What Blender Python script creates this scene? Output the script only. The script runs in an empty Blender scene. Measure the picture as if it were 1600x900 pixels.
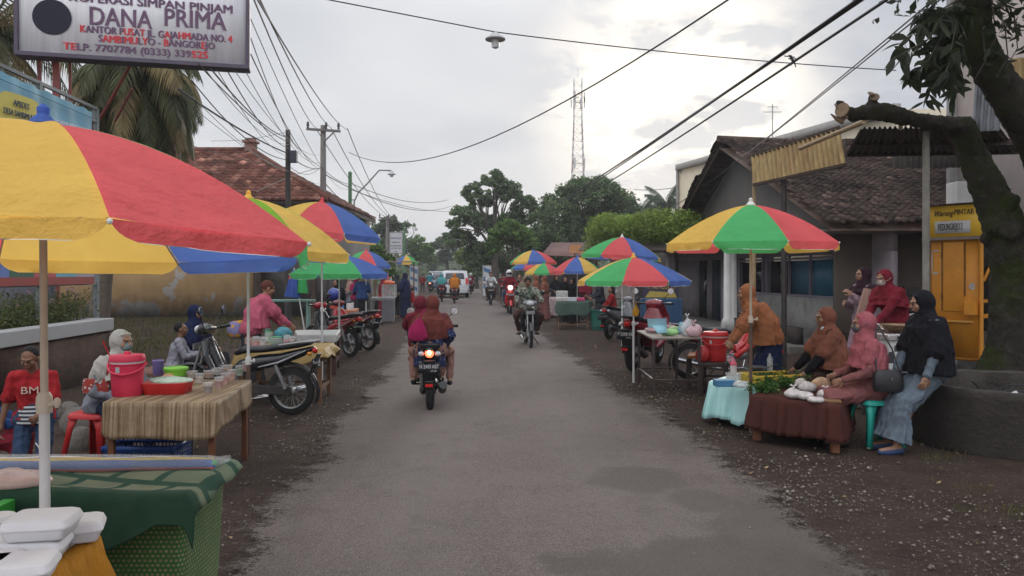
import bpy, math, random
import numpy as np
from mathutils import Vector, Matrix, Euler
S = bpy.context.scene
COL = S.collection
R = math.radians
PI = math.pi
random.seed(7)
# ---------------------------------------------------------------- camera
EYE, FPX, HOR = 1.67, 1240.0, 427.0
cam = bpy.data.objects.new("camera", bpy.data.cameras.new("camera"))
COL.objects.link(cam)
cam.location = (0, 0, EYE)
cam.rotation_euler = (R(90), 0, 0)
cam.data.sensor_width = 36
cam.data.lens = 36 * FPX / 1600
cam.data.shift_y = -(450 - HOR) / 1600
cam.data.clip_start = 0.05
cam.data.clip_end = 3000
S.camera = cam
# ---------------------------------------------------------------- light
SUN_EL, SUN_AZ = R(14), R(11.5)
sdir = Vector((math.sin(SUN_AZ) * math.cos(SUN_EL), math.cos(SUN_AZ) * math.cos(SUN_EL), math.sin(SUN_EL)))
w = bpy.data.worlds.new("World")
S.world = w
w.use_nodes = True
nt = w.node_tree
nt.nodes.clear()
def N(nt, typ, **kw):
 n = nt.nodes.new(typ)
 for k, v in kw.items():
  if k == 'inp':
   for a, b in v.items():
    n.inputs[a].default_value = b
  else:
   setattr(n, k, v)
 return n
def math_n(nt, op, a, b=None, clamp=False):
 n = nt.nodes.new('ShaderNodeMath')
 n.operation = op
 n.use_clamp = clamp
 for i, x in enumerate((a, b)):
  if x is None:
   continue
  if isinstance(x, (int, float)):
   n.inputs[i].default_value = x
  else:
   nt.links.new(x, n.inputs[i])
 return n.outputs[0]
def ramp(nt, fac, stops):
 n = nt.nodes.new('ShaderNodeValToRGB')
 e = n.color_ramp.elements
 while len(e) > 1:
  e.remove(e[-1])
 for i, (p, c) in enumerate(stops):
  x = e[0] if i == 0 else e.new(p)
  x.position = p
  x.color = (c[0], c[1], c[2], 1) if not isinstance(c, (int, float)) else (c, c, c, 1)
 nt.links.new(fac, n.inputs[0])
 return n.outputs[0]
def mixc(nt, fac, a, b, typ='MIX'):
 n = nt.nodes.new('ShaderNodeMix')
 n.data_type = 'RGBA'
 n.blend_type = typ
 for i, x in ((0, fac), (6, a), (7, b)):
  if isinstance(x, (int, float)):
   n.inputs[i].default_value = x
  elif isinstance(x, (tuple, list)):
   n.inputs[i].default_value = (x[0], x[1], x[2], 1)
  else:
   nt.links.new(x, n.inputs[i])
 return n.outputs[2]
def build_world():
 L = nt.links.new
 tc = N(nt, 'ShaderNodeTexCoord')
 sky = N(nt, 'ShaderNodeTexSky', sky_type='NISHITA', sun_disc=False, sun_elevation=SUN_EL,
   sun_rotation=SUN_AZ, air_density=1.0, dust_density=1.0)
 sep = N(nt, 'ShaderNodeSeparateXYZ')
 L(tc.outputs['Generated'], sep.inputs[0])
 zz = math_n(nt, 'ADD', math_n(nt, 'MAXIMUM', sep.outputs[2], 0.0), 0.22)
 px = math_n(nt, 'DIVIDE', sep.outputs[0], zz)
 py = math_n(nt, 'DIVIDE', sep.outputs[1], zz)
 cmb = N(nt, 'ShaderNodeCombineXYZ')
 L(px, cmb.inputs[0]); L(py, cmb.inputs[1])
 n1 = N(nt, 'ShaderNodeTexNoise', inp={'Scale': 0.9, 'Detail': 8.0, 'Roughness': 0.52, 'Distortion': 0.3})
 L(cmb.outputs[0], n1.inputs['Vector'])
 n2 = N(nt, 'ShaderNodeTexNoise', inp={'Scale': 2.6, 'Detail': 9.0, 'Roughness': 0.58, 'Distortion': 0.2})
 L(cmb.outputs[0], n2.inputs['Vector'])
 dot = N(nt, 'ShaderNodeVectorMath', operation='DOT_PRODUCT')
 L(tc.outputs['Generated'], dot.inputs[0])
 dot.inputs[1].default_value = Vector((.212, 1, .212)).normalized()
 # cloud brightness: grey deck with brighter clouds about the hidden sun
 base = ramp(nt, n1.outputs[0], [(0.34, (3.9, 4.1, 4.55)), (0.50, (5.2, 5.35, 5.65)), (0.64, (6.1, 6.1, 6.25))])
 glow = ramp(nt, dot.outputs['Value'], [(0.980, 0.0), (0.990, 0.6), (0.996, 1.0)])
 brk = ramp(nt, n2.outputs[0], [(0.42, 0.1), (0.50, 1.0)])
 gm = math_n(nt, 'MULTIPLY', glow, brk)
 wide = ramp(nt, dot.outputs['Value'], [(0.55, 0.0), (1.0, 1.0)])
 c1 = mixc(nt, math_n(nt, 'MULTIPLY', wide, 0.12), base, (7.6, 7.3, 7.2))
 c2 = mixc(nt, gm, c1, (10.5, 9.7, 8.4))
 off = ramp(nt, dot.outputs['Value'], [(0.982, 1.0), (0.993, 0.0)])
 gx = math_n(nt, 'MULTIPLY', math_n(nt, 'MULTIPLY', ramp(nt, sep.outputs[0], [(-0.02, 0.0), (0.20, 1.0)]), off), ramp(nt, n2.outputs[0], [(0.46, 1.0), (0.64, 0.25)]))
 c2 = mixc(nt, math_n(nt, 'MULTIPLY', gx, 1.0), c2, (3.6, 3.85, 4.35))
 lowm = ramp(nt, sep.outputs[2], [(0.0, 1.0), (0.07, 0.6), (0.16, 0.0)])
 c3 = mixc(nt, math_n(nt, 'MULTIPLY', lowm, 0.25), c2, (7.8, 7.1, 6.6))
 # an overcast sky is brightest overhead; extra brightness behind the viewer added as fill
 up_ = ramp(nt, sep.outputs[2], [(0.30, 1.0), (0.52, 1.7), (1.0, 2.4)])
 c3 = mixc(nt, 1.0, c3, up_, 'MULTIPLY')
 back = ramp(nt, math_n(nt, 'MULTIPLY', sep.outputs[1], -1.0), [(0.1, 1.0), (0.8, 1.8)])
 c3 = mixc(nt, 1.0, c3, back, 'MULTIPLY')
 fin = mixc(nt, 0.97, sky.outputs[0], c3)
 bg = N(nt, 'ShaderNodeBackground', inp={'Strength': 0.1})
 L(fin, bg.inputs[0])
 out = N(nt, 'ShaderNodeOutputWorld')
 L(bg.outputs[0], out.inputs[0])
build_world()
sl = bpy.data.lights.new("sun", 'SUN')
sl.energy = 1.1
sl.angle = R(18)
sl.color = (1, .95, .88)
so = bpy.data.objects.new("sun", sl)
COL.objects.link(so)
so.rotation_euler = (-sdir).to_track_quat('-Z', 'Y').to_euler()
S.view_settings.view_transform = 'Standard'
S.view_settings.look = 'None'
S.view_settings.exposure = 0.42
S.view_settings.gamma = 1
S.cycles.max_bounces = 5
S.cycles.transparent_max_bounces = 8
S.cycles.volume_bounces = 0
S.cycles.use_denoising = True
# ---------------------------------------------------------------- positions
def X(px, d): return (px - 800) / FPX * d
def Z(py, d): return EYE - (py - HOR) / FPX * d
def P(px, py, d): return Vector((X(px, d), d, Z(py, d)))
def G(px, py):
 d = EYE * FPX / (py - HOR)
 return Vector((X(px, d), d, 0))
def GD(px, d, z=0): return Vector((X(px, d), d, z))
def RD(u, v, z=0): return Vector((u - 0.0685 * v, v, z))
# ---------------------------------------------------------------- mesh builder
class MB:
 def __init__(s):
  s.V = []; s.nv = 0; s.lv = []; s.lt = []; s.mi = []
 def add(s, verts, faces, mi=0):
  v = np.asarray(verts, dtype=np.float64).reshape(-1, 3)
  if isinstance(faces, np.ndarray):
   s.lv.append((faces + s.nv).ravel())
   s.lt.append(np.full(len(faces), faces.shape[1]))
   n = len(faces)
  else:
   s.lv.append(np.array([i + s.nv for f in faces for i in f], dtype=np.int64))
   s.lt.append(np.array([len(f) for f in faces], dtype=np.int64))
   n = len(faces)
  s.mi.append(np.full(n, mi))
  s.V.append(v)
  s.nv += len(v)
  return s
 def mesh(s, name):
  me = bpy.data.meshes.new(name)
  if not s.nv:
   return me
  V = np.concatenate(s.V); lv = np.concatenate(s.lv); lt = np.concatenate(s.lt); mi = np.concatenate(s.mi)
  me.vertices.add(len(V)); me.vertices.foreach_set('co', V.astype(np.float32).ravel())
  me.loops.add(len(lv)); me.loops.foreach_set('vertex_index', lv.astype(np.int32))
  ls = np.concatenate(([0], np.cumsum(lt)[:-1]))
  me.polygons.add(len(lt))
  me.polygons.foreach_set('loop_start', ls.astype(np.int32))
  me.polygons.foreach_set('loop_total', lt.astype(np.int32))
  me.polygons.foreach_set('material_index', mi.astype(np.int32))
  me.update(calc_edges=True)
  me.validate()
  return me
 def build(s, name, mats, parent=None, smooth=True, bevel=0, ang=38):
  me = s.mesh(name)
  return finish(me, name, mats, parent, smooth, bevel, ang)
 # --- primitives
 def box(s, c, d, rz=0, mi=0, m=None):
  x, y, z = d[0] / 2, d[1] / 2, d[2] / 2
  v = [(-x, -y, -z), (x, -y, -z), (x, y, -z), (-x, y, -z), (-x, -y, z), (x, -y, z), (x, y, z), (-x, y, z)]
  M_ = Matrix.Translation(Vector(c)) @ (m if m is not None else Matrix.Rotation(rz, 4, 'Z'))
  v = [tuple(M_ @ Vector(a)) for a in v]
  return s.add(v, [(0, 3, 2, 1), (4, 5, 6, 7), (0, 1, 5, 4), (1, 2, 6, 5), (2, 3, 7, 6), (3, 0, 4, 7)], mi)
 def bar(s, p0, p1, w, h, mi=0):
  p0, p1 = Vector(p0), Vector(p1)
  d = p1 - p0
  q = d.to_track_quat('Z', 'Y').to_matrix().to_4x4()
  return s.box((p0 + p1) / 2, (w, h, d.length), mi=mi, m=q)
 def tube(s, pts, r, n=8, mi=0, caps=True):
  pts = [Vector(p) for p in pts]
  if not hasattr(r, '__len__'):
   r = [r] * len(pts)
  V = []; prev = None
  for i, p in enumerate(pts):
   t = (pts[min(i + 1, len(pts) - 1)] - pts[max(i - 1, 0)]).normalized()
   if prev is None:
    a = t.orthogonal().normalized()
   else:
    a = (prev - t * prev.dot(t))
    a = a.normalized() if a.length > 1e-6 else t.orthogonal().normalized()
   prev = a
   b = t.cross(a)
   for k in range(n):
    q = 2 * PI * k / n
    V.append(p + (a * math.cos(q) + b * math.sin(q)) * r[i])
  F = []
  for i in range(len(pts) - 1):
   for k in range(n):
    k2 = (k + 1) % n
    F.append((i * n + k, i * n + k2, (i + 1) * n + k2, (i + 1) * n + k))
  if caps:
   F.append(tuple(reversed(range(n))))
   F.append(tuple((len(pts) - 1) * n + k for k in range(n)))
  return s.add([tuple(v) for v in V], F, mi)
 def lathe(s, prof, c=(0, 0, 0), n=20, mi=0, m=None, caps=True):
  """prof: list of (r, z)"""
  c = Vector(c)
  V = []
  for r, z in prof:
   for k in range(n):
    q = 2 * PI * k / n
    v = Vector((r * math.cos(q), r * math.sin(q), z))
    if m is not None:
     v = m @ v
    V.append(tuple(v + c))
  F = []
  for i in range(len(prof) - 1):
   for k in range(n):
    k2 = (k + 1) % n
    F.append((i * n + k, i * n + k2, (i + 1) * n + k2, (i + 1) * n + k))
  if caps:
   F.append(tuple(reversed(range(n))))
   F.append(tuple((len(prof) - 1) * n + k for k in range(n)))
  return s.add(V, F, mi)
 def ell(s, c, r, rot=None, n=14, mi=0):
  if not hasattr(r, '__len__'):
   r = (r, r, r)
  m = n // 2 + 1
  V = []; c = Vector(c)
  for i in range(1, m):
   a = PI * i / m
   for k in range(n):
    q = 2 * PI * k / n
    v = Vector((r[0] * math.sin(a) * math.cos(q), r[1] * math.sin(a) * math.sin(q), r[2] * math.cos(a)))
    if rot is not None:
     v = rot @ v
    V.append(tuple(c + v))
  t = Vector((0, 0, r[2]));
  if rot is not None: t = rot @ t
  V.append(tuple(c + t)); V.append(tuple(c - t))
  F = []
  for i in range(m - 2):
   for k in range(n):
    k2 = (k + 1) % n
    F.append((i * n + k, (i + 1) * n + k, (i + 1) * n + k2, i * n + k2))
  T = len(V) - 2
  for k in range(n):
   k2 = (k + 1) % n
   F.append((T, k, k2))
   F.append((T + 1, (m - 2) * n + k2, (m - 2) * n + k))
  return s.add(V, F, mi)
 def cone(s, p0, p1, r0, r1, n=10, mi=0):
  """round cone: capsule with two radii"""
  p0, p1 = Vector(p0), Vector(p1)
  d = p1 - p0
  L_ = max(d.length, 1e-4)
  q = d.to_track_quat('Z', 'Y').to_matrix() if d.length > 1e-5 else Matrix.Identity(3)
  prof = [(r0 * math.sin(a), -r0 * math.cos(a)) for a in (0.15, .6, 1.05, 1.5)]
  prof += [(r1 * math.sin(a), L_ + r1 * math.cos(a)) for a in (1.5, 1.05, .6, .15)]
  return s.lathe(prof, p0, n, mi, q)
 def loft(s, path, rx, ry, n=20, k=0, amp=None, ph=0, mi=0, lat=Vector((1, 0, 0)), p=2.0, caps=True):
  path = [Vector(a) for a in path]
  V = []
  rnd = random.Random(int(ph * 1000) + k)
  phs = [rnd.uniform(0, 6.28) for _ in range(3)]
  for i, c in enumerate(path):
   t = (path[min(i + 1, len(path) - 1)] - path[max(i - 1, 0)]).normalized()
   a = (lat - t * lat.dot(t)).normalized()
   b = t.cross(a)
   for j in range(n):
    q = 2 * PI * j / n
    co, si = math.cos(q), math.sin(q)
    if p != 2.0:
     co = math.copysign(abs(co) ** (2 / p), co); si = math.copysign(abs(si) ** (2 / p), si)
    m_ = 1.0
    if k and amp:
     m_ += amp[i] * (.6 * math.sin(k * q + phs[0]) + .4 * math.sin((k * 1.0 + 3) * q + phs[1]) + .3 * math.sin(2 * q + phs[2]))
    V.append(tuple(c + a * rx[i] * co * m_ + b * ry[i] * si * m_))
  F = []
  for i in range(len(path) - 1):
   for j in range(n):
    j2 = (j + 1) % n
    F.append((i * n + j, i * n + j2, (i + 1) * n + j2, (i + 1) * n + j))
  if caps:
   F.append(tuple(reversed(range(n))))
   F.append(tuple((len(path) - 1) * n + j for j in range(n)))
  return s.add(V, F, mi)
 def grid(s, fn, nu, nv, mi=0):
  """fn(u,v) -> xyz for u,v in 0..1"""
  V = [tuple(fn(i / nu, j / nv)) for j in range(nv + 1) for i in range(nu + 1)]
  F = [(j * (nu + 1) + i, j * (nu + 1) + i + 1, (j + 1) * (nu + 1) + i + 1, (j + 1) * (nu + 1) + i)
    for j in range(nv) for i in range(nu)]
  return s.add(V, F, mi)
 def prism(s, poly, y0, y1, axis='Y', mi=0):
  """poly in the two other axes, extruded along axis"""
  n = len(poly)
  def pt(a, b, t):
   return {'Y': (a, t, b), 'X': (t, a, b), 'Z': (a, b, t)}[axis]
  V = [pt(a, b, y0) for a, b in poly] + [pt(a, b, y1) for a, b in poly]
  F = [tuple(range(n)), tuple(reversed(range(n, 2 * n)))]
  for i in range(n):
   j = (i + 1) % n
   F.append((i, i + n, j + n, j))
  return s.add(V, F, mi)
 def slab(s, quad, t, mi=0):
  """a quad of four points with thickness t along its normal"""
  q = [Vector(a) for a in quad]
  n = (q[1] - q[0]).cross(q[3] - q[0]).normalized() * t
  V = [tuple(a) for a in q] + [tuple(a + n) for a in q]
  return s.add(V, [(0, 3, 2, 1), (4, 5, 6, 7), (0, 1, 5, 4), (1, 2, 6, 5), (2, 3, 7, 6), (3, 0, 4, 7)], mi)
def finish(me, name, mats, parent=None, smooth=True, bevel=0, ang=38):
 if not isinstance(mats, (list, tuple)):
  mats = [mats]
 for m in mats:
  me.materials.append(m)
 if smooth:
  me.shade_smooth()
  if ang:
   me.set_sharp_from_angle(angle=R(ang))
 o = bpy.data.objects.new(name, me)
 COL.objects.link(o)
 if parent is not None:
  o.parent = parent
 if bevel:
  b = o.modifiers.new('bevel', 'BEVEL')
  b.width = bevel; b.segments = 2; b.limit_method = 'ANGLE'; b.angle_limit = R(40)
  b.harden_normals = False
 return o
def remesh(mb, vox, it=4):
 o = bpy.data.objects.new('tmp', mb.mesh('tmp'))
 COL.objects.link(o)
 m = o.modifiers.new('r', 'REMESH'); m.mode = 'VOXEL'; m.voxel_size = vox; m.adaptivity = 0
 if it:
  sm = o.modifiers.new('s', 'SMOOTH'); sm.factor = 0.5; sm.iterations = it
 dg = bpy.context.evaluated_depsgraph_get()
 dg.update()
 ev = o.evaluated_get(dg)
 me = bpy.data.meshes.new_from_object(ev)
 bpy.data.objects.remove(o)
 return me
def mesh_arrays(me):
 n = len(me.vertices)
 v = np.empty(n * 3, dtype=np.float32); me.vertices.foreach_get('co', v)
 lv = np.empty(len(me.loops), dtype=np.int32); me.loops.foreach_get('vertex_index', lv)
 return v.reshape(-1, 3).astype(np.float64), lv.reshape(-1, 4)
def tag(o, label=None, cat=None, group=None, kind=None):
 if label: o['label'] = label
 if cat: o['category'] = cat
 if group: o['group'] = group
 if kind: o['kind'] = kind
 return o
def thing(name, label, cat, loc=(0, 0, 0), rz=0, group=None, s=1):
 o = bpy.data.objects.new(name, None)
 o.empty_display_size = 0.1
 COL.objects.link(o)
 o.location = loc
 o.rotation_euler = (0, 0, rz)
 o.scale = (s, s, s)
 return tag(o, label, cat, group)
def dup(root, loc, rz=None, label=None, group=None, s=None):
 def cp(o, par):
  c = o.copy(); COL.objects.link(c); c.parent = par
  for ch in list(o.children):
   cp(ch, c)
  return c
 kids = list(root.children)
 r = root.copy(); COL.objects.link(r)
 for ch in kids:
  cp(ch, r)
 r.location = loc
 if rz is not None: r.rotation_euler = (0, 0, rz)
 if s: r.scale = (s, s, s)
 if label: r['label'] = label
 if group: r['group'] = group
 return r
# ---------------------------------------------------------------- materials
_M = {}
def M(key, col=None, rough=.75, var=.18, scale=6, bump=0.0, bscale=60, metal=0, spec=.35, emit=0, stretch=(1, 1, 1),
   dirt=0, dirtcol=(.09, .07, .055), trans=0, alpha=1, tl=0, island=0):
 if key in _M:
  return _M[key]
 m = bpy.data.materials.new(key)
 m.use_nodes = True
 nt = m.node_tree
 L = nt.links.new
 b = nt.nodes['Principled BSDF']
 out = nt.nodes['Material Output']
 b.inputs['Roughness'].default_value = rough
 b.inputs['Metallic'].default_value = metal
 b.inputs['Specular IOR Level'].default_value = spec
 tc = N(nt, 'ShaderNodeTexCoord')
 mp = N(nt, 'ShaderNodeMapping')
 mp.inputs['Scale'].default_value = stretch
 L(tc.outputs['Object'], mp.inputs[0])
 c = None
 if var or dirt or island:
  n1 = N(nt, 'ShaderNodeTexNoise', inp={'Scale': scale, 'Detail': 6.0, 'Roughness': 0.6})
  L(mp.outputs[0], n1.inputs['Vector'])
  lo = tuple(x * (1 - var) for x in col[:3]); hi = tuple(min(1, x * (1 + var)) for x in col[:3])
  c = ramp(nt, n1.outputs[0], [(.3, lo), (.7, hi)])
  if island:
   g = N(nt, 'ShaderNodeNewGeometry')
   k = ramp(nt, g.outputs['Random Per Island'], [(0, 1 - island), (1, 1 + island)])
   c = mixc(nt, 1.0, c, k, 'MULTIPLY')
  if dirt:
   n3 = N(nt, 'ShaderNodeTexNoise', inp={'Scale': 2.3, 'Detail': 8.0, 'Roughness': 0.7})
   L(mp.outputs[0], n3.inputs['Vector'])
   k = ramp(nt, n3.outputs[0], [(.45, 0), (.68, dirt)])
   c = mixc(nt, k, c, dirtcol)
  L(c, b.inputs['Base Color'])
  rr = ramp(nt, n1.outputs[0], [(.3, max(0, rough - .1)), (.7, min(1, rough + .1))])
  L(rr, b.inputs['Roughness'])
 else:
  b.inputs['Base Color'].default_value = (*col[:3], 1)
 if bump:
  n2 = N(nt, 'ShaderNodeTexNoise', inp={'Scale': bscale, 'Detail': 5.0, 'Roughness': 0.6})
  L(mp.outputs[0], n2.inputs['Vector'])
  bp = N(nt, 'ShaderNodeBump', inp={'Strength': bump, 'Distance': 0.6 / bscale})
  L(n2.outputs[0], bp.inputs['Height'])
  L(bp.outputs[0], b.inputs['Normal'])
 if emit:
  b.inputs['Emission Color'].default_value = (*col[:3], 1)
  b.inputs['Emission Strength'].default_value = emit
 if trans:
  b.inputs['Transmission Weight'].default_value = trans
  b.inputs['IOR'].default_value = 1.3
 if alpha < 1:
  b.inputs['Alpha'].default_value = alpha
 if tl:
  t = N(nt, 'ShaderNodeBsdfTranslucent')
  if c is not None: L(c, t.inputs[0])
  else: t.inputs[0].default_value = (*col[:3], 1)
  mx = N(nt, 'ShaderNodeMixShader'); mx.inputs[0].default_value = tl
  L(b.outputs[0], mx.inputs[1]); L(t.outputs[0], mx.inputs[2]); L(mx.outputs[0], out.inputs[0])
 _M[key] = m
 return m
def cloth(key, col=(0, 0, 0), fold=.5, **kw):
 """woven cloth with soft vertical folds in the bump"""
 kw.setdefault('rough', .9)
 col = tuple(c * .72 for c in col)
 return M(key, col, var=.16, scale=5, bump=fold, bscale=14, stretch=(1, 1, .35), spec=.15, **kw)
def text(s, size, m4, mat, parent, name='lettering', width=None, ext=.003, shear=0, space=1.0, bold=0, idx=()):
 cu = bpy.data.curves.new('t', 'FONT')
 cu.body = s; cu.size = size; cu.align_x = 'CENTER'; cu.align_y = 'CENTER'; cu.extrude = ext
 cu.shear = shear; cu.space_character = space; cu.resolution_u = 3
 cu.offset = bold * size
 if isinstance(mat, list):
  for m_ in mat: cu.materials.append(m_)
  for i in idx: cu.body_format[i].material_index = 1
 o = bpy.data.objects.new('t', cu)
 COL.objects.link(o)
 dg = bpy.context.evaluated_depsgraph_get(); dg.update()
 me = bpy.data.meshes.new_from_object(o.evaluated_get(dg))
 bpy.data.objects.remove(o)
 n = len(me.vertices)
 v = np.empty(n * 3, dtype=np.float32); me.vertices.foreach_get('co', v); v = v.reshape(-1, 3)
 if width and n:
  wv = v[:, 0].max() - v[:, 0].min()
  v[:, 0] *= width / wv
 me.vertices.foreach_set('co', v.ravel())
 me.transform(m4)
 if isinstance(mat, list): mat = []
 else: me.materials.clear()
 return finish(me, name, mat, parent, smooth=False)
def facing(c, yaw=0, pitch=0):
 """matrix whose XY plane is a board facing -Y, turned by yaw"""
 return Matrix.Translation(Vector(c)) @ Matrix.Rotation(yaw, 4, 'Z') @ Matrix.Rotation(R(90) + pitch, 4, 'X')
def pw(o, root):
 """parent a part built in world coordinates"""
 m = Matrix.Translation(root.location) @ Matrix.Rotation(root.rotation_euler[2], 4, 'Z')
 o.parent = root
 o.matrix_parent_inverse = m.inverted()
 return o
# ================================================================ ground
def ground_mat():
 m = bpy.data.materials.new('dirt_ground'); m.use_nodes = True
 nt = m.node_tree; L = nt.links.new
 b = nt.nodes['Principled BSDF']; b.inputs['Roughness'].default_value = .95
 b.inputs['Specular IOR Level'].default_value = .15
 tc = N(nt, 'ShaderNodeTexCoord')
 def noise(sc, det=8, ro=.6):
  n = N(nt, 'ShaderNodeTexNoise', inp={'Scale': sc, 'Detail': det, 'Roughness': ro})
  L(tc.outputs['Object'], n.inputs['Vector']); return n.outputs[0]
 c = ramp(nt, noise(.35), [(.3, (0.0409, 0.0304, 0.0248)), (.55, (0.0651, 0.0508, 0.0422)), (.75, (0.0961, 0.0794, 0.067))])
 c = mixc(nt, .55, c, ramp(nt, noise(3.5), [(.3, (0.0341, 0.0254, 0.0205)), (.7, (0.102, 0.0837, 0.0713))]))
 fine = noise(45, 4, .7)
 c = mixc(nt, ramp(nt, fine, [(.56, 0), (.66, .8)]), c, (0.186, 0.167, 0.152))
 c = mixc(nt, ramp(nt, noise(14, 6, .7), [(.52, 0), (.72, .6)]), c, (0.033, 0.0252, 0.0204))
 c = mixc(nt, 1.0, c, (.68, .565, .51), 'MULTIPLY')
 L(c, b.inputs['Base Color'])
 h = math_n(nt, 'ADD', math_n(nt, 'MULTIPLY', noise(9, 8, .65), 1.0), math_n(nt, 'MULTIPLY', fine, .45))
 bp = N(nt, 'ShaderNodeBump', inp={'Strength': .9, 'Distance': .035}); L(h, bp.inputs['Height']); L(bp.outputs[0], b.inputs['Normal'])
 return m
def road_mat():
 m = bpy.data.materials.new('worn_asphalt'); m.use_nodes = True
 nt = m.node_tree; L = nt.links.new
 b = nt.nodes['Principled BSDF']
 b.inputs['Specular IOR Level'].default_value = .3
 tc = N(nt, 'ShaderNodeTexCoord')
 def noise(sc, det=8, ro=.6, st=(1, 1, 1), off=(0, 0, 0)):
  mp = N(nt, 'ShaderNodeMapping'); mp.inputs['Scale'].default_value = st; mp.inputs['Location'].default_value = off
  L(tc.outputs['Object'], mp.inputs[0])
  n = N(nt, 'ShaderNodeTexNoise', inp={'Scale': sc, 'Detail': det, 'Roughness': ro})
  L(mp.outputs[0], n.inputs['Vector']); return n.outputs[0]
 sep = N(nt, 'ShaderNodeSeparateXYZ'); L(tc.outputs['Object'], sep.inputs[0])
 u = math_n(nt, 'ADD', sep.outputs[0], math_n(nt, 'MULTIPLY', sep.outputs[1], .0685))
 c = ramp(nt, noise(.5, 6), [(.3, (0.109, 0.0957, 0.0898)), (.7, (0.162, 0.143, 0.134))])
 # lanes polished by tyres, dust along the middle and edges
 ed = math_n(nt, 'ABSOLUTE', math_n(nt, 'ADD', u, -.53))
 edn = math_n(nt, 'ADD', ed, math_n(nt, 'MULTIPLY', math_n(nt, 'ADD', noise(1.6, 9, .68), -.5), 2.4))
 c = mixc(nt, ramp(nt, math_n(nt, 'DIVIDE', edn, 3.0), [(.44, 0), (.62, .9)]), c, (.082, .068, .059))
 c = mixc(nt, ramp(nt, noise(.9, 8, .7, (3.2, .35, 1)), [(.5, 0), (.7, .45)]), c, (0.191, 0.172, 0.158))
 tr = math_n(nt, 'ABSOLUTE', math_n(nt, 'ADD', math_n(nt, 'ABSOLUTE', math_n(nt, 'ADD', u, -.5)), -.75))
 tr = math_n(nt, 'ADD', tr, math_n(nt, 'MULTIPLY', math_n(nt, 'ADD', noise(.7, 5), -.5), .8))
 c = mixc(nt, ramp(nt, tr, [(.12, .45), (.42, 0)]), c, (.17, .158, .15))
 c = mixc(nt, ramp(nt, noise(2.6, 10, .72), [(.52, 0), (.64, .5)]), c, (.085, .075, .07))
 c = mixc(nt, ramp(nt, noise(.33, 10, .75, off=(3, 7, 0)), [(.5, 0), (.56, .4)]), c, (.185, .165, .15))
 agg = noise(95, 3, .75)
 c = mixc(nt, ramp(nt, agg, [(.50, 0), (.60, .8)]), c, (.25, .235, .22))
 c = mixc(nt, ramp(nt, noise(75, 3, .7, off=(4, 2, 1)), [(.53, 0), (.66, .6)]), c, (0.049, 0.0434, 0.0406))
 # old patch and damp stain on the right side close by
 def spot(cx, cy, rx, ry, sharp=.22, wob=1.0):
  a = math_n(nt, 'DIVIDE', math_n(nt, 'ADD', sep.outputs[0], -cx), rx)
  d = math_n(nt, 'DIVIDE', math_n(nt, 'ADD', sep.outputs[1], -cy), ry)
  r2 = math_n(nt, 'SQRT', math_n(nt, 'ADD', math_n(nt, 'MULTIPLY', a, a), math_n(nt, 'MULTIPLY', d, d)))
  r2 = math_n(nt, 'ADD', r2, math_n(nt, 'MULTIPLY', math_n(nt, 'ADD', noise(1.9, 9, .6, off=(cx, cy, 0)), -.5), wob * 2))
  return ramp(nt, r2, [(1 - sharp, 1), (1 + sharp, 0)])
 k = spot(1.15, 4.3, .95, .75)
 for a in ((1.0, 6.35, .42, .45, .25, .7), (1.75, 5.2, .5, .5, .2, .9), (1.35, 5.75, .25, .3, .3, .8), (1.9, 4.2, .6, .8, .2, .6),
     (.35, 12.5, .5, 1.4, .5, 1.2), (.3, 21, .9, 3.5, .5, 1.2), (-.2, 31, .9, 3, .5, 1.2), (1.2, 17, .5, 1.5, .5, 1.2)):
  k = math_n(nt, 'MAXIMUM', k, math_n(nt, 'MULTIPLY', spot(*a), .8 if a[1] < 10 else .5))
 c = mixc(nt, math_n(nt, 'MULTIPLY', k, .62), c, (0.0432, 0.0348, 0.03))
 c = mixc(nt, 1.0, c, (.80, .715, .675), 'MULTIPLY')
 L(c, b.inputs['Base Color'])
 L(ramp(nt, k, [(0, .9), (1, .72)]), b.inputs['Roughness'])
 h = math_n(nt, 'ADD', agg, math_n(nt, 'MULTIPLY', noise(7), .6))
 bp = N(nt, 'ShaderNodeBump', inp={'Strength': .7, 'Distance': .014}); L(h, bp.inputs['Height']); L(bp.outputs[0], b.inputs['Normal'])
 # the asphalt frays out into the dirt
 e = math_n(nt, 'ADD', ed, math_n(nt, 'MULTIPLY', math_n(nt, 'ADD', noise(.8, 4, .5), -.5), .9))
 e = math_n(nt, 'ADD', e, math_n(nt, 'MULTIPLY', math_n(nt, 'ADD', noise(7, 10, .8), -.5), .9))
 e = math_n(nt, 'ADD', e, math_n(nt, 'MULTIPLY', math_n(nt, 'ADD', noise(38, 4, .8), -.5), .7))
 L(ramp(nt, math_n(nt, 'DIVIDE', e, 3.0), [(.575, 1), (.625, 0)]), b.inputs['Alpha'])
 return m
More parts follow.
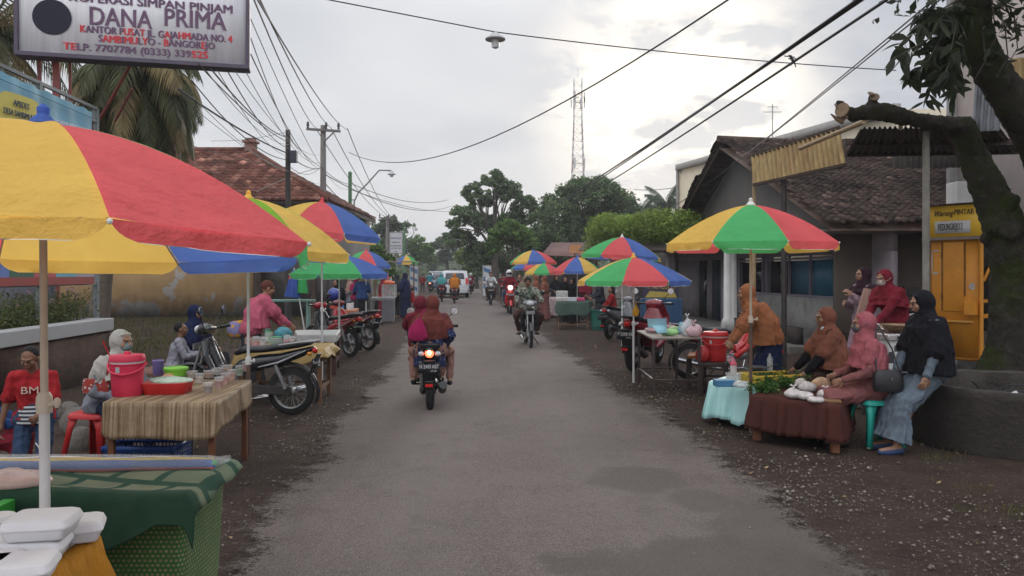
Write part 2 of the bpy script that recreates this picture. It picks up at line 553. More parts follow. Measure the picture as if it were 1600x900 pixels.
def build_ground():
 rnd = random.Random(3)
 mb = MB()
 # one sheet to the horizon, finer near the camera
 xs = [-1500, -400, -120, -60, -35] + [x * .5 for x in range(-50, 51)] + [35, 60, 120, 400, 1500]
 ys = [-60, -20, -5] + [y * .5 for y in range(-4, 121)] + [70, 90, 120, 180, 300, 600, 1200, 2600]
 V = []
 for y in ys:
  for x in xs:
   u = x + .0685 * y
   d = max(0, abs(u - .53) - 2.6)
   z = -.012 + .03 * math.sin(x * 1.7 + y * .6) * math.sin(y * 1.1 - x * .5) * min(1, d * .8) if abs(x) < 30 and y < 62 else -.012
   V.append((x, y, z))
 n = len(xs)
 F = [(j * n + i, j * n + i + 1, (j + 1) * n + i + 1, (j + 1) * n + i) for j in range(len(ys) - 1) for i in range(n - 1)]
 o = mb.add(V, F).build('ground', ground_mat()); o['kind'] = 'structure'
 # asphalt road: a slightly cambered sheet with ragged edges
 V = []; nv = 0; F = []
 K = 14
 y = -4.0; rows = []
 while y < 230:
  rows.append(y); y += .12 if y < 14 else (.3 if y < 40 else 1.5)
 def wob(y, s): return .07 * math.sin(y * .9 + s) + .035 * math.sin(y * 2.7 + s * 2) + .018 * math.sin(y * 7.1 + s) + rnd.uniform(-.018, .018)
 for r, y in enumerate(rows):
  uL = -1.95
  uR = 3.0
  for i in range(K + 1):
   t = i / K
   u = uL + (uR - uL) * t
   V.append((u - .0685 * y, y, -.006 + .042 * math.sin(PI * t) ** .8))
  if r:
   for i in range(K):
    a = (r - 1) * (K + 1) + i
    F.append((a, a + 1, a + K + 2, a + K + 1))
 o = MB().add(V, F).build('road', road_mat()); o['kind'] = 'structure'
build_ground()
def gravel():
 rnd = np.random.default_rng(5)
 n = 17000
 v = []
 side = rnd.random(n) < .62
 y = 3.0 + 11 * rnd.random(n) ** 1.5
 u = np.where(side, 2.0 + np.abs(rnd.normal(.6, 1.1, n)), -1.2 - np.abs(rnd.normal(0, 1.0, n)))
 stray = rnd.random(n) < .05
 u = np.where(stray, rnd.uniform(-1.2, 2.3, n), u)
 keep = (np.sin(u * 2.1 + y * 1.3) + np.sin(u * 4.7 - y * 2.9) + np.sin(y * 5.3 + u * .7)) * .5 + rnd.normal(0, .5, n) > -.1
 u, y, stray = u[keep], y[keep], stray[keep]; n = len(u)
 x = u - .0685 * y
 s = rnd.gamma(1.5, .0036, n) + .003
 s = np.where(stray, s * .5, s)
 base = np.array([(1, 0, 0), (-.5, .87, 0), (-.5, -.87, 0), (0, 0, .9), (.3, .5, .5), (-.4, -.1, -.5)], float)
 fc = np.array([(0, 4, 3), (4, 1, 3), (1, 2, 3), (2, 0, 3), (0, 5, 4), (4, 5, 1), (1, 5, 2), (2, 5, 0)])
 a = rnd.uniform(0, 6.28, n); c, sn = np.cos(a), np.sin(a)
 J = base[None] * (1 + rnd.uniform(-.35, .35, (n, 6, 3))) * s[:, None, None]
 Vx = J[:, :, 0] * c[:, None] - J[:, :, 1] * sn[:, None] + x[:, None]
 Vy = J[:, :, 0] * sn[:, None] + J[:, :, 1] * c[:, None] + y[:, None]
 zb = np.where(stray, .03, .004)
 Vz = J[:, :, 2] * .7 + zb[:, None]
 V = np.stack([Vx, Vy, Vz], -1).reshape(-1, 3)
 Fc = (fc[None] + (np.arange(n) * 6)[:, None, None]).reshape(-1, 3)
 o = MB().add(V, Fc).build('gravel', M('gravel_stone', (.17, .145, .125), .9, .3, 3, island=.6), smooth=False)
 tag(o, 'loose gravel and grit strewn along both dirt verges', 'gravel', kind='stuff')
gravel()
def blades(n, xy, h, wd, rnd):
 """n grass blades: triangles standing at xy"""
 a = rnd.uniform(0, 6.28, n)
 l = rnd.uniform(-.5, .5, (n, 2)) * h[:, None]
 p = np.zeros((n, 3, 3))
 p[:, 0, 0] = xy[:, 0] - np.cos(a) * wd; p[:, 0, 1] = xy[:, 1] - np.sin(a) * wd
 p[:, 1, 0] = xy[:, 0] + np.cos(a) * wd; p[:, 1, 1] = xy[:, 1] + np.sin(a) * wd
 p[:, 2, 0] = xy[:, 0] + l[:, 0]; p[:, 2, 1] = xy[:, 1] + l[:, 1]; p[:, 2, 2] = h
 p[:, :2, 2] = -.01
 return p.reshape(-1, 3), np.arange(n * 3).reshape(-1, 3)
def grass():
 rnd = np.random.default_rng(9)
 mb = MB()
 # yard on the left behind the stalls and before the peeling wall
 n = 16000
 c = np.stack([rnd.uniform(-15, -6.6, 500), rnd.uniform(12, 31, 500)], 1)
 c = c[c[:, 0] + .0685 * c[:, 1] < -4.9]
 k = rnd.integers(0, len(c), n)
 xy = c[k] + rnd.normal(0, .38, (n, 2))
 V, F = blades(n, xy, rnd.uniform(.03, .13, n), .012, rnd); mb.add(V, F)
 # tufts by the concrete ring and under the tree on the right
 n = 3500
 c = np.stack([rnd.uniform(3.2, 7.5, 60), rnd.uniform(5.2, 9.5, 60)], 1)
 k = rnd.integers(0, len(c), n)
 xy = c[k] + rnd.normal(0, .09, (n, 2))
 V, F = blades(n, xy, rnd.uniform(.015, .055, n), .004, rnd); mb.add(V, F)
 o = mb.build('dry_grass', M('grass_blades', (0.092, 0.084, 0.032), .9, .3, 2, island=.4, tl=.3), smooth=False)
 tag(o, 'sparse dry grass in the yard and on the verges', 'grass', kind='stuff')
grass()
# ================================================================ foliage
LEAF = {}
def leafmat(key, col, isl=.45):
 return M('leaf_' + key, col, .55, .35, .6, spec=.3, island=isl, tl=.45)
def leaves(mb, C, size, rnd, up=None, ratio=.45, droop=.3, mi=0):
 """C: (n,3) centres; each leaf a folded diamond"""
 n = len(C)
 d = rnd.normal(0, 1, (n, 3)); d[:, 2] = d[:, 2] * .5 - droop
 d /= np.linalg.norm(d, axis=1)[:, None]
 r = rnd.normal(0, 1, (n, 3)); sd = np.cross(d, r); sd /= np.linalg.norm(sd, axis=1)[:, None]
 nn = np.cross(d, sd)
 s = (size * rnd.uniform(.6, 1.35, n))[:, None]
 a = C - d * s * .5; b = C + d * s * .5
 l = C + sd * s * ratio * .5 + nn * s * .07 - d * s * .05; q = C - sd * s * ratio * .5 + nn * s * .07 - d * s * .05
 V = np.stack([a, l, b, q], 1).reshape(-1, 3)
 F = np.arange(n * 4).reshape(-1, 4)
 mb.add(V, F, mi)
def crown_points(clusters, n, rnd, shell=.55):
 """points spread through many small clumps hung on the big lobes"""
 cl = np.array(clusters, float)
 vol = cl[:, 3] ** 2
 sub = []
 for c in cl:
  m = max(6, int(26 * c[3] ** 1.2))
  d = rnd.normal(0, 1, (m, 3)); d /= np.linalg.norm(d, axis=1)[:, None]
  d[:, 2] = np.where(d[:, 2] < -.35, -d[:, 2], d[:, 2])
  rr = c[3] * rnd.uniform(shell, 1.02, m)
  p = c[:3] + d * rr[:, None] * np.array([1, 1, .85])
  sr = c[3] * rnd.uniform(.14, .34, m)
  sub.append(np.concatenate([p, sr[:, None]], 1))
 sub = np.concatenate(sub)
 pr = sub[:, 3] ** 2; pr /= pr.sum()
 k = rnd.choice(len(sub), n, p=pr)
 d = rnd.normal(0, 1, (n, 3)); d /= np.linalg.norm(d, axis=1)[:, None]
 rr = sub[k, 3] * rnd.uniform(.3, 1.1, n) ** .7
 p = sub[k, :3] + d * rr[:, None] * np.array([1, 1, .75])
 return p
def tree(label, base, clusters, n, lsize, mat, trunk_h, tr, seed=1, name='broadleaf_tree', cat='tree', group=None, droop=.3, shell=.55):
 rnd = np.random.default_rng(seed)
 rt = thing(name, label, cat, base, group=group)
 mb = MB()
 pts = crown_points(clusters, n, rnd, shell)
 leaves(mb, pts, lsize, rnd, droop=droop)
 mb.build('crown', mat, rt, smooth=False)
 tb = MB()
 lean = rnd.normal(0, .03, 2)
 path = [(0, 0, -.1), (lean[0] * trunk_h, lean[1] * trunk_h, trunk_h * .5), (0, 0, trunk_h)]
 tb.tube(path, [tr * 1.35, tr, tr * .8], 9)
 for c in clusters:
  c = Vector(c[:3])
  m_ = Vector((c.x * .45, c.y * .45, trunk_h + (c.z - trunk_h) * .45))
  tb.tube([(0, 0, trunk_h * .85), m_, c], [tr * .55, tr * .35, tr * .1], 6)
  for _ in range(3):
   e = c + Vector(rnd.normal(0, .5, 3)) * 1.2
   tb.tube([m_, (m_ + e) / 2 + Vector((0, 0, .1)), e], [tr * .2, tr * .13, tr * .04], 5)
 tb.build('trunk', M('tree_bark', (0.084, 0.07, 0.056), .95, .35, 3, bump=.8, bscale=14), rt)
 return rt
g_mango = leafmat('mango', (.125, .18, .08), .6)
g_dark = leafmat('dark', (.10, .14, .065), .6)
g_mid = leafmat('mid', (.13, .22, .06), .6)
g_lime = leafmat('lime', (0.136, 0.192, 0.04))
GT = 'trees along the road behind the market'
def clus(px0, list_, d, base):
 """lobes given as pixel x, pixel y, pixel radius at depth d -> offsets from base"""
 out = []
 rnd = random.Random(px0)
 for px, py, r in list_:
  rr = r / FPX * d
  out.append((X(px, d) - base.x, rnd.uniform(-.5, .5) * rr * 1.6, Z(py, d), rr))
  out.append((X(px, d) - base.x + rnd.uniform(-.3, .3) * rr, rr * rnd.uniform(.6, 1.2) * rnd.choice((-1, 1)), Z(py, d) - rr * .2, rr * .85))
 return out
def place_trees():
 b = GD(772, 62)
 tree('tall open-crowned dark tree with sky gaps, right of the road end', b,
   clus(1, [(772, 288, 22), (745, 310, 24), (795, 305, 24), (820, 325, 22), (728, 345, 26), (720, 375, 22), (765, 355, 26), (800, 350, 24), (745, 400, 26), (812, 372, 20)], 62, b),
   20000, .30, g_mango, 4.0, .28, 1, group=GT, shell=.7)
 b = GD(925, 58)
 tree('broad rounded mango tree with dense dark crown below the steel tower', b,
   clus(2, [(870, 330, 34), (905, 305, 32), (940, 308, 36), (975, 325, 34), (880, 365, 34), (925, 350, 40), (965, 365, 34), (845, 370, 24), (900, 385, 26), (995, 350, 22)], 58, b),
   26000, .28, g_mango, 3.0, .35, 2, group=GT)
 b = GD(805, 50)
 tree('small bright green round tree in front of the tall open-crowned tree', b,
   clus(3, [(785, 368, 22), (812, 372, 22), (798, 355, 16), (830, 385, 16), (775, 388, 16)], 50, b),
   6500, .26, g_mid, 2.2, .12, 3, group=GT)
 b = GD(697, 118)
 tree('dark tree closing the far end of the road', b,
   clus(4, [(690, 385, 16), (702, 372, 12), (712, 388, 14), (698, 405, 14)], 118, b), 4500, .5, g_dark, 4, .3, 4, group=GT)
 b = GD(745, 84)
 tree('yellow-green low tree overhanging the road beyond the white van', b,
   clus(5, [(728, 405, 20), (752, 402, 18), (740, 420, 16), (765, 415, 18)], 84, b), 5000, .4, g_lime, 3, .2, 5, group=GT)
 b = GD(608, 92)
 tree('flat-topped dark tree behind the white roadside board', b,
   clus(6, [(592, 360, 16), (612, 355, 18), (630, 358, 14), (600, 385, 22), (622, 385, 18), (580, 372, 12)], 92, b), 6000, .42, g_dark, 4, .25, 6, group=GT)
 b = GD(652, 100)
 tree('mid green tree left of the road end beside the street lamp', b,
   clus(7, [(645, 390, 16), (655, 378, 12), (665, 395, 15), (650, 408, 15), (672, 408, 10)], 100, b), 4500, .42, g_mid, 3.5, .22, 7, group=GT)
 b = GD(678, 150)
 tree('farthest hazy tree at the vanishing point of the road', b,
   clus(8, [(672, 408, 11), (684, 412, 10), (690, 400, 9), (676, 420, 9)], 150, b), 2500, .6, g_dark, 4, .25, 8, group=GT)
 b = GD(575, 46)
 tree('low leafy shrub tree beside the stalls under the white board', b,
   clus(9, [(560, 402, 20), (585, 398, 20), (602, 410, 16), (578, 420, 18), (612, 425, 14)], 46, b), 5500, .25, g_mid, 1.8, .1, 9, group=GT)
 b = GD(880, 75)
 tree('dark tree mass filling the gap behind the rounded mango tree', b,
   clus(10, [(840, 395, 28), (880, 400, 30), (920, 395, 28), (800, 405, 20), (860, 378, 20)], 75, b), 7000, .4, g_dark, 3, .3, 10, group=GT)
 b = GD(765, 72)
 tree('dark leafy tree low behind the right roadside poster', b,
   clus(11, [(770, 408, 22), (790, 420, 20), (752, 428, 14), (805, 430, 16)], 72, b), 5500, .35, g_dark, 2.2, .2, 11, group=GT)
 b = GD(845, 66)
 tree('leafy mango tree joining the open-crowned tree and the rounded one', b,
   clus(12, [(840, 345, 26), (815, 390, 22), (850, 375, 28), (835, 410, 24), (870, 400, 24)], 66, b), 8000, .34, g_mango, 3, .25, 12, group=GT)
 # far-off woods closing the horizon
 rnd = np.random.default_rng(77)
 mb = MB()
 for side in (-1, 1):
  n = 14000
  v = rnd.uniform(95, 260, n); u = side * (6 + rnd.exponential(45, n)) + (0 if side < 0 else 2)
  k = rnd.random(n) < .35
  v = np.where(k, rnd.uniform(170, 280, n), v)
  x = u - .0685 * v
  hh = 4.5 + 2.2 * np.sin(u * .21 + v * .13) + 1.8 * np.sin(u * .07 - v * .31) + 1.2 * np.sin(u * .6)
  z = hh * rnd.random(n) ** .6
  leaves(mb, np.stack([x, v, z], 1), 1.1, rnd, ratio=.7)
 n = 5000
 v = rnd.uniform(190, 300, n); x = rnd.uniform(-6, 8, n) - .0685 * v
 leaves(mb, np.stack([x, v, (5 + 2 * np.sin(x)) * rnd.random(n)], 1), 1.0, rnd, ratio=.7)
 o = mb.build('far_woods', g_dark, smooth=False); tag(o, 'far-off woods closing the horizon on both sides of the road', 'woods', kind='stuff')
 # flowering lime hedge on the awning roof, right
 rnd = np.random.default_rng(21)
 A = P(930, 352, 34); B = P(1075, 352, 24)
 rt = thing('climbing_vine', 'yellow-green climbing vine heaped on the awning left of the tiled house', 'vine', (A.x, A.y, 0))
 n = 17000
 t = rnd.random(n)
 C = np.outer(1 - t, A) + np.outer(t, B)
 ht = .26 + .30 * (np.sin(t * 9 + 1) * .25 + .75)
 ang = rnd.uniform(0, PI * 2, n); rr = np.sqrt(rnd.random(n))
 C[:, 2] += np.sin(ang) * rr * ht * (.85 + .3 * rnd.random(n)) - .05
 C[:, 0] += np.cos(ang) * rr * .55; C[:, 1] += rnd.normal(0, .5, n)
 k = t < .1
 C[k, 2] -= rnd.random(k.sum()) * .9
 mb = MB(); leaves(mb, C, .13, rnd, droop=.4)
 pw(mb.build('foliage', leafmat('vine', (.165, .235, .045)), smooth=False), rt)
 tb = MB(); tb.tube([(A.x, A.y, 0), (A.x + .1, A.y, 1.2), tuple(A)], .05); tb.tube([tuple(A), tuple((A + B) / 2), tuple(B)], .03)
 pw(tb.build('stem', M('tree_bark'), None), rt)
place_trees()
def palm(label, base, top, n_fronds, L_, seed, mat, dead=None, spread=1.0, trunk_r=.16, nleaf=44, lw=.05, ll=.75, group=None):
 rnd = random.Random(seed)
 rt = thing('coconut_palm', label, 'palm tree', base, group=group)
 b = Vector(base); t = Vector(top) - b
 tb = MB()
 pts = [Vector((0, 0, -.1)), Vector((t.x * .3, t.y * .3, t.z * .5)), t]
 path = [pts[0].lerp(pts[1], i / 8) if i < 8 else pts[1].lerp(pts[2], (i - 8) / 8) for i in range(17)]
 tb.tube(path, [trunk_r * (1.25 - .4 * i / 16) * (1 + .05 * (i % 2)) for i in range(17)], 10)
 tb.build('trunk', M('palm_bark', (.16, .13, .10), .95, .3, 4, bump=.8, bscale=10, stretch=(1, 1, 4)), rt)
 for g in range(2):
  mb = MB()
  for i in range(n_fronds):
   if (i % 3 == 2) != (g == 1):
    continue
   az = 2 * PI * i * .382 + rnd.uniform(-.2, .2)
   el = R(65) - R(110) * (i / n_fronds) + rnd.uniform(-.1, .1)
   L2 = L_ * rnd.uniform(.85, 1.1)
   p = t.copy(); d = Vector((math.cos(az) * math.cos(el), math.sin(az) * math.cos(el), math.sin(el)))
   mid = [p.copy()]
   K = nleaf // 2
   for k in range(K):
    d = (d + Vector((0, 0, -1)) * (.05 + .055 * k / K) * 22 / K * spread).normalized()
    p = p + d * L2 / K
    mid.append(p.copy())
   mb.tube(mid, [.035 * (1 - .85 * k / K) for k in range(K + 1)], 4)
   side0 = Vector((-math.sin(az), math.cos(az), 0))
   VV = []; FF = []
   for k in range(2, K + 1):
    tt = k / K
    tdir = (mid[k] - mid[k - 1]).normalized()
    for sgn in (-1, 1):
     for h in (0, .5):
      base_ = mid[k - 1].lerp(mid[k], h)
      ln = ll * math.sin(PI * min(1, tt * .93 + .06)) ** .55 * rnd.uniform(.75, 1.1)
      dr = (side0 * sgn * .75 + tdir * .55 + Vector((0, 0, -.55 - .3 * rnd.random()))).normalized()
      m1 = base_ + dr * ln * .5
      m2 = m1 + (dr + Vector((0, 0, -.9))).normalized() * ln * .5
      wv = tdir * lw * .5
      i0 = len(VV)
      VV += [tuple(base_ - wv * .6), tuple(base_ + wv * .6), tuple(m1 + wv), tuple(m1 - wv), tuple(m2)]
      FF += [(i0, i0 + 1, i0 + 2, i0 + 3), (i0 + 3, i0 + 2, i0 + 4)]
   mb.add(VV, FF)
  if mb.nv:
   mb.build('frond', dead if (g and dead) else mat, rt, smooth=False)
 # nuts and fibre at the heart
 nb = MB()
 for i in range(9):
  a = i * 2.4
  nb.ell(t + Vector((math.cos(a) * .3, math.sin(a) * .3, -.35 - .12 * (i % 3))), (.12, .12, .15), n=8)
 nb.build('coconut', M('coconut', (.24, .13, .04), .7, .3, 5), rt)
 return rt
pg = leafmat('palm', (.085, .095, .04)); pdead = leafmat('palm_dead', (.26, .20, .09), .3)
pf = leafmat('palm_far', (.05, .075, .035))
palm('large coconut palm with drooping half-dry fronds behind the hanging signboard', GD(150, 16.5), P(212, 128, 16.5), 60, 2.15, 3, pg, pdead, 2.0, .17, 44, .06, .75)
palm('coconut palm at the left edge of the picture behind the tall gate frame', GD(-60, 17.5), P(-20, 50, 17.5), 34, 3.0, 5, pg, pdead, 1.3, .17, 40, .05, .7)
palm('distant small palm left of the pale flat-roofed building', GD(1042, 78), P(1042, 318, 78), 18, 3.0, 8, pf, None, .55, .2, 30, .10, .9, group='distant palms')
palm('distant palm half hidden behind the mango tree, left of the small palm', GD(1003, 84), P(1003, 330, 84), 18, 3.0, 9, pf, None, .8, .2, 30, .10, .9, group='distant palms')
# ================================================================ buildings
def tile_mat(key, c1, c2, c3):
 m = bpy.data.materials.new(key); m.use_nodes = True
 nt = m.node_tree; L = nt.links.new
 b = nt.nodes['Principled BSDF']; b.inputs['Roughness'].default_value = .85; b.inputs['Specular IOR Level'].default_value = .25
 tc = N(nt, 'ShaderNodeTexCoord')
 g = N(nt, 'ShaderNodeNewGeometry')
 r = ramp(nt, g.outputs['Random Per Island'], [(0, c1), (.45, c2), (.93, c3), (1, tuple(min(1, x * 2.2) for x in c3))])
 n = N(nt, 'ShaderNodeTexNoise', inp={'Scale': 1.2, 'Detail': 7.0, 'Roughness': .65}); L(tc.outputs['Object'], n.inputs['Vector'])
 c = mixc(nt, ramp(nt, n.outputs[0], [(.42, 0), (.62, .8)]), r, tuple(x * .45 for x in c1))
 n2 = N(nt, 'ShaderNodeTexNoise', inp={'Scale': 25, 'Detail': 4.0}); L(tc.outputs['Object'], n2.inputs['Vector'])
 bp = N(nt, 'ShaderNodeBump', inp={'Strength': .4, 'Distance': .02}); L(n2.outputs[0], bp.inputs['Height']); L(bp.outputs[0], b.inputs['Normal'])
 L(c, b.inputs['Base Color'])
 return m
tile_dark = tile_mat('old_roof_tile', (0.036, 0.0252, 0.021), (0.0588, 0.0408, 0.033), (0.09, 0.06, 0.048))
tile_red = tile_mat('red_roof_tile', (0.112, 0.0385, 0.0245), (0.175, 0.0665, 0.0455), (0.252, 0.119, 0.084))
def tiles(mb, o, ex, ey, w, h, tw=.21, th=.24, thick=.022, jit=.012, clip=None, seed=1):
 """overlapping clay pantiles laid on a plane: origin o, ex along the eave, ey up the slope (unit), w x h"""
 rnd = random.Random(seed)
 o, ex, ey = Vector(o), Vector(ex), Vector(ey)
 nn = ex.cross(ey).normalized()
 nx, ny = max(1, round(w / tw)), max(1, round(h / th))
 prof = [(0, .0), (.18, .028), (.42, .034), (.62, .006), (.8, -.006), (1.04, .004)]
 V = []; F = []
 for j in range(ny):
  for i in range(nx):
   cx, cy = (i + .5) * w / nx, (j + .5) * h / ny
   if clip and not clip(cx, cy):
    continue
   if rnd.random() < .004: continue
   a, z_, sl = rnd.uniform(-jit, jit), rnd.uniform(0, jit * .8), rnd.uniform(-.02, .02)
   i0 = len(V)
   for row, (yy, zz) in enumerate(((-.12, thick + .012), (1.08, 0))):
    for (pxx, pz) in prof:
     q = o + ex * ((i + pxx) * w / nx + a + sl * row) + ey * ((j + yy) * h / ny + a) + nn * (zz + pz + z_)
     V.append(tuple(q))
   for pxx, pz in prof:
    q = o + ex * ((i + pxx) * w / nx + a) + ey * ((j - .12) * h / ny + a) + nn * (pz + z_ - .012)
    V.append(tuple(q))
   n = len(prof)
   for k in range(n - 1):
    F.append((i0 + k, i0 + k + 1, i0 + n + k + 1, i0 + n + k))
    F.append((i0 + 2 * n + k, i0 + 2 * n + k + 1, i0 + k + 1, i0 + k))
 mb.add(V, F)
 return mb
def plaster_mat(key, col, peel, amt=.5, edge=.02, dark=(.05, .045, .04), lowz=0.5):
 """painted plaster; paint flaked off in patches low down, mould at the foot"""
 m = bpy.data.materials.new(key); m.use_nodes = True
 nt = m.node_tree; L = nt.links.new
 b = nt.nodes['Principled BSDF']; b.inputs['Roughness'].default_value = .9; b.inputs['Specular IOR Level'].default_value = .2
 tc = N(nt, 'ShaderNodeTexCoord')
 def noise(sc, det=8, ro=.6, st=(1, 1, 1)):
  mp = N(nt, 'ShaderNodeMapping'); mp.inputs['Scale'].default_value = st; L(tc.outputs['Object'], mp.inputs[0])
  n = N(nt, 'ShaderNodeTexNoise', inp={'Scale': sc, 'Detail': det, 'Roughness': ro}); L(mp.outputs[0], n.inputs['Vector']); return n.outputs[0]
 sep = N(nt, 'ShaderNodeSeparateXYZ'); L(tc.outputs['Object'], sep.inputs[0])
 c = ramp(nt, noise(1.5), [(.3, tuple(x * .85 for x in col)), (.7, tuple(min(1, x * 1.1) for x in col))])
 c = mixc(nt, ramp(nt, noise(2.2, 8, .7, (2.5, 2.5, .3)), [(.5, 0), (.75, .35)]), c, tuple(x * .55 for x in col))
 if amt:
  f = math_n(nt, 'ADD', noise(.9, 10, .58), math_n(nt, 'MULTIPLY', sep.outputs[2], -.09))
  k = ramp(nt, f, [(.62 - amt * .3, 0), (.62 - amt * .3 + edge, 1)])
  c = mixc(nt, k, c, peel)
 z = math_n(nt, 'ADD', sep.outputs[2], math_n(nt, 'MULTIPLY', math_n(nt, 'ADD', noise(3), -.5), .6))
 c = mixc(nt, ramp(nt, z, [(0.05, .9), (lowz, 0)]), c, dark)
 L(c, b.inputs['Base Color'])
 bp = N(nt, 'ShaderNodeBump', inp={'Strength': .35, 'Distance': .01}); L(noise(30, 5), bp.inputs['Height']); L(bp.outputs[0], b.inputs['Normal'])
 return m
def brick_mat(key, c1, c2, mortar, sc=1, st=(1, 1, 1), plane='XZ'):
 m = bpy.data.materials.new(key); m.use_nodes = True
 nt = m.node_tree; L = nt.links.new
 b = nt.nodes['Principled BSDF']; b.inputs['Roughness'].default_value = .92; b.inputs['Specular IOR Level'].default_value = .2
 tc = N(nt, 'ShaderNodeTexCoord'); sep = N(nt, 'ShaderNodeSeparateXYZ'); L(tc.outputs['Object'], sep.inputs[0])
 cm = N(nt, 'ShaderNodeCombineXYZ')
 L(sep.outputs[0 if plane[0] == 'X' else 1], cm.inputs[0]); L(sep.outputs[2], cm.inputs[1])
 br = N(nt, 'ShaderNodeTexBrick', inp={'Scale': sc, 'Brick Width': .22, 'Row Height': .065, 'Mortar Size': .008, 'Mortar Smooth': .3, 'Bias': 0.0,
           'Color1': (*c1, 1), 'Color2': (*c2, 1), 'Mortar': (*mortar, 1)})
 L(cm.outputs[0], br.inputs['Vector'])
 n = N(nt, 'ShaderNodeTexNoise', inp={'Scale': 2.0, 'Detail': 8.0, 'Roughness': .7}); L(tc.outputs['Object'], n.inputs['Vector'])
 c = mixc(nt, ramp(nt, n.outputs[0], [(.42, 0), (.66, .8)]), br.outputs[0], tuple(x * .35 for x in c1))
 L(c, b.inputs['Base Color'])
 bp = N(nt, 'ShaderNodeBump', inp={'Strength': .7, 'Distance': .008}); bp.invert = True
 L(br.outputs['Fac'], bp.inputs['Height']); L(bp.outputs[0], b.inputs['Normal'])
 return m
white_wall = plaster_mat('stained_white_plaster', (0.644, 0.632, 0.609), (.3, .28, .26), .12)
orange_wall = plaster_mat('peeling_orange_paint', (.52, .34, .17), (.50, .47, .43), .50, edge=.035, lowz=.9)
grey_wall = plaster_mat('bare_grey_render', (0.176, 0.164, 0.152), (0.104, 0.096, 0.088), .5)
lilac_wall = plaster_mat('faded_lilac_paint', (.26, .23, .245), (.19, .18, .17), .3)
#_x = ((0.168, 0.132, 0.174), (.22, .2, .2), .2)
dark_wall = plaster_mat('sooty_brick_render', (.115, .092, .078), (.075, .06, .052), .6)
wood_dark = M('dark_wood', (.055, .038, .028), .8, .3, 5, bump=.4, bscale=30, stretch=(1, 1, .2))
wood_brown = M('brown_wood', (.17, .085, .04), .75, .3, 6, bump=.3, bscale=30, stretch=(1, 1, .2))
bamboo = M('bamboo', (.30, .21, .12), .6, .25, 8)
steel_dark = M('dark_steel', (.05, .042, .04), .55, .3, 9, metal=.3)
steel_grey = M('grey_steel', (.30, .29, .28), .5, .25, 5, metal=.5)
conc = M('rough_concrete', (0.15, 0.141, 0.132), .95, .25, 2.5, bump=.5, bscale=30, dirt=.6)
glass_dark = M('dark_window_glass', (.012, .016, .020), .08, 0, spec=.5)
black_pl = M('black_plastic', (.012, .012, .013), .38, .2, 10)
rubber = M('tyre_rubber', (.016, .015, .014), .85, .3, 20, bump=.2)
chrome = M('chrome', (.65, .65, .66), .16, .06, 10, metal=1)
red_paint = M('red_steel_paint', (.28, .06, .045), .5, .3, 6, dirt=.5)
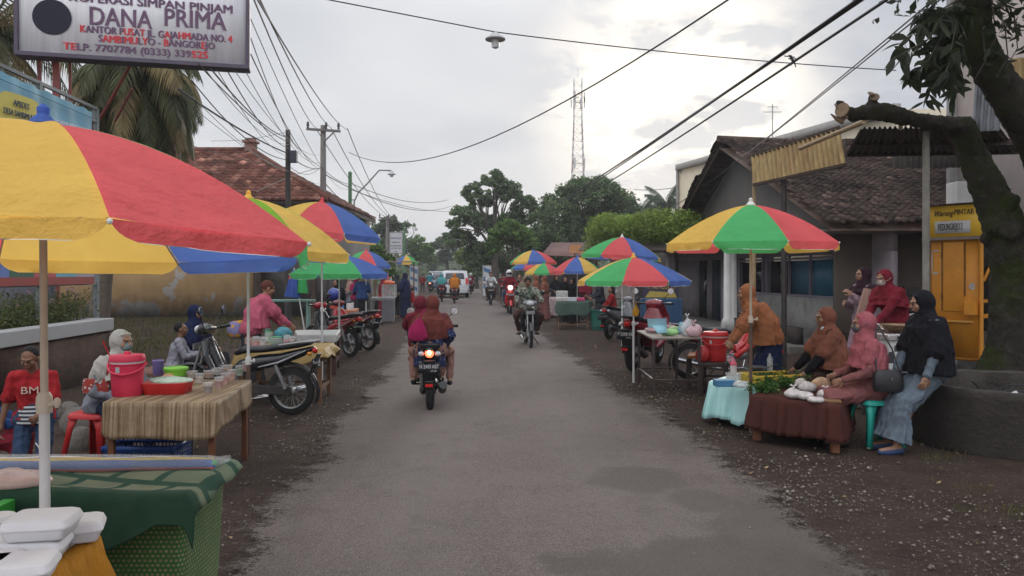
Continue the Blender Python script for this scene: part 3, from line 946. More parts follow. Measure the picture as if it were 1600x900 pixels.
def house_left():
 """tiled house with the peeling orange front wall, left"""
 Y0 = 30.0
 rt = thing('house', 'house with red tiled hip roof and peeling orange wall, left of the poles', 'house', (-13, Y0, 0))
 x0, x1 = -18.0, X(398, Y0)
 mb = MB(); mb.box(((x0 + x1) / 2, Y0 + .12, 2.2), (x1 - x0, .24, 4.4)); pw(mb.build('wall', orange_wall, smooth=False), rt)
 x2 = X(505, Y0)
 mb = MB(); mb.box(((x1 + x2) / 2 + .01, Y0 + .6, 2.2), (x2 - x1 - .02, .2, 4.4)); mb.box((x2, Y0 + 5, 2.2), (.2, 8.6, 4.4))
 pw(mb.build('wall', grey_wall, smooth=False), rt)
 mb = MB(); mb.box((x1 + .12, Y0 + .1, 2.2), (.30, .42, 4.38)); mb.box((x1 + 1.25, Y0 + .1, 2.2), (.16, .3, 4.38)); mb.box((x1 + 2.2, Y0 + .1, 2.2), (.2, .3, 4.38))
 pw(mb.build('column', wood_dark, bevel=.02), rt)
 # hip roof: a main ridge parallel to the wall and a hip falling to the right
 ze, zr = Z(312, 28.9), Z(236, 34)
 yE, yR, yB = 28.9, 34.0, 39.2
 xe = X(512, 28.9); xr = X(394, 34); xl = -22.0
 def plane(mb, a, b, c, d, seed):
  a, b, c, d = map(Vector, (a, b, c, d))
  ex = (b - a).normalized(); n = ex.cross(d - a).normalized(); ey = n.cross(ex)
  w_ = (b - a).length; h_ = (d - a).dot(ey)
  sl = (d - a).dot(ex) / h_; sr = (c - b).dot(ex) / h_
  tiles(mb, a, ex, ey, w_, h_, .30, .33, .035, .015, clip=lambda x, y: sl * y <= x <= w_ + sr * y, seed=seed)
  mb.slab([a - n * .05, b - n * .05, c - n * .05, d - n * .05], .03)
 mb = MB()
 plane(mb, (xl, yE, ze), (xe, yE, ze), (xr, yR, zr), (xl, yR, zr), 1)
 plane(mb, (xe, yE, ze), (xe, yB, ze), (xr, yR, zr), (xr, yR, zr), 2)
 mb.tube([(xl, yR, zr + .05), (xr, yR, zr + .05)], .12, 8); mb.tube([(xr, yR, zr + .05), (xe, yE, ze + .06)], .11, 8)
 roof = pw(mb.build('roof', tile_red, smooth=False), rt)
 mb = MB(); mb.box((xe / 2 + xl / 2, yE + .05, ze - .12), (xe - xl, .04, .2)); mb.box((xe - .04, (yE + yB) / 2, ze - .12), (.04, yB - yE, .2))
 pw(mb.build('fascia_board', wood_dark, smooth=False), rt)
 mb = MB(); mb.box(((x0 + x2) / 2, Y0 - .0, 4.42), (x2 - x0 + .6, 2, .05)); pw(mb.build('soffit', M('cream_soffit', (.38, .33, .25), .9), smooth=False), rt)
 for px in (392, 280, 262):
  m_ = MB(); c = Vector((X(px, yR), yR, zr))
  m_.box(c + Vector((0, 0, .16)), (.42, .42, .36)); m_.box(c + Vector((0, 0, .38)), (.58, .58, .09)); m_.box(c + Vector((0, 0, .48)), (.36, .36, .12))
  o = pw(m_.build('ridge_finial', M('red_brick_trim', (.22, .11, .09), .9, .3, 8, bump=.4)), rt)
 # a low grey boundary wall goes on along the road past the house
 A = RD(-5.6, 31.5); B = RD(-5.3, 48)
 mb = MB(); mb.prism([(A.x, A.y), (B.x, B.y), (B.x + .18, B.y), (A.x + .18, A.y)], 0, 2.0, 'Z')
 o = mb.build('boundary_wall', grey_wall, smooth=False)
 tag(o, 'grey rendered boundary wall behind the far left stalls', 'wall')
house_left()
def house_right():
 u_w, u_v = 7.6, 7.0     # wall plane and verge plane, both along the road
 rt = thing('house', 'old house with sagging dark tiled roof and white gable facing the road', 'house', RD(9, 20))
 pk = RD(u_v, 21.4, Z(219, 21.4)); ne = RD(u_v, 15.0, Z(346, 15)); fe = RD(u_v, 25.6, Z(345, 25.6))
 ex = Vector((1, 0, 0))
 Wd = 9.5
 # near slope, facing the camera
 ey = (pk - ne); h = ey.length; ey.normalize()
 mb = MB()
 a0 = Vector((ne.x, ne.y, ne.z))
 sk = (pk.x - ne.x) / h
 exx = Vector((1, 0, 0)); nn = exx.cross(ey).normalized(); eyp = nn.cross(exx)
 hh = (pk - ne).dot(eyp); skx = (pk - ne).dot(exx) / hh
 o_ = Vector(ne) - exx * 1.0
 rn = random.Random(4)
 tiles(mb, o_, exx, eyp, Wd + 1.0, hh, .165, .2, .028, .02,
    clip=lambda x, y: x > 1.0 + skx * y + .03 * math.sin(y * 14), seed=3)
 # gentle sag
 for V in mb.V:
  t = np.clip((V[:, 1] - ne.y) / (pk.y - ne.y), 0, 1)
  V[:, 2] -= .16 * np.sin(PI * t) * (.5 + .5 * np.sin(V[:, 0] * .7)) + .03 * np.sin(V[:, 0] * 2.1)
 # far slope
 eyf = (pk - fe).normalized(); nf = Vector((-1, 0, 0)).cross(eyf).normalized(); eyq = nf.cross(Vector((-1, 0, 0)))
 hf = (pk - fe).dot(eyq); m2 = MB()
 of = Vector(fe) + Vector((Wd, 0, 0))
 skf = (pk - fe).dot(Vector((-1, 0, 0))) / hf
 tiles(mb, of, Vector((-1, 0, 0)), eyq, Wd + .9, hf, .165, .2, .028, .02, clip=lambda x, y: x < Wd + skf * y, seed=5)
 mb.tube([pk + Vector((0, 0, .03)), pk + Vector((3, 0, -.10)), pk + Vector((Wd, 0, .0))], .10, 8)
 # underside tiles laid on battens (seen from the road)
 mb.slab([fe + Vector((0, 0, -.04)), fe + Vector((Wd, 0, -.04)), pk + Vector((Wd, 0, -.06)), pk + Vector((0, 0, -.06))], .015)
 mb.slab([ne + Vector((.06, 0, -.18)), ne + Vector((Wd, 0, -.18)), pk + Vector((Wd, 0, -.22)), pk + Vector((.06, 0, -.22))], .015)
 roof = pw(mb.build('roof', tile_dark, smooth=False), rt)
 # battens and rafters under the far overhang
 mb = MB()
 for i in range(16):
  t = i / 15; p = fe.lerp(pk, t) + Vector((0, 0, -.09))
  mb.bar(p, p + Vector((1.3, 0, 0)), .03, .03)
 for k in range(3):
  mb.bar(fe + Vector((.1 + .5 * k, 0, -.13)), pk + Vector((.1 + .5 * k, 0, -.16)), .05, .07)
 pw(mb.build('rafters', wood_dark, smooth=False), rt)
 # white gable wall along u_w, triangle on top
 def U(v, z): return RD(u_w, v, z)
 mb = MB()
 t = .14
 pts = [(15.4, 2.55), (26.6, 2.55), (26.0, 3.05), (21.4, pk.z - .28), (15.8, 2.75)]
 V = [tuple(U(v, z)) for v, z in pts] + [tuple(RD(u_w + t, v, z)) for v, z in pts]
 n = len(pts)
 mb.add(V, [tuple(range(n)), tuple(reversed(range(n, 2 * n)))] + [(i, i + n, (i + 1) % n + n, (i + 1) % n) for i in range(n)])
 pw(mb.build('gable_wall', plaster_mat('gable_white_plaster', (.80, .77, .72), (.6, .57, .53), .1, lowz=0.01), smooth=False), rt)
 # lower wall, set back under the porch
 ul = 8.35
 def wallseg(v0, v1, z0, z1, mat, name, uu=ul, th=.14):
  mb = MB(); A, B = RD(uu, v0), RD(uu, v1)
  d = (B - A).normalized(); nrm = Vector((d.y, -d.x, 0))
  c = (A + B) / 2 + nrm * th / 2
  mb.box((c.x, c.y, (z0 + z1) / 2), (th, (B - A).length, z1 - z0), rz=math.atan2(d.y, d.x) - PI / 2)
  return pw(mb.build(name, mat, smooth=False), rt)
 wallseg(15.3, 30, 2.1, 2.7, lilac_wall, 'wall')
 wallseg(15.3, 17.3, 0, 2.1, lilac_wall, 'wall')
 wallseg(17.3, 23.4, .0, 1.12, M('pale_dado_board', (.26, .25, .24), .8, .15, 2, dirt=.5), 'dado', ul - .04, .18)
 wallseg(21.3, 21.6, 1.12, 2.1, lilac_wall, 'wall')
 wallseg(23.4, 23.7, 0, 2.1, lilac_wall, 'wall'); wallseg(26.2, 26.6, 0, 2.1, lilac_wall, 'wall'); wallseg(24.9, 25.2, 0, 2.1, M('pale_door_frame', (.3, .3, .32), .7), 'door_frame')
 wallseg(27.6, 30, 0, 2.1, lilac_wall, 'wall')
 wallseg(23.7, 24.9, 0, 2.1, M('blue_door_leaf', (.03, .065, .09), .55), 'door', ul + .04, .05)
 wallseg(25.2, 26.2, 0, 2.1, M('dark_blue_door', (.015, .03, .045), .55), 'door', ul + .06, .05)
 wallseg(26.6, 27.6, 0, 2.1, glass_dark, 'window', ul + .06, .05)
 blue = M('blue_curtain_pane', (.035, .12, .19), .4, .25, 3, stretch=(6, 6, 1))
 f = wallseg(17.45, 19.9, 1.14, 1.98, blue, 'window', ul + .03, .03)
 wallseg(19.9, 21.3, 1.14, 1.98, glass_dark, 'window', ul + .05, .03)
 wallseg(21.6, 23.4, 1.14, 1.98, glass_dark, 'window', ul + .05, .03)
 mb = MB()
 for v in (17.4, 18.7, 19.9, 20.2, 21.3, 21.62, 22.5, 23.36):
  mb.bar(RD(ul - .03, v, 1.12), RD(ul - .03, v, 2.1), .06, .05)
 for z in (1.13, 2.03):
  mb.bar(RD(ul - .03, 17.4, z), RD(ul - .03, 23.4, z), .05, .05)
 pw(mb.build('window_frame', M('lilac_frame', (0.18, 0.156, 0.198), .7, .1), bevel=0), rt)
 # name plate over the window
 m4 = facing(RD(ul - .06, 19.6, 2.3), R(-86))
 mb = MB(); mb.box(RD(ul - .03, 19.6, 2.3), (.02, 1.3, .2), rz=R(4)); pw(mb.build('name_plate', M('dark_plate', (.07, .05, .06), .6), smooth=False), rt)
 # floor of the porch with step
 mb = MB(); mb.prism([(RD(6.9, 16.5).x, 16.5), (RD(6.9, 30).x, 30), (RD(9, 30).x, 30), (RD(9, 16.5).x, 16.5)], -.05, .14, 'Z')
 pw(mb.build('porch_floor', conc, bevel=.01), rt)
 wallseg(17.0, 21.5, .14, .50, plaster_mat('mossy_dark_parapet', (.10, .085, .075), (.06, .05, .045), .5), 'parapet', 7.25, .16)
 # porch ceiling
 mb = MB(); mb.prism([(RD(7.0, 15.3).x, 15.3), (RD(7.0, 31).x, 31), (RD(9, 31).x, 31), (RD(9, 15.3).x, 15.3)], 2.46, 2.52, 'Z')
 pw(mb.build('porch_ceiling', M('porch_ceiling_board', (.20, .18, .17), .9), smooth=False), rt)
 # fluted columns
 for i, (px, d, mt) in enumerate(((1141, 21.0, white_wall), (1048, 26.4, lilac_wall))):
  mb = MB(); c = GD(px, d)
  q = 24; zs = [0.0, .12, .14, .42, .5, 2.3, 2.36, 2.46]
  rs = [.30, .30, .24, .20, .16, .15, .2, .22]
  Vv = []; Ff = []
  for z_, r_ in zip(zs, rs):
   for k in range(q):
    a = 2 * PI * k / q
    f_ = 1 - (.09 if (k % 3 == 0 and .4 < z_ < 2.32) else 0)
    sx = 1 / max(abs(math.cos(a)), abs(math.sin(a))) ** .8
    Vv.append((c.x + math.cos(a) * r_ * f_ * sx, c.y + math.sin(a) * r_ * f_ * sx, z_))
  for a in range(len(zs) - 1):
   for k in range(q):
    Ff.append((a * q + k, a * q + (k + 1) % q, (a + 1) * q + (k + 1) % q, (a + 1) * q + k))
  mb.add(Vv, Ff)
  pw(mb.build('column', mt, ang=30), rt)
 # front wall under the near eave, sooty brick with a wide dark opening
 mb = MB(); xa = RD(u_w, 16).x + .05
 mb.box(((xa + 9.15) / 2, 16.1, 1.25), (9.15 - xa, .2, 2.5)); mb.box((14.1, 16.1, 1.25), (5.2, .2, 2.5)); mb.box((10.33, 16.1, 2.15), (2.36, .2, .7)); mb.box((10.33, 16.1, .25), (2.36, .2, .5))
 pw(mb.build('wall', dark_wall, smooth=False), rt)
 mb = MB(); mb.box((10.3, 16.9, 1.0), (2.8, .05, 2.0)); pw(mb.build('window', M('dark_interior_board', (.02, .018, .02), .9), smooth=False), rt)
 mb = MB(); mb.box((8.0, 15.92, 1.15), (.3, .14, .5)); mb.box((8.0, 15.85, 1.3), (.18, .05, .14)); pw(mb.build('meter_box', M('meter_grey', (.06, .055, .055), .6), bevel=.01), rt)
 mb = MB(); mb.tube([(7.55, 15.96, .1), (7.55, 15.96, 2.4)], .025); mb.tube([(8.6, 15.96, 1.4), (8.6, 15.96, 2.4)], .018); pw(mb.build('conduit', steel_dark), rt)
 mb = MB(); mb.box(((xa + 13) / 2, 15.7, .12), (13 - xa, 1.0, .24)); pw(mb.build('plinth', conc, bevel=.01), rt)
house_right()
def pale_block():
 rt = thing('building', 'pale cream flat-roofed hall rising behind the old tiled house', 'building', RD(12, 30))
 A, B = RD(12, 21.5), RD(12, 43)
 wallm = M('cream_wall_paint', (0.682, 0.605, 0.462), .85, .08, 1, dirt=.15)
 mb = MB()
 z0, z1 = Z(262, 43) , Z(192, 23.5)
 V = [(A.x, A.y, 0), (B.x, B.y, 0), (B.x + 11, B.y, 0), (A.x + 11, A.y, 0)]
 T = [(x, y, z1 if i in (0, 3) else z0) for i, (x, y, _) in enumerate(V)]
 mb.add(V + T, [(0, 1, 5, 4), (1, 2, 6, 5), (2, 3, 7, 6), (3, 0, 4, 7), (4, 5, 6, 7), (3, 2, 1, 0)])
 pw(mb.build('wall', wallm, smooth=False), rt)
 mb = MB(); mb.bar(Vector(T[0]) + Vector((-.1, 0, 0)), Vector(T[1]) + Vector((-.1, 0, 0)), .22, .3); mb.bar(Vector(T[1]), Vector(T[2]), .3, .22)
 pw(mb.build('roof_edge', M('grey_coping', (.33, .31, .29), .8), smooth=False), rt)
 mb = MB(); p = RD(12.3, 31, Z(215, 31)); mb.tube([p, p + Vector((0, 0, 1.3))], .02, 6); mb.tube([p + Vector((-.35, 0, 1.0)), p + Vector((.35, 0, 1.0))], .015, 5); mb.tube([p + Vector((-.2, 0, 1.2)), p + Vector((.2, 0, 1.2))], .015, 5)
 pw(mb.build('aerial', steel_grey), rt)
 mb = MB(); mb.tube([B + Vector((-.1, -.1, 0)), B + Vector((-.1, -.1, z0))], .09, 8); pw(mb.build('downpipe', steel_grey), rt)
pale_block()
def side_tall_building():
 """tall stained building at the right edge behind the big tree"""
 rt = thing('building', 'tall building with stained pinkish plaster behind the big mossy tree', 'building', (12, 13.5, 0))
 A = RD(10.7, 17.0); B = RD(10.7, 10.2)
 mb = MB(); mb.prism([(A.x, A.y), (B.x, B.y), (B.x + 6, B.y), (A.x + 6, A.y)], 0, 9.4, 'Z'); pw(mb.build('wall', plaster_mat('stained_pink_plaster', (0.414, 0.36, 0.342), (.16, .14, .13), .32, edge=.15), smooth=False), rt)
 mb = MB(); mb.box((A.x - .08, 17.05, 4.7), (.16, .16, 9.4)); pw(mb.build('corner_pipe', steel_grey), rt)
 mb = MB(); mb.box((X(1497, 13.5), 13.4, 1.6), (.34, .34, 3.2));
 pw(mb.build('column', white_wall, bevel=.01), rt)
side_tall_building()
def corrugated(mb, quad, n=24, amp=.02, thick=.004, sub=6):
 """corrugated sheet spanning the quad a,b,c,d (corrugation along a->d)"""
 a, b, c, d = map(Vector, quad)
 nn = (b - a).cross(d - a).normalized()
 K = n * sub
 V = []
 for z in (0, thick):
  for j in range(3):
   for i in range(K + 1):
    t = i / K; s = j / 2
    p = a.lerp(b, t).lerp(d.lerp(c, t), s) + nn * (amp * math.sin(2 * PI * n * t) + z)
    V.append(tuple(p))
 W_ = K + 1; F = []
 for j in range(2):
  for i in range(K):
   q = j * W_ + i
   F.append((q, q + 1, q + W_ + 1, q + W_)); q += 3 * W_
   F.append((q, q + W_, q + W_ + 1, q + 1))
 return mb.add(V, F)
def canopy_right():
 # yellow-rusty corrugated panel on two posts
 rt = thing('corrugated_panel', 'yellowish rusty corrugated sheet raised on posts above the right parasol', 'roof sheet', GD(1225, 13.2))
 q = [P(1177, 289, 14.2), P(1322, 257, 12.6), P(1312, 199, 12.8), P(1174, 244, 14.4)]
 yel = M('rusty_yellow_sheet', (0.336, 0.24, 0.104), .6, .3, 3, stretch=(4, 4, .4), dirt=.75, dirtcol=(.22, .10, .04), metal=.1)
 mb = MB(); corrugated(mb, q, 20, .022); pw(mb.build('sheet', yel), rt)
 mb = MB(); mb.bar(q[0], q[1], .05, .05); mb.bar(q[3], q[2], .05, .05)
 pw(mb.build('batten', wood_dark), rt)
 mb = MB(); mb.tube([GD(1225, 13.8, 0), GD(1225, 13.8, Z(250, 13.8))], .05, 8); pw(mb.build('post', steel_dark), rt)
 mb = MB(); mb.tube([GD(1178, 14.3, 0), GD(1178, 14.3, Z(270, 14.3))], .035, 8); pw(mb.build('post', bamboo), rt)
 # dark lean-to canopy on the grey pole
 rt = thing('lean_to_canopy', 'dark sheet-metal lean-to canopy on a tall grey pole beside the yellow kiosk', 'canopy', GD(1447, 10.6))
 a, b_, c_, d_ = P(1262, 238, 12.2), P(1545, 205, 9.7), P(1590, 262, 12.4), P(1330, 262, 14.6)
 mb = MB()
 a2 = P(1352, 200, 10.4)
 q = [P(1322, 240, 12.3), P(1345, 200, 10.4), P(1560, 196, 9.9), P(1590, 236, 12.9)]
 corrugated(mb, [q[0], q[3], q[2], q[1]], 26, .02); pw(mb.build('sheet', M('shade_dark_sheet', (.07, .06, .055), .7, .4, 2, metal=.2)), rt)  # the shade of the underside is put into the sheet's dark colour
 mb = MB(); mb.tube([P(1250, 232, 12.8), P(1350, 190, 10.3)], .035, 8); pw(mb.build('bamboo_edge', bamboo), rt)
 mb = MB()
 mb.bar(P(1322, 222, 11.4), P(1580, 222, 11.4), .07, .09); mb.bar(q[0], q[3], .08, .1)
 for t in (.3, .62):
  mb.bar(q[0].lerp(q[3], t), q[1].lerp(q[2], t), .05, .08)
 pw(mb.build('beam', wood_dark), rt)
 mb = MB(); mb.tube([GD(1447, 10.4), GD(1447, 10.4, Z(205, 10.4))], .044, 10); pw(mb.build('pole', M('grey_painted_pole', (.24, .225, .19), .6, .3, 4, dirt=.4)), rt)
 # two hanging corrugated sheets near the tree
 o = corrugated(MB(), [P(1518, 206, 9.2), P(1562, 204, 9.1), P(1574, 98, 9.1), P(1524, 116, 9.2)], 4, .016, .004).build('hanging_sheet', M('dull_zinc_sheet', (.30, .31, .33), .45, .3, 2, metal=.6, dirt=.4))
 tag(o, 'dull grey corrugated zinc sheet hanging beside the mossy tree fork', 'roof sheet')
 o = corrugated(MB(), [P(1578, 140, 10), P(1612, 150, 10), P(1612, 88, 10), P(1578, 92, 10)], 3, .02, .004).build('hanging_sheet', yel)
 tag(o, 'scrap of rusty yellow corrugated sheet at the right edge above the tree', 'roof sheet')
 o = corrugated(MB(), [P(1395, 262, 12.9), P(1500, 262, 12.9), P(1500, 215, 12.9), P(1395, 215, 12.9)], 12, .02, .004).build('hanging_sheet', M('shade_dark_sheet'))
 tag(o, 'dark corrugated sheet closing the back of the lean-to canopy', 'roof sheet')
canopy_right()
def awning_mid():
 """low dark awning with fabric roof left of the old house; lilac columns under it"""
 rt = thing('market_awning', 'low dark brown awning roof behind the middle right parasols', 'awning', RD(7.2, 30))
 q = [P(905, 384, 38), P(1066, 372, 24), P(1075, 352, 25.5), P(925, 362, 40)]
 q2 = [P(905, 392, 38), P(1062, 392, 23.5), P(1075, 356, 26), P(925, 362, 40)]
 mb = MB(); mb.slab([q2[0], q2[1], q2[2], q2[3]], .03); pw(mb.build('sheet', M('brown_awning_sheet', (0.077, 0.0595, 0.049), .85, .3, 1.5)), rt)
 mb = MB()
 for i, (px, d) in enumerate(((990, 31), (1010, 30.5), (958, 35))):
  mb = MB(); c = GD(px, d); mb.lathe([(.24, 0), (.24, .1), (.17, .3), (.13, .5), (.13, 2.2), (.18, 2.35)], c, 8); pw(mb.build('column', lilac_wall, ang=20), rt)
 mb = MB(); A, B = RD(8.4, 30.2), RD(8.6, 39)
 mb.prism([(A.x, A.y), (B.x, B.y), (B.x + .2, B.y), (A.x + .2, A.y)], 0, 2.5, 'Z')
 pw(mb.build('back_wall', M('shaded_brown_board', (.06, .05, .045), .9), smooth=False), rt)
 # a red-brown roof and an orange board beyond
 rt = thing('shack', 'small shack with rust-brown roof behind the parasol row, right', 'shack', RD(7, 44))
 mb = MB(); mb.slab([P(846, 400, 46), P(925, 402, 43), P(915, 380, 50), P(862, 380, 50)], .05); pw(mb.build('roof', M('rust_roof', (.16, .085, .07), .8, .3, 2), smooth=False), rt)
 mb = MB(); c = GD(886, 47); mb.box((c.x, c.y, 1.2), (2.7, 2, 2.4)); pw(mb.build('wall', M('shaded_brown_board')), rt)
 rt = thing('shop_board', 'orange rectangular board above the parasol row, right', 'sign', GD(904, 41))
 mb = MB(); mb.box(P(904, 389, 41), (.92, .05, .42)); pw(mb.build('panel', M('orange_board', (.5, .23, .1), .7, .2, 3)), rt)
 mb = MB(); mb.tube([GD(898, 41.1), P(898, 385, 41.1)], .03, 6); mb.tube([GD(910, 41.1), P(910, 385, 41.1)], .03, 6); pw(mb.build('post', steel_dark), rt)
awning_mid()
def planter_and_gate():
 # raised brick flower bed with white coping
 uu = -5.67
 A, B = RD(uu, 8.3), RD(uu, 12.9)
 d = (B - A).normalized(); nrm = Vector((-d.y, d.x, 0))
 rz = math.atan2(d.y, d.x) - PI / 2
 rt = thing('raised_flower_bed', 'raised brick flower bed with white coping along the left verge', 'planter', (A + B) / 2)
 mb = MB(); c = (A + B) / 2 + nrm * .1
 mb.box((c.x, c.y, .36), (.2, (B - A).length, .76), rz=rz)
 c2 = B + nrm * 1.2; mb.box((c2.x, c2.y, .36), (2.4, .2, .76), rz=rz)
 pw(mb.build('brick_wall', brick_mat('planter_brick', (0.06, 0.033, 0.0252), (0.096, 0.048, 0.033), (0.06, 0.051, 0.042), plane='YZ'), smooth=False), rt)
 mb = MB(); mb.box((c.x - .0, c.y, .84), (.28, (B - A).length + .1, .2), rz=rz); mb.box((c2.x, c2.y, .84), (2.45, .28, .197), rz=rz)
 pw(mb.build('coping', M('whitewashed_coping', (.33, .33, .33), .85, .10, 1.5), bevel=.012), rt)
 mb = MB(); c3 = (A + B) / 2 + nrm * 1.2; mb.box((c3.x, c3.y, .38), (2.2, (B - A).length - .3, .74), rz=rz); pw(mb.build('soil', M('bed_soil', (.06, .045, .035), .95)), rt)
 # plants in it: individual bushes
 rnd = np.random.default_rng(12)
 lm = leafmat('bed', (0.096, 0.112, 0.04), .5)
 lab = ['flowering bush at the near left end of the raised bed', 'bushy flowering plant, second from the left in the raised bed',
     'leafy flowering plant, middle of the raised bed', 'green flowering plant, fourth from the left in the raised bed',
     'spreading bush with pink blossoms at the far end of the raised bed', 'tall sprigs with pink blossoms on the corner of the raised bed']
 for i in range(6):
  v = 8.6 + i * .8
  p = RD(uu - .72, v, .78)
  r_ = thing('flowering_bush', lab[i], 'bush', p, group='flowering bushes in the raised bed')
  m_ = MB(); n = 3200
  pts = rnd.normal(0, 1, (n, 3)) * np.array([.26, .34, .17]) + np.array([0, 0, .18])
  pts[:, 2] = np.abs(pts[:, 2]); pts[:, 0] = np.where(pts[:, 0] > .5, pts[:, 0] - .6, pts[:, 0])
  leaves(m_, pts, .05, rnd, droop=-.2, ratio=.5)
  st = MB()
  fl = MB()
  for k in range(26):
   a = rnd.uniform(0, 6.28); h = rnd.uniform(.25, .5) + (.16 if i >= 4 else 0); q = rnd.uniform(.05, .38)
   e = Vector((math.cos(a) * q + (.2 if i == 5 else 0), math.sin(a) * q, h))
   st.tube([(math.cos(a) * .05, math.sin(a) * .05, -.03), e * .6, e], [.006, .005, .003], 4)
   lp = np.array([tuple(e * (.5 + .5 * j / 9) + Vector(rnd.normal(0, .02, 3))) for j in range(10)]); leaves(m_, lp, .045, rnd)
   if k % 3 == 0:
    fp = np.array([tuple(e)] * 6) + rnd.normal(0, .014, (6, 3)); leaves(fl, fp, .032, rnd, ratio=.8)
  m_.build('leaves', lm, r_, smooth=False); st.build('stem', M('green_stem', (.10, .11, .05), .8), r_)
  fl.build('blossom', M('pink_petal', (.48, .26, .36), .7, .15, 4, tl=.3), r_, smooth=False)
 # tall metal frame carrying banners, behind the bed
 u2 = -6.2
 rt = thing('gate_frame', 'tall grey metal frame fence carrying banners behind the flower bed', 'fence', RD(u2, 11))
 mb = MB(); zt = Z(168, 13.4 * 1.0)
 vE = 12.45 * 6.2 / 5.67
 zt = Z(170, vE)
 v0 = 6.2 / (715 / FPX) * .92
 for z in (zt, zt - .1 - .12, 1.5):
  mb.bar(RD(u2, v0, z), RD(u2, vE, z), .05, .05)
 k = 0; v = v0
 while v < vE + .01:
  mb.bar(RD(u2, v, zt - .25), RD(u2, v, zt + .0), .03, .03); v += .9
 for v in (v0, (v0 + vE) / 2, vE):
  mb.bar(RD(u2, v, 0), RD(u2, v, zt), .07, .07)
 pw(mb.build('frame', M('grey_green_steel', (.17, .19, .19), .6, .25, 5, dirt=.4)), rt)
 # light blue banner on its upper half
 u3 = u2 + .06
 rt = thing('cloth_banner', 'light blue printed banner tied to the tall frame above the yellow parasol', 'banner', RD(u3, 11))
 vb = vE - .25; va = v0
 zb1, zb0 = zt - .10, zt - 1.5
 def bf(s, t):
  v = va + (vb - va) * s
  return RD(u3 + .02 * math.sin(s * 40 + t * 3) , v, zb0 + (zb1 - zb0) * t - .02 * math.sin(PI * s * 9) ** 2 * max(0, t - .8) * 5)
 mb = MB(); mb.grid(bf, 60, 10)
 pw(mb.build('fabric', M('sky_blue_banner', (.22, .44, .56), .7, .12, 2, tl=.2)), rt)
 yaw = R(86.1)
 def bm(v, z): return facing(RD(u3 + .05, v, z), yaw)
 mb = MB()
 m4 = bm(11.05, zb1 - .52)
 pts = []
 for k in range(24):
  a = 2 * PI * k / 24
  pts.append((math.copysign(abs(math.cos(a)) ** .4, math.cos(a)) * .42, math.copysign(abs(math.sin(a)) ** .4, math.sin(a)) * .28, 0))
 mb.add([tuple(m4 @ Vector(p)) for p in pts], [tuple(range(24))]); pw(mb.build('yellow_badge', M('badge_yellow', (.62, .52, .12), .7, .1), smooth=False), rt)
 ink = M('navy_ink', (.05, .07, .12), .8, .1)
 for s_, dz, wd in (('APBDES', .14, .32), ('DESA SAMBIMULYO', .0, .7), ('TAHUN 2022', -.13, .42)):
  pw(text(s_, .12, facing(RD(u3 + .07, 11.05, zb1 - .52 + dz), yaw), ink, None, width=wd), rt)
 wi = M('white_ink', (.7, .7, .7), .8, .05)
 for s_, dz, v, wd in (('ANGGARAN PENDAPATAN DAN', .12, 12.3, 1.35), ('DESA TAHUN 2022', -.1, 12.35, 1.0), ('KECAMATAN', -.32, 12.5, .7)):
  pw(text(s_, .14, facing(RD(u3 + .07, v, zb1 - .55 + dz), yaw), wi, None, width=wd), rt)
 mb = MB()
 m4 = facing(RD(u3 + .07, 13.1, zb1 - .95), yaw)
 for a in range(8):
  an = R(20 + a * 20)
  mb.add([tuple(m4 @ Vector(p)) for p in ((0, -.1, 0), (math.cos(an) * .2, math.sin(an) * .2 - .02, 0), (math.cos(an + .2) * .2, math.sin(an + .2) * .2 - .02, 0))], [(0, 1, 2)])
 pw(mb.build('emblem', M('gold_print', (.42, .28, .08), .7), smooth=False), rt)
 mb = MB()
 for dz in (.0,):
  for z in (zb1 - .14, zb0 + .12):
   mb.bar(RD(u3 + .065, va + .1, z), RD(u3 + .065, vb - .15, z), .012, .004)
 pw(mb.build('border_line', ink, smooth=False), rt)
 # lower, many-coloured banner
 rt = thing('cloth_banner', 'red-edged many-coloured banner on the frame just above the flowers', 'banner', RD(u3, 10.5))
 mb = MB(); zl = Z(447, 11.0)
 va2, vb2 = 9.6, 13.4
 cols = [M('ban_' + str(i), c, .7, .25, 3) for i, c in enumerate([(.45, .06, .06), (.10, .16, .4), (.03, .10, .06), (.42, .07, .08), (.12, .35, .42), (.3, .3, .34), (.26, .035, .03)])]
 for i in range(6):
  a_, b_ = va2 + (vb2 - va2) * i / 6, va2 + (vb2 - va2) * (i + 1) / 6
  mb.add([tuple(RD(u3, a_, zl)), tuple(RD(u3, b_, zl)), tuple(RD(u3, b_, zl + .75)), tuple(RD(u3, a_, zl + .75))], [(0, 1, 2, 3)], mi=i)
  mb.add([tuple(RD(u3 + .01, a_, zl)), tuple(RD(u3 + .01, b_, zl)), tuple(RD(u3 + .01, b_, zl + .12)), tuple(RD(u3 + .01, a_, zl + .12))], [(0, 1, 2, 3)], mi=6)
 pw(mb.build('fabric', cols, smooth=False), rt)
 mb = MB(); c = RD(-7.2, 11.5); mb.box((c.x - 1.5, 12.6, .75), (4.4, .14, 1.5));
 o = mb.build('low_wall', M('slate_grey_wall', (.10, .10, .115), .85, .2, 2), smooth=False); tag(o, 'slate grey low wall behind the flower bed and banner', 'wall')
planter_and_gate()
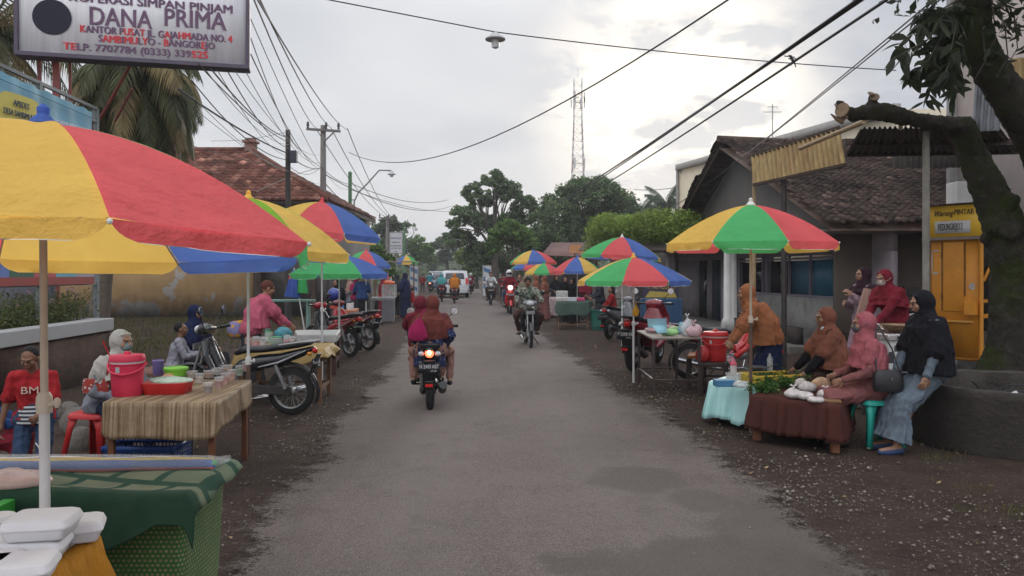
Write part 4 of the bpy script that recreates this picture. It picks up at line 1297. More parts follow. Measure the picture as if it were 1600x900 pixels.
def big_sign():
 dl, dr = 12.8, 13.7
 a, b_ = P(28, 88, dl), P(390, 110, dr)
 zb = (a.z + b_.z) / 2
 a.z = b_.z = zb
 hgt = 1.85
 ex = (b_ - a); wd = ex.length; ex.normalize(); yaw = math.atan2(ex.y, ex.x)
 nrm = Vector((ex.y, -ex.x, 0))
 rt = thing('hanging_signboard', 'large white overhead signboard with purple and red lettering and black disc, top left', 'sign', ((a.x + b_.x) / 2, (a.y + b_.y) / 2, 0), yaw)
 L = lambda x, y, z: (x, y, z)
 wh = M('aged_white_panel', (.86, .84, .86), .6, .1, 2, stretch=(6, 6, .3), dirt=.25, dirtcol=(.45, .43, .42))
 mb = MB(); mb.box((0, 0, zb + hgt / 2), (wd - .1, .26, hgt - .1)); mb.build('panel', wh, rt, smooth=False)
 fr = M('dark_purple_frame', (.09, .07, .10), .5, .2)
 mb = MB()
 for z in (zb + .02, zb + hgt - .02): mb.box((0, 0, z), (wd, .34, .07))
 for x in (-wd / 2 + .02, wd / 2 - .02): mb.box((x, 0, zb + hgt / 2), (.06, .335, hgt))
 mb.build('frame', fr, rt, bevel=.006)
 def T(s, px, py, w, h, mat, ext=.006, **k):
  x = -wd / 2 + (px - 28) / 362 * wd
  z = zb + (99 - py + (px - 209) * .0607) / 362 * wd
  if k.pop('bold', 0):
   text(s, h, facing((x - .007, -.1385, z + .003), 0), mat, rt, width=w / 362 * wd, ext=ext, **k)
   x += .007
  return text(s, h, facing((x, -.137, z), 0), mat, rt, width=w / 362 * wd, ext=ext, **k)
 pur = M('faded_purple_letter', (.14, .075, .13), .6, .1); wht = M('letter_white_edge', (.62, .60, .62), .6, .05); redm = M('red_letter', (.55, .04, .05), .6, .1)
 T('KOPERASI SIMPAN PINJAM', 235, 1, 255, .19, pur, bold=.004)
 for s_, px, w_ in (('DANA', 185, 95), ('PRIMA', 302, 98)):
  T(s_, px, 27, w_ * 1.03, .46, wht, .003, bold=.012)
  T(s_, px, 28, w_, .42, pur, .008, bold=1)
 T('KANTOR PUSAT JL. GAJAHMADA NO. 4', 243, 53, 238, .165, [pur, redm], .004, bold=.004, idx=(0, 8, 9, 11, 18, 21, 22, 31))
 T('SAMBIMULYO - BANGOREJO', 243, 67, 182, .165, [pur, redm], .004, bold=.004, idx=(1, 2, 3, 5, 6, 8, 13, 19))
 T('TELP. 7707784 (0333) 339525', 211, 81.5, 224, .165, [pur, redm], .004, bold=.004, idx=(0, 1, 24, 25, 26))
 mb = MB(); x = -wd / 2 + (82 - 28) / 362 * wd; z = zb + (99 - 27 + (82 - 209) * .0607) / 362 * wd
 mb.lathe([(.285, 0), (.285, .012)], (x, -.134, z), 36, m=Matrix.Rotation(R(90), 3, 'X')); mb.build('black_disc', M('matt_black_disc', (.022, .022, .035), .85, .3, 4), rt)
 # red tubular stand and braces behind
 mb = MB();
 m = rt.matrix_world
 rp = Vector(((78 - 209) / 362 * wd, .25, 0))
 mb.bar((rp.x, rp.y, 0), (rp.x, rp.y, zb + .5), .1, .1)
 mb.bar((rp.x - .28, rp.y + .1, zb - 1.5), (rp.x - .28, rp.y + .1, zb + .3), .05, .05); mb.bar((rp.x + .18, rp.y + .1, zb - 1.5), (rp.x + .18, rp.y + .1, zb + .3), .04, .04)
 mb.tube([(rp.x - .3, .2, zb + .1), (wd / 2 - .3, .2, zb + .1)], .03)
 mb.tube([(-.15 , .2, zb + .02), (-.72, 1.0, zb - .62), (-1.2, 1.6, zb - 1.1)], .03); mb.tube([(-.2, .6, zb - .3), (-.62, 1.3, zb - .75)], .022)
 mb.build('stand', red_paint, rt)
big_sign()
def pole_set():
 """electric and telephone poles, street lamps, wires, hanging lamp, steel tower"""
 wood_pole = M('tarred_pole', (.05, .042, .04), .85, .3, 3)
 cpole = M('concrete_pole', (.20, .185, .17), .85, .2, 3)
 ins = M('dark_ceramic', (.035, .03, .03), .3, .1)
 c = GD(450, 25)
 rt = thing('telephone_pole', 'slim dark telephone pole with small box, left of the electric pole', 'pole', c)
 zt = Z(203, 25); mb = MB(); mb.tube([(0, 0, 0), (0, 0, zt)], [.11, .075], 10); mb.build('post', wood_pole, rt)
 mb = MB(); mb.box((.18, -.02, Z(245, 25)), (.22, .2, .38)); mb.build('junction_box', M('slate_box', (.05, .055, .07), .6), rt, bevel=.02)
 def epole(px, d, ztop, label, w_, s=1):
  c = GD(px, d); rt = thing('electric_pole', label, 'pole', c, group='electric poles left of the road')
  mb = MB(); mb.tube([(0, 0, 0), (0, 0, ztop)], [.17 * s, .11 * s], 10); mb.build('post', cpole, rt)
  mb = MB(); mb.bar((-w_ / 2 + .0, -.16, ztop - .18), (w_ / 2 + .1, -.16, ztop - .28), .1, .1); mb.bar((.05, -.16, ztop - .75), (.55, -.16, ztop - .26), .05, .05); mb.build('crossarm', M('weathered_arm', (.16, .14, .13), .8), rt)
  for x in (-w_ / 2 + .06, .12 * w_, w_ / 2 + .02):
   mb = MB(); mb.lathe([(.02, 0), (.06, .03), (.04, .1), (.075, .13), (.05, .2), (.06, .24), (.02, .3)], (x, -.16, ztop - .2 - x * .04 + .02), 10); mb.build('insulator', ins, rt)
  return rt
 epole(505, 34, Z(196, 34), 'grey electric pole with crossarm and three insulators, left of the green lamp', 1.35)
 epole(605, 66, Z(337, 66), 'distant electric pole above the white roadside board', 1.3)
 def lamp(px, d, py_top, reach_px, py_lamp, label, gate=True):
  c = GD(px, d); rt = thing('street_lamp', label, 'street lamp', c, group='green street lamps left of the road')
  g = M('lamp_post_green', (.07, .17, .075), .55, .2)
  zt = Z(py_top, d); mb = MB(); mb.tube([(0, 0, 0), (0, 0, zt)], .10, 10); mb.lathe([(.05, 0), (.13, .04), (.1, .1), (.02, .16)], (0, 0, zt), 10); mb.build('post', g, rt)
  xr = X(reach_px, d) - c.x; zl = Z(py_lamp, d)
  mb = MB(); a = [(0.1, 0, zt - 1.3)]
  p0 = Vector((.12, 0, zt - 1.6));
  pts = [Vector((.55, 0, zt - 3.6)), Vector((.25, 0, zt - 2.2)), Vector((.22, 0, zt - 1.5)), Vector((.45, 0, zt - 1.0)), Vector((.95, 0, zt - .5)), Vector((xr * .7, 0, zl + .14)), Vector((xr, 0, zl + .12))]
  mb.tube(pts, .04, 7); mb.tube([(0, 0, zt - 1.4), (.24, 0, zt - 1.4)], .03, 6); mb.build('curved_arm', M('grey_green_steel'), rt)
  mb = MB(); mb.lathe([(.03, .12), (.1, .08), (.22, -.06), (.24, -.1), (.2, -.1)], (xr, 0, zl), 14); sh = mb.build('lamp_shade', M('lamp_shade_grey', (.4, .4, .4), .5), rt)
  mb = MB(); mb.ell((xr, 0, zl - .14), (.11, .11, .1)); mb.build('lamp_glass', M('milky_glass', (.6, .6, .6), .3), rt)
 lamp(547, 43, 272, 612, 270, 'green street lamp with long curved arm, beyond the grey electric pole')
 lamp(632, 78, 357, 650, 357, 'far street lamp with curved arm beside the white board')
 # lamp hung on the span wire over the road
 c = P(774, 50, 12)
 rt = thing('hanging_lamp', 'round dish lamp hanging on the wire over the road', 'lamp', c)
 mb = MB(); k = 12 / 12
 mb.lathe([(.02, .02), (.07, -.02), (.10, -.045), (.155, -.085), (.15, -.10), (.06, -.10)], (0, 0, -.02), 24); mb.build('dish', M('lamp_shade_grey'), rt)
 mb = MB(); mb.lathe([(.055, -.12), (.058, -.2), (.05, -.235), (.02, -.25)], (0, 0, 0), 16); mb.build('glass', M('milky_glass'), rt)
 mb = MB(); mb.tube([(0, 0, .01), (-.005, 0, -.04)], .014, 6); mb.tube([(-.04, 0, 0.005), (.05, 0, -.005)], .012, 6); mb.build('hanger', steel_grey, rt)
 # wires
 wm = M('wire_black', (.02, .02, .022), .6, 0)
 WG = 'wires strung between the poles'
 cnt = [0]
 def wire(p, q, sag, label, r=.008, n=22, cat='wire'):
  p, q = Vector(p), Vector(q)
  pts = [p.lerp(q, i / n) - Vector((0, 0, sag * 4 * (i / n) * (1 - i / n))) for i in range(n + 1)]
  if 'bundle' in label or 'yellow corrugated' in label or 'top edge down' in label: pts = [pts[0] + (pts[0] - pts[1]) * 8] + pts
  if 'front of the tower' in label: pts = pts + [pts[-1] + (pts[-1] - pts[-2]) * 7]
  o = MB().tube(pts, r, 5).build('overhead_wire', wm); tag(o, label, cat, WG)
 wire(P(505, -2, 11), P(774, 50, 12) , .0, 'thin wire from the top edge down to the hanging dish lamp', .009)
 wire(P(774, 50, 12), P(1400, 110, 14), .06, 'thin wire from the hanging dish lamp to the right tree', .009)
 wire(P(545, 238, 34), P(1140, -2, 10), 1.1, 'single wire crossing the sky in front of the tower', .013)
 wire(P(1360, -10, 5.2), P(842, 330, 48), .15, 'thick upper cable of the right-hand bundle crossing the roadside sky', .016)
 wire(P(1345, -4, 5.3), P(836, 336, 48), .2, 'twisted second cable of the right-hand bundle', .012)
 wire(P(1400, -10, 5.6), P(846, 340, 48), .2, 'lower separate cable beside the right-hand bundle', .013)
 wire(P(1470, -10, 8), P(1000, 345, 60), .5, 'thin pair wire above the yellow corrugated panel, upper one', .009)
 wire(P(1462, 5, 8), P(985, 352, 60), .5, 'thin pair wire above the yellow corrugated panel, lower one', .009)
 c = P(1236, 92, 7)
 mb = MB(); rr = random.Random(2)
 for i in range(7):
  d_ = Vector((rr.uniform(-.06, .06), rr.uniform(-.04, .04), rr.uniform(-.07, .07))); mb.tube([c - d_ * .5, c + d_ * .4 + Vector((.01, 0, .01)), c + d_], .005, 4)
 o = mb.build('wire_knot', wm); tag(o, 'tangle of tie wire on the right-hand cable bundle', 'wire knot')
 # conductors of the electric pole, running back over the left
 ends = [((494, 200, 34), (395, -5, 9.5)), ((518, 200, 34), (404, -5, 9)), ((543, 203, 34), (398, -8, 8.6))]
 nm = ['left', 'middle', 'right']
 for (e, f_), k in zip(ends, nm):
  wire(P(*e), P(*f_), .25, 'conductor from the %s insulator of the grey electric pole to the top edge' % k, .011)
  x0 = {'left': 494, 'middle': 518, 'right': 543}[k]; x1 = {'left': 601, 'middle': 607, 'right': 611}[k]
  wire(P(x0, 201, 34), P(x1, 338, 66), .5, 'conductor from the %s insulator on to the distant electric pole' % k, .02)
 tele = [((450, 215, 25), (330, 108, 12.2), .2, .014), ((450, 222, 25), (310, 100, 12.5), .15, .012), ((451, 240, 25), (280, 140, 14), .1, .02),
   ((452, 232, 25), (356, 112, 12.5), .25, .01), ((452, 250, 25), (300, 126, 15), .35, .012), ((450, 262, 25), (285, 222, 30), .1, .012)]
 tl = ['first', 'second', 'third', 'fourth', 'fifth', 'sixth']
 for (e, f_, sg, r_), k in zip(tele, tl):
  wire(P(*e), P(*f_), sg, '%s telephone wire counted down the slim dark pole, running up left' % k, r_)
 tele = [((451, 214, 25), (503, 262, 34), .1, .014), ((503, 262, 34), (547, 288, 43), .15, .018), ((547, 286, 43), (700, 312, 70), .6, .022), ((503, 270, 34), (705, 322, 70), .9, .022),
   ((548, 296, 43), (712, 330, 75), .4, .018), ((503, 280, 34), (560, 330, 43), .2, .022), ((450, 240, 25), (503, 262, 34), .2, .02), ((455, 262, 25), (503, 258, 34), .3, .012), ((400, 300, 25), (503, 262, 34), -.1, .012)]
 tn = ['from the slim pole top to the electric pole', 'from the electric pole to the green lamp', 'from the green lamp to the tall tree, upper', 'from the electric pole towards the tall tree, long sag',
    'from the green lamp to the tall tree, lower', 'stay falling from the electric pole to the lower right', 'thick span between slim pole and electric pole', 'thin low span between slim pole and electric pole', 'thin service line rising from the tiled roof to the electric pole']
 for (e, f_, sg, r_), k in zip(tele, tn):
  wire(P(*e), P(*f_), sg, 'wire ' + k, r_)
 for i, (a_, b_, sg) in enumerate((((322, 110, 12.5), (452, 226, 25), .3), ((340, 110, 12.5), (451, 244, 25), .3), ((368, 112, 12.5), (505, 240, 34), .5), ((384, 112, 12.5), (505, 250, 34), .6), ((300, 150, 14), (451, 268, 25), .2), ((310, 175, 15), (503, 288, 34), .3), ((392, 30, 11), (548, 292, 43), .9), ((330, 220, 30), (452, 205, 25), .1))):
  wire(P(*a_), P(*b_), sg, 'thin service wire fanning out right of the palm, %s of eight counted down' % ('first', 'second', 'third', 'fourth', 'fifth', 'sixth', 'seventh', 'last')[i], .007)
 wire(P(392, 60, 11.6), P(470, 240, 25), .2, 'wire dropping from the signboard edge to the slim dark pole', .008)
 wire(P(392, 85, 11.6), P(503, 265, 34), .4, 'wire dropping from the signboard edge to the grey electric pole', .01)
 wire(P(1062, 292, 45), P(990, 296, 60), .1, 'faint far wire left of the pale flat-roofed building', .02)
 # steel lattice tower
 d = 150; c = GD(903, d); zt = Z(122, d)
 rt = thing('lattice_tower', 'tall red and white steel lattice tower rising behind the mango tree', 'tower', c)
 tm = [M('tower_white', (.60, .59, .59), .7, .1), M('tower_red', (.48, .38, .37), .7, .1)]
 mb = MB(); nseg = 26; wb, wt = 1.75, .75
 for i in range(nseg):
  z0, z1 = zt * i / nseg, zt * (i + 1) / nseg
  w0, w1 = (wb + (wt - wb) * min(1, (i) / nseg / .8)) , (wb + (wt - wb) * min(1, (i + 1) / nseg / .8))
  mi = (i // 2) % 2
  cs0 = [Vector((sx * w0, sy * w0, z0)) for sx, sy in ((-1, -1), (1, -1), (1, 1), (-1, 1))]
  cs1 = [Vector((sx * w1, sy * w1, z1)) for sx, sy in ((-1, -1), (1, -1), (1, 1), (-1, 1))]
  for k in range(4):
   mb.bar(cs0[k], cs1[k], .12, .12, mi); mb.bar(cs0[k], cs0[(k + 1) % 4], .06, .06, mi); mb.bar(cs0[k], cs1[(k + 1) % 4], .05, .05, mi)
 mb.build('lattice', tm, rt, smooth=False)
 mb = MB(); mb.tube([(0, 0, zt), (0, 0, zt + 2.0)], .05, 5); mb.build('lightning_rod', tm[0], rt)
 for z_, n_ in ((Z(160, d), 6), (Z(152, d), 3), (Z(255, d), 3)):
  for k in range(n_):
   a = 2 * PI * k / n_; mb = MB(); mb.box((math.cos(a) * 1.25, math.sin(a) * 1.25, z_), (.22, .16, 2.0), rz=a); mb.bar((0, 0, z_), (math.cos(a) * 1.25, math.sin(a) * 1.25, z_), .08, .08)
   mb.build('antenna', tm[0], rt)
pole_set()
def board(label, px, py0, py1, wpx, d, cols, lines=None, post=True, txt=None, name='roadside_board'):
 c = GD(px, d)
 rt = thing(name, label, 'sign', c)
 w_, h_ = wpx / FPX * d, (py1 - py0) / FPX * d
 zc = Z((py0 + py1) / 2, d)
 mb = MB(); mb.box((0, 0, zc), (w_, .1, h_)); mb.build('panel', cols[0], rt, bevel=.005)
 mb = MB()
 for sx in (-1, 1): mb.box((sx * w_ / 2, 0, zc), (.05, .13, h_ + .05))
 for sz in (-1, 1): mb.box((0, 0, zc + sz * h_ / 2), (w_ + .05, .128, .05))
 mb.build('frame', steel_grey, rt)
 if post:
  mb = MB(); mb.tube([(0, .05, 0), (0, .05, zc)], .05, 8); mb.build('post', steel_grey, rt)
 if txt:
  for s_, fz, fw, m_ in txt:
   text(s_, h_ * .09, facing((0, -.055, zc + fz * h_), 0), m_, rt, width=w_ * fw, ext=.004)
 return rt, w_, h_, zc
ink = M('navy_ink')
board('white rectangular board with dark printed lines on a post, left roadside', 619, 363, 396, 20, 46, [M('board_white', (.55, .55, .56), .6, .08)],
   txt=[('PRAKTEK DOKTER', .22, .8, ink), ('SPESIALIS', .02, .6, ink), ('BUKA SETIAP HARI', -.14, .82, ink), ('JAM 16.00 - 20.00', -.26, .76, ink), ('TELP.', -.42, .2, ink)])
for px, lb in ((647, 'tall white poster with blue printing standing left of the road'), (761, 'tall white poster with blue printing standing right of the road')):
 rt, w_, h_, zc = board(lb, px, 415, 462, 13, 47 if px < 700 else 50, [M('poster_white', (.5, .5, .5), .6, .1)], post=False)
 for k, (fz, hh) in enumerate(((.32, .14), (.05, .1), (-.25, .12))):
  mb = MB(); mb.add([(-w_ * .4, -.056, zc + h_ * fz), (w_ * .4, -.056, zc + h_ * (fz - .1)), (w_ * .4, -.056, zc + h_ * (fz - .1 + hh)), (-w_ * .4, -.056, zc + h_ * (fz + hh))], [(0, 1, 2, 3)])
  mb.build('print', M('poster_blue', (.08, .17, .34), .6, .2), rt, smooth=False)
 mb = MB(); mb.bar((-w_ * .4, 0.08, 0), (-w_ * .4, .08, zc), .04, .04); mb.bar((w_ * .4, 0.08, 0), (w_ * .4, .08, zc), .04, .04); mb.build('leg', wood_brown, rt)
def kiosk():
 c = Vector((X(1535, 12.0), 12.0, 0))
 rt = thing('yellow_kiosk', 'tall orange-yellow metal kiosk with lettered header between grey pole and mossy tree', 'kiosk', c)
 dL = Vector((-.62, .78, 0)).normalized(); dRt = Vector((.78, .62, 0)).normalized()
 # left (lettered) face from corner along dL, right face along dRt
 pxL = X(1453, 12.9)
 Lw = .76; Rw = 1.25
 z0, zb, zt = .33, Z(371, 12), Z(318, 12)
 yel = M('kiosk_orange', (.60, .24, .022), .5, .12, 2, dirt=.3, dirtcol=(.25, .11, .02)); hdr = M('kiosk_header_yellow', (.70, .42, .03), .5, .1)
 def quad(a, b, zlo, zhi, off=0): # a,b are distances along dL (neg -> along dRt)
  pass
 def PL(t, z, o=0): return dL * t + Vector((0, 0, z)) - dRt * o
 def PR(t, z, o=0): return dRt * t + Vector((0, 0, z)) - dL * o
 mb = MB()
 mb.slab([PL(0, z0), PL(Lw, z0), PL(Lw, zb), PL(0, zb)], .03)
 mb.slab([dRt * Rw + PL(Lw, z0), PL(Lw, z0), PL(Lw, zb), dRt * Rw + PL(Lw, zb)], -.03)
 mb.slab([PL(0, z0), dRt * Rw + PL(0, z0), dRt * Rw + PL(Lw, z0), PL(Lw, z0)], .04)
 mb.build('body', yel, rt, smooth=False)
 mb = MB(); mb.slab([PL(-.02, zb, .02), PL(Lw + .02, zb, .02), PL(Lw + .02, zt, .02), PL(-.02, zt, .02)], .03); mb.slab([PR(Rw, zb, .02), PR(0, zb, .02), PR(0, zt, .02), PR(Rw, zt, .02)], .03)
 hd = mb.build('header', hdr, rt, smooth=False)
 mb = MB(); mb.slab([PL(-.06, zt + .002, .06), dRt * (Rw + .06) + PL(-.06, zt + .002), dRt * (Rw + .06) + PL(Lw + .06, zt + .002), PL(Lw + .06, zt + .002, .06)], .025); mb.build('roof', wood_dark, rt, smooth=False)
 mb = MB(); mb.bar(PL(-.1, zb, .05), PL(Lw + .1, zb, .05), .05, .05); mb.bar(PR(-.1, zb, .05), PR(Rw, zb, .05), .05, .05); mb.build('rail', M('kiosk_rail', (.22, .17, .13), .7), rt)
 mb = MB()
 for t in (.0, Rw): mb.bar(PR(t, z0, -.02), PR(t, zb, -.02), .05, .05)
 mb.bar(PR(0, 1.02), PR(Rw, 1.02), .04, .06); mb.bar(PR(.05, .52), PR(Rw, 1.0), .03, .03); mb.bar(PR(.05, 1.55), PR(.7, zb - .05), .03, .03); mb.bar(PR(0, 1.25), PR(Rw, 1.25), .03, .05)
 mb.build('side_frame', yel, rt)
 # door in two leaves, frame lines, hinges, box, ledge
 mb = MB(); mb.slab([PL(.26, 1.08, .004), PL(.56, 1.08, .004), PL(.56, zb - .06, .004), PL(.26, zb - .06, .004)], -.012); d1 = mb.build('door', yel, rt, smooth=False, bevel=.003)
 mb = MB()
 for z in (1.3, 1.95): mb.box(PL(.58, z, .02), (.02, .02, .09))
 for z in (1.4, 1.75, 2.05): mb.box(PL(.24, z, .02), (.015, .02, .03))
 mb.bar(PL(.24, 1.32, .012), PL(.24, zb - .05, .012), .012, .012); mb.bar(PL(.58, 1.08, .012), PL(.58, zb - .05, .012), .012, .012)
 mb.build('hinge', M('kiosk_seam', (.16, .07, .02), .7), rt)
 mb = MB(); mb.box(PL(.13, 1.13, .07), (.15, .15, .19), rz=math.atan2(dL.y, dL.x)); mb.build('lock_box', yel, rt, bevel=.004)
 mb = MB(); mb.bar(PL(.12, .93, .03), PL(Lw, .93, .03), .035, .03); mb.build('ledge', M('kiosk_trim', (.6, .30, .06), .5, .1), rt)
 # torn paper
 rr = random.Random(3)
 for (t, z, w_, h_) in ((.42, 1.55, .11, .14), (.14, 1.47, .11, .13), (.38, 1.78, .14, .02), (.68, 2.02, .13, .04), (.68, 1.67, .13, .04), (.73, 1.85, .025, .34)):
  poly = []
  for k in range(10):
   a = 2 * PI * k / 10; q = rr.uniform(.6, 1.0)
   poly.append(tuple(PL(t + math.cos(a) * w_ / 2 * q, z + math.sin(a) * h_ / 2 * q, .0075)))
  MB().add(poly, [tuple(range(10))]).build('torn_sticker', M('torn_paper', (.42, .38, .34), .9, .3, 20), rt, smooth=False)
 yaw = math.atan2(-dL.y, -dL.x)
 zc = (zb + zt) / 2
 mb = MB(); mb.slab([PL(.16, zb + .08, .024), PL(.68, zb + .08, .024), PL(.68, zb + .27, .024), PL(.16, zb + .27, .024)], -.004); mb.build('name_strip', M('strip_white', (.52, .50, .50), .6, .05), rt, smooth=False)
 blk = M('letter_black', (.02, .02, .022), .6, 0)
 text('KEDUNGREJO 2', .15, facing(PL(.45, zb + .175, .03), yaw), blk, rt, width=.36)
 text('Warung', .12, facing(PL(.56, zb + .39, .025), yaw), blk, rt, width=.28, shear=.4)
 text('PINTAR', .12, facing(PL(.25, zb + .40, .025), yaw), blk, rt, width=.29)
kiosk()
def ring():
 c = Vector((4.99, 7.88, 0))
 rt = thing('concrete_well_ring', 'large dark concrete ring basin on the ground at the right edge', 'basin', c)
 mb = MB(); n = 64
 prof = [(.93, 0.0), (.955, .05), (.95, .50), (.965, .53), (.97, .60), (.955, .62), (.90, .622), (.87, .60), (.865, .3), (.85, .16)]
 mb.lathe(prof, (0, 0, -.02), n, caps=False)
 rr = random.Random(6)
 V = mb.V[0]; V += np.array([[rr.uniform(-.006, .006) for _ in range(3)] for _ in range(len(V))])
 mb.build('ring_wall', M('mossy_concrete', (0.0525, 0.044, 0.038), .95, .3, 3, bump=.7, bscale=22, dirt=.7, dirtcol=(.035, .03, .024)), rt, ang=50)
 mb = MB(); mb.lathe([(.88, .14), (.86, .16), (.01, .19)], (0, 0, 0), 40, caps=False); mb.build('floor', M('bed_soil', (.03, .025, .02), .95), rt)
 mb = MB()
 for i in range(5):
  a = rr.uniform(0, 6.28); rad = rr.uniform(.15, .5)
  pts = [(math.cos(a + t * .5) * rad + rr.uniform(-.02, .02), math.sin(a + t * .5) * rad * .6, .48 + .1 * math.sin(t)) for t in range(8)]
  mb.tube(pts, .007, 5)
 o = mb.build('cable_coil', M('wire_black')); o.location = c + Vector((-.1, -.2, .05)); tag(o, 'loose black cable coils lying in the concrete ring', 'cable')
 rnd = np.random.default_rng(3)
 mb = MB()
 mb.grid(lambda u, v: (u * .32, v * .12, .02 * math.sin(u * 9 + v * 5) + .5 + .02 * u), 10, 5)
 o = mb.build('crumpled_wrapper', M('white_plastic_film', (.55, .55, .58), .4, .2)); o.location = c + Vector((-.45, -.35, .0)); tag(o, 'crumpled whitish plastic wrapper in the concrete ring', 'litter')
 mb = MB(); mb.ell((0, 0, 0), (.55, .4, .3), n=18); o = mb.build('rubbish_heap', M('dark_rubbish', (.02, .017, .015), .95, .4, 6, bump=.8, bscale=12)); o.location = c + Vector((0, 0, .22)); tag(o, 'dark heap of rubbish filling the concrete ring', 'rubbish')
ring()
def big_tree():
 d = 9.4
 c = GD(1578, d)
 rt = thing('mossy_tree', 'big leaning mossy tree with sawn-off limb at the right edge', 'tree', c)
 def L_(px, py, dd): return P(px, py, dd) - c
 bark = bpy.data.materials.new('mossy_bark'); bark.use_nodes = True
 nt = bark.node_tree; L = nt.links.new; b = nt.nodes['Principled BSDF']; b.inputs['Roughness'].default_value = .95; b.inputs['Specular IOR Level'].default_value = .2
 tc = N(nt, 'ShaderNodeTexCoord')
 def noise(sc, det=8, ro=.65, st=(1, 1, 1)):
  mp = N(nt, 'ShaderNodeMapping'); mp.inputs['Scale'].default_value = st; L(tc.outputs['Object'], mp.inputs[0])
  n = N(nt, 'ShaderNodeTexNoise', inp={'Scale': sc, 'Detail': det, 'Roughness': ro}); L(mp.outputs[0], n.inputs['Vector']); return n.outputs[0]
 cc = ramp(nt, noise(4), [(.3, (0.0303, 0.0248, 0.0198)), (.7, (0.0825, 0.0688, 0.055))])
 cc = mixc(nt, ramp(nt, noise(9, 5), [(.55, 0), (.66, .6)]), cc, (0.12, 0.11, 0.095))
 cc = mixc(nt, ramp(nt, noise(1.4, 8, .7), [(.44, 0), (.56, .9)]), cc, (.045, .058, .012))
 L(cc, b.inputs['Base Color'])
 h = math_n(nt, 'ADD', noise(12, 9, .75, (2.0, 2.0, .4)), math_n(nt, 'MULTIPLY', noise(45, 4), .4))
 bp = N(nt, 'ShaderNodeBump', inp={'Strength': 1.0, 'Distance': .10}); L(h, bp.inputs['Height']); L(bp.outputs[0], b.inputs['Normal'])
 mb = MB()
 def chain(pts):
  for (p0, r0), (p1, r1) in zip(pts[:-1], pts[1:]):
   mb.cone(p0, p1, r0, r1, 16)
 pr = lambda px: px / FPX * 9.4 * .86
 base = [(L_(1596, 590, 9.4), pr(62)), (L_(1592, 500, 9.4), pr(48)), (L_(1586, 420, 9.4), pr(40)), (L_(1568, 350, 9.35), pr(35)), (L_(1542, 290, 9.3), pr(29)), (L_(1518, 240, 9.3), pr(25)), (L_(1504, 200, 9.2), pr(22))]
 chain(base)
 chain([(L_(1500, 200, 9.2), pr(19)), (L_(1462, 193, 9.1), pr(14)), (L_(1425, 186, 9.0), pr(13)), (L_(1385, 176, 8.9), pr(16)), (L_(1362, 173, 8.9), pr(15)), (L_(1335, 180, 8.9), pr(12)), (L_(1318, 172, 8.85), pr(11))])
 chain([(L_(1318, 174, 8.85), pr(9)), (L_(1311, 160, 8.85), pr(6))])
 chain([(L_(1365, 168, 8.9), pr(9)), (L_(1362, 152, 8.9), pr(7))])
 # second stem, out of frame and back in at the top
 chain([(L_(1590, 470, 9.4), pr(40)), (L_(1640, 380, 9.1), pr(34)), (L_(1650, 300, 8.9), pr(32)), (L_(1622, 225, 8.7), pr(31)), (L_(1588, 168, 8.5), pr(29)), (L_(1556, 122, 8.4), pr(28)), (L_(1530, 75, 8.3), pr(27)), (L_(1518, 30, 8.3), pr(27)), (L_(1524, -20, 8.3), pr(26)), (L_(1545, -90, 8.3), pr(20)), (L_(1600, -160, 8.3), pr(14))])
 chain([(L_(1525, 2, 8.3), pr(18)), (L_(1550, -30, 8.2), pr(15)), (L_(1600, -60, 8.2), pr(12))])
 rr = random.Random(8)
 for _ in range(26):
  i = rr.randrange(0, 4); p = base[i][0]; r_ = base[i][1]; a = rr.uniform(PI * .8, PI * 2.1)
  q = p + Vector((math.cos(a) * r_ * .85, math.sin(a) * r_ * .85, rr.uniform(-.2, .3)))
  mb.ell(q, rr.uniform(.05, .13))
 for a in range(9):
  an = a * .7 + .3
  mb.cone(base[0][0] + Vector((math.cos(an) * .2, math.sin(an) * .2, .35)), Vector((math.cos(an) * .6, math.sin(an) * .5, -.02)), .16, .05)
 me = remesh(mb, .028, 3)
 o = finish(me, 'trunk', bark, rt, ang=0)
 dm = o.modifiers.new('d', 'DISPLACE'); tx = bpy.data.textures.new('barkclouds', 'CLOUDS'); tx.noise_scale = .07; tx.noise_depth = 4; dm.texture = tx; dm.strength = .06; dm.texture_coords = 'LOCAL'
 # sawn ends
 cut = M('fresh_cut_wood', (.19, .13, .08), .8, .25, 12)
 for (px, py, dd, r_, yw, pt) in ((1316, 172, 8.76, .085, -.9, .2), (1367, 152, 8.84, .05, -.3, .5), (1361, 147, 8.84, .04, .2, .9)):
  m4 = facing(L_(px, py, dd), yw, -pt)
  m_ = MB(); m_.lathe([(r_, 0), (r_ * .96, .012), (.005, .014)], (0, 0, 0), 14, m=m4.to_3x3()); m_.V[-1][:] += np.array(m4.translation)
  m_.build('sawn_end', cut, rt)
 m_ = MB()
 for a_, b_ in (((1318, 190, 8.8), (1298, 178, 8.75)), ((1322, 186, 8.8), (1304, 162, 8.8))):
  m_.tube([L_(*a_), L_((a_[0] + b_[0]) / 2, (a_[1] + b_[1]) / 2 + 2, a_[2]), L_(*b_)], [.035, .025, .006], 6)
 m_.build('splinter', cut, rt)
 # twigs with large leaves, hanging left of the upper stem
 rnd = np.random.default_rng(31)
 tw = MB(); lf = MB()
 lm = leafmat('bigleaf', (0.03, 0.039, 0.018), .4)
 starts = [(1505, -5), (1500, 20), (1505, 50), (1500, 70), (1508, 10)]
 ends = [(1412, 68), (1440, 40), (1398, 90), (1422, 120), (1450, 95), (1465, 130), (1445, 158), (1478, 112), (1490, 150), (1468, 30), (1485, 85), (1432, 20)]
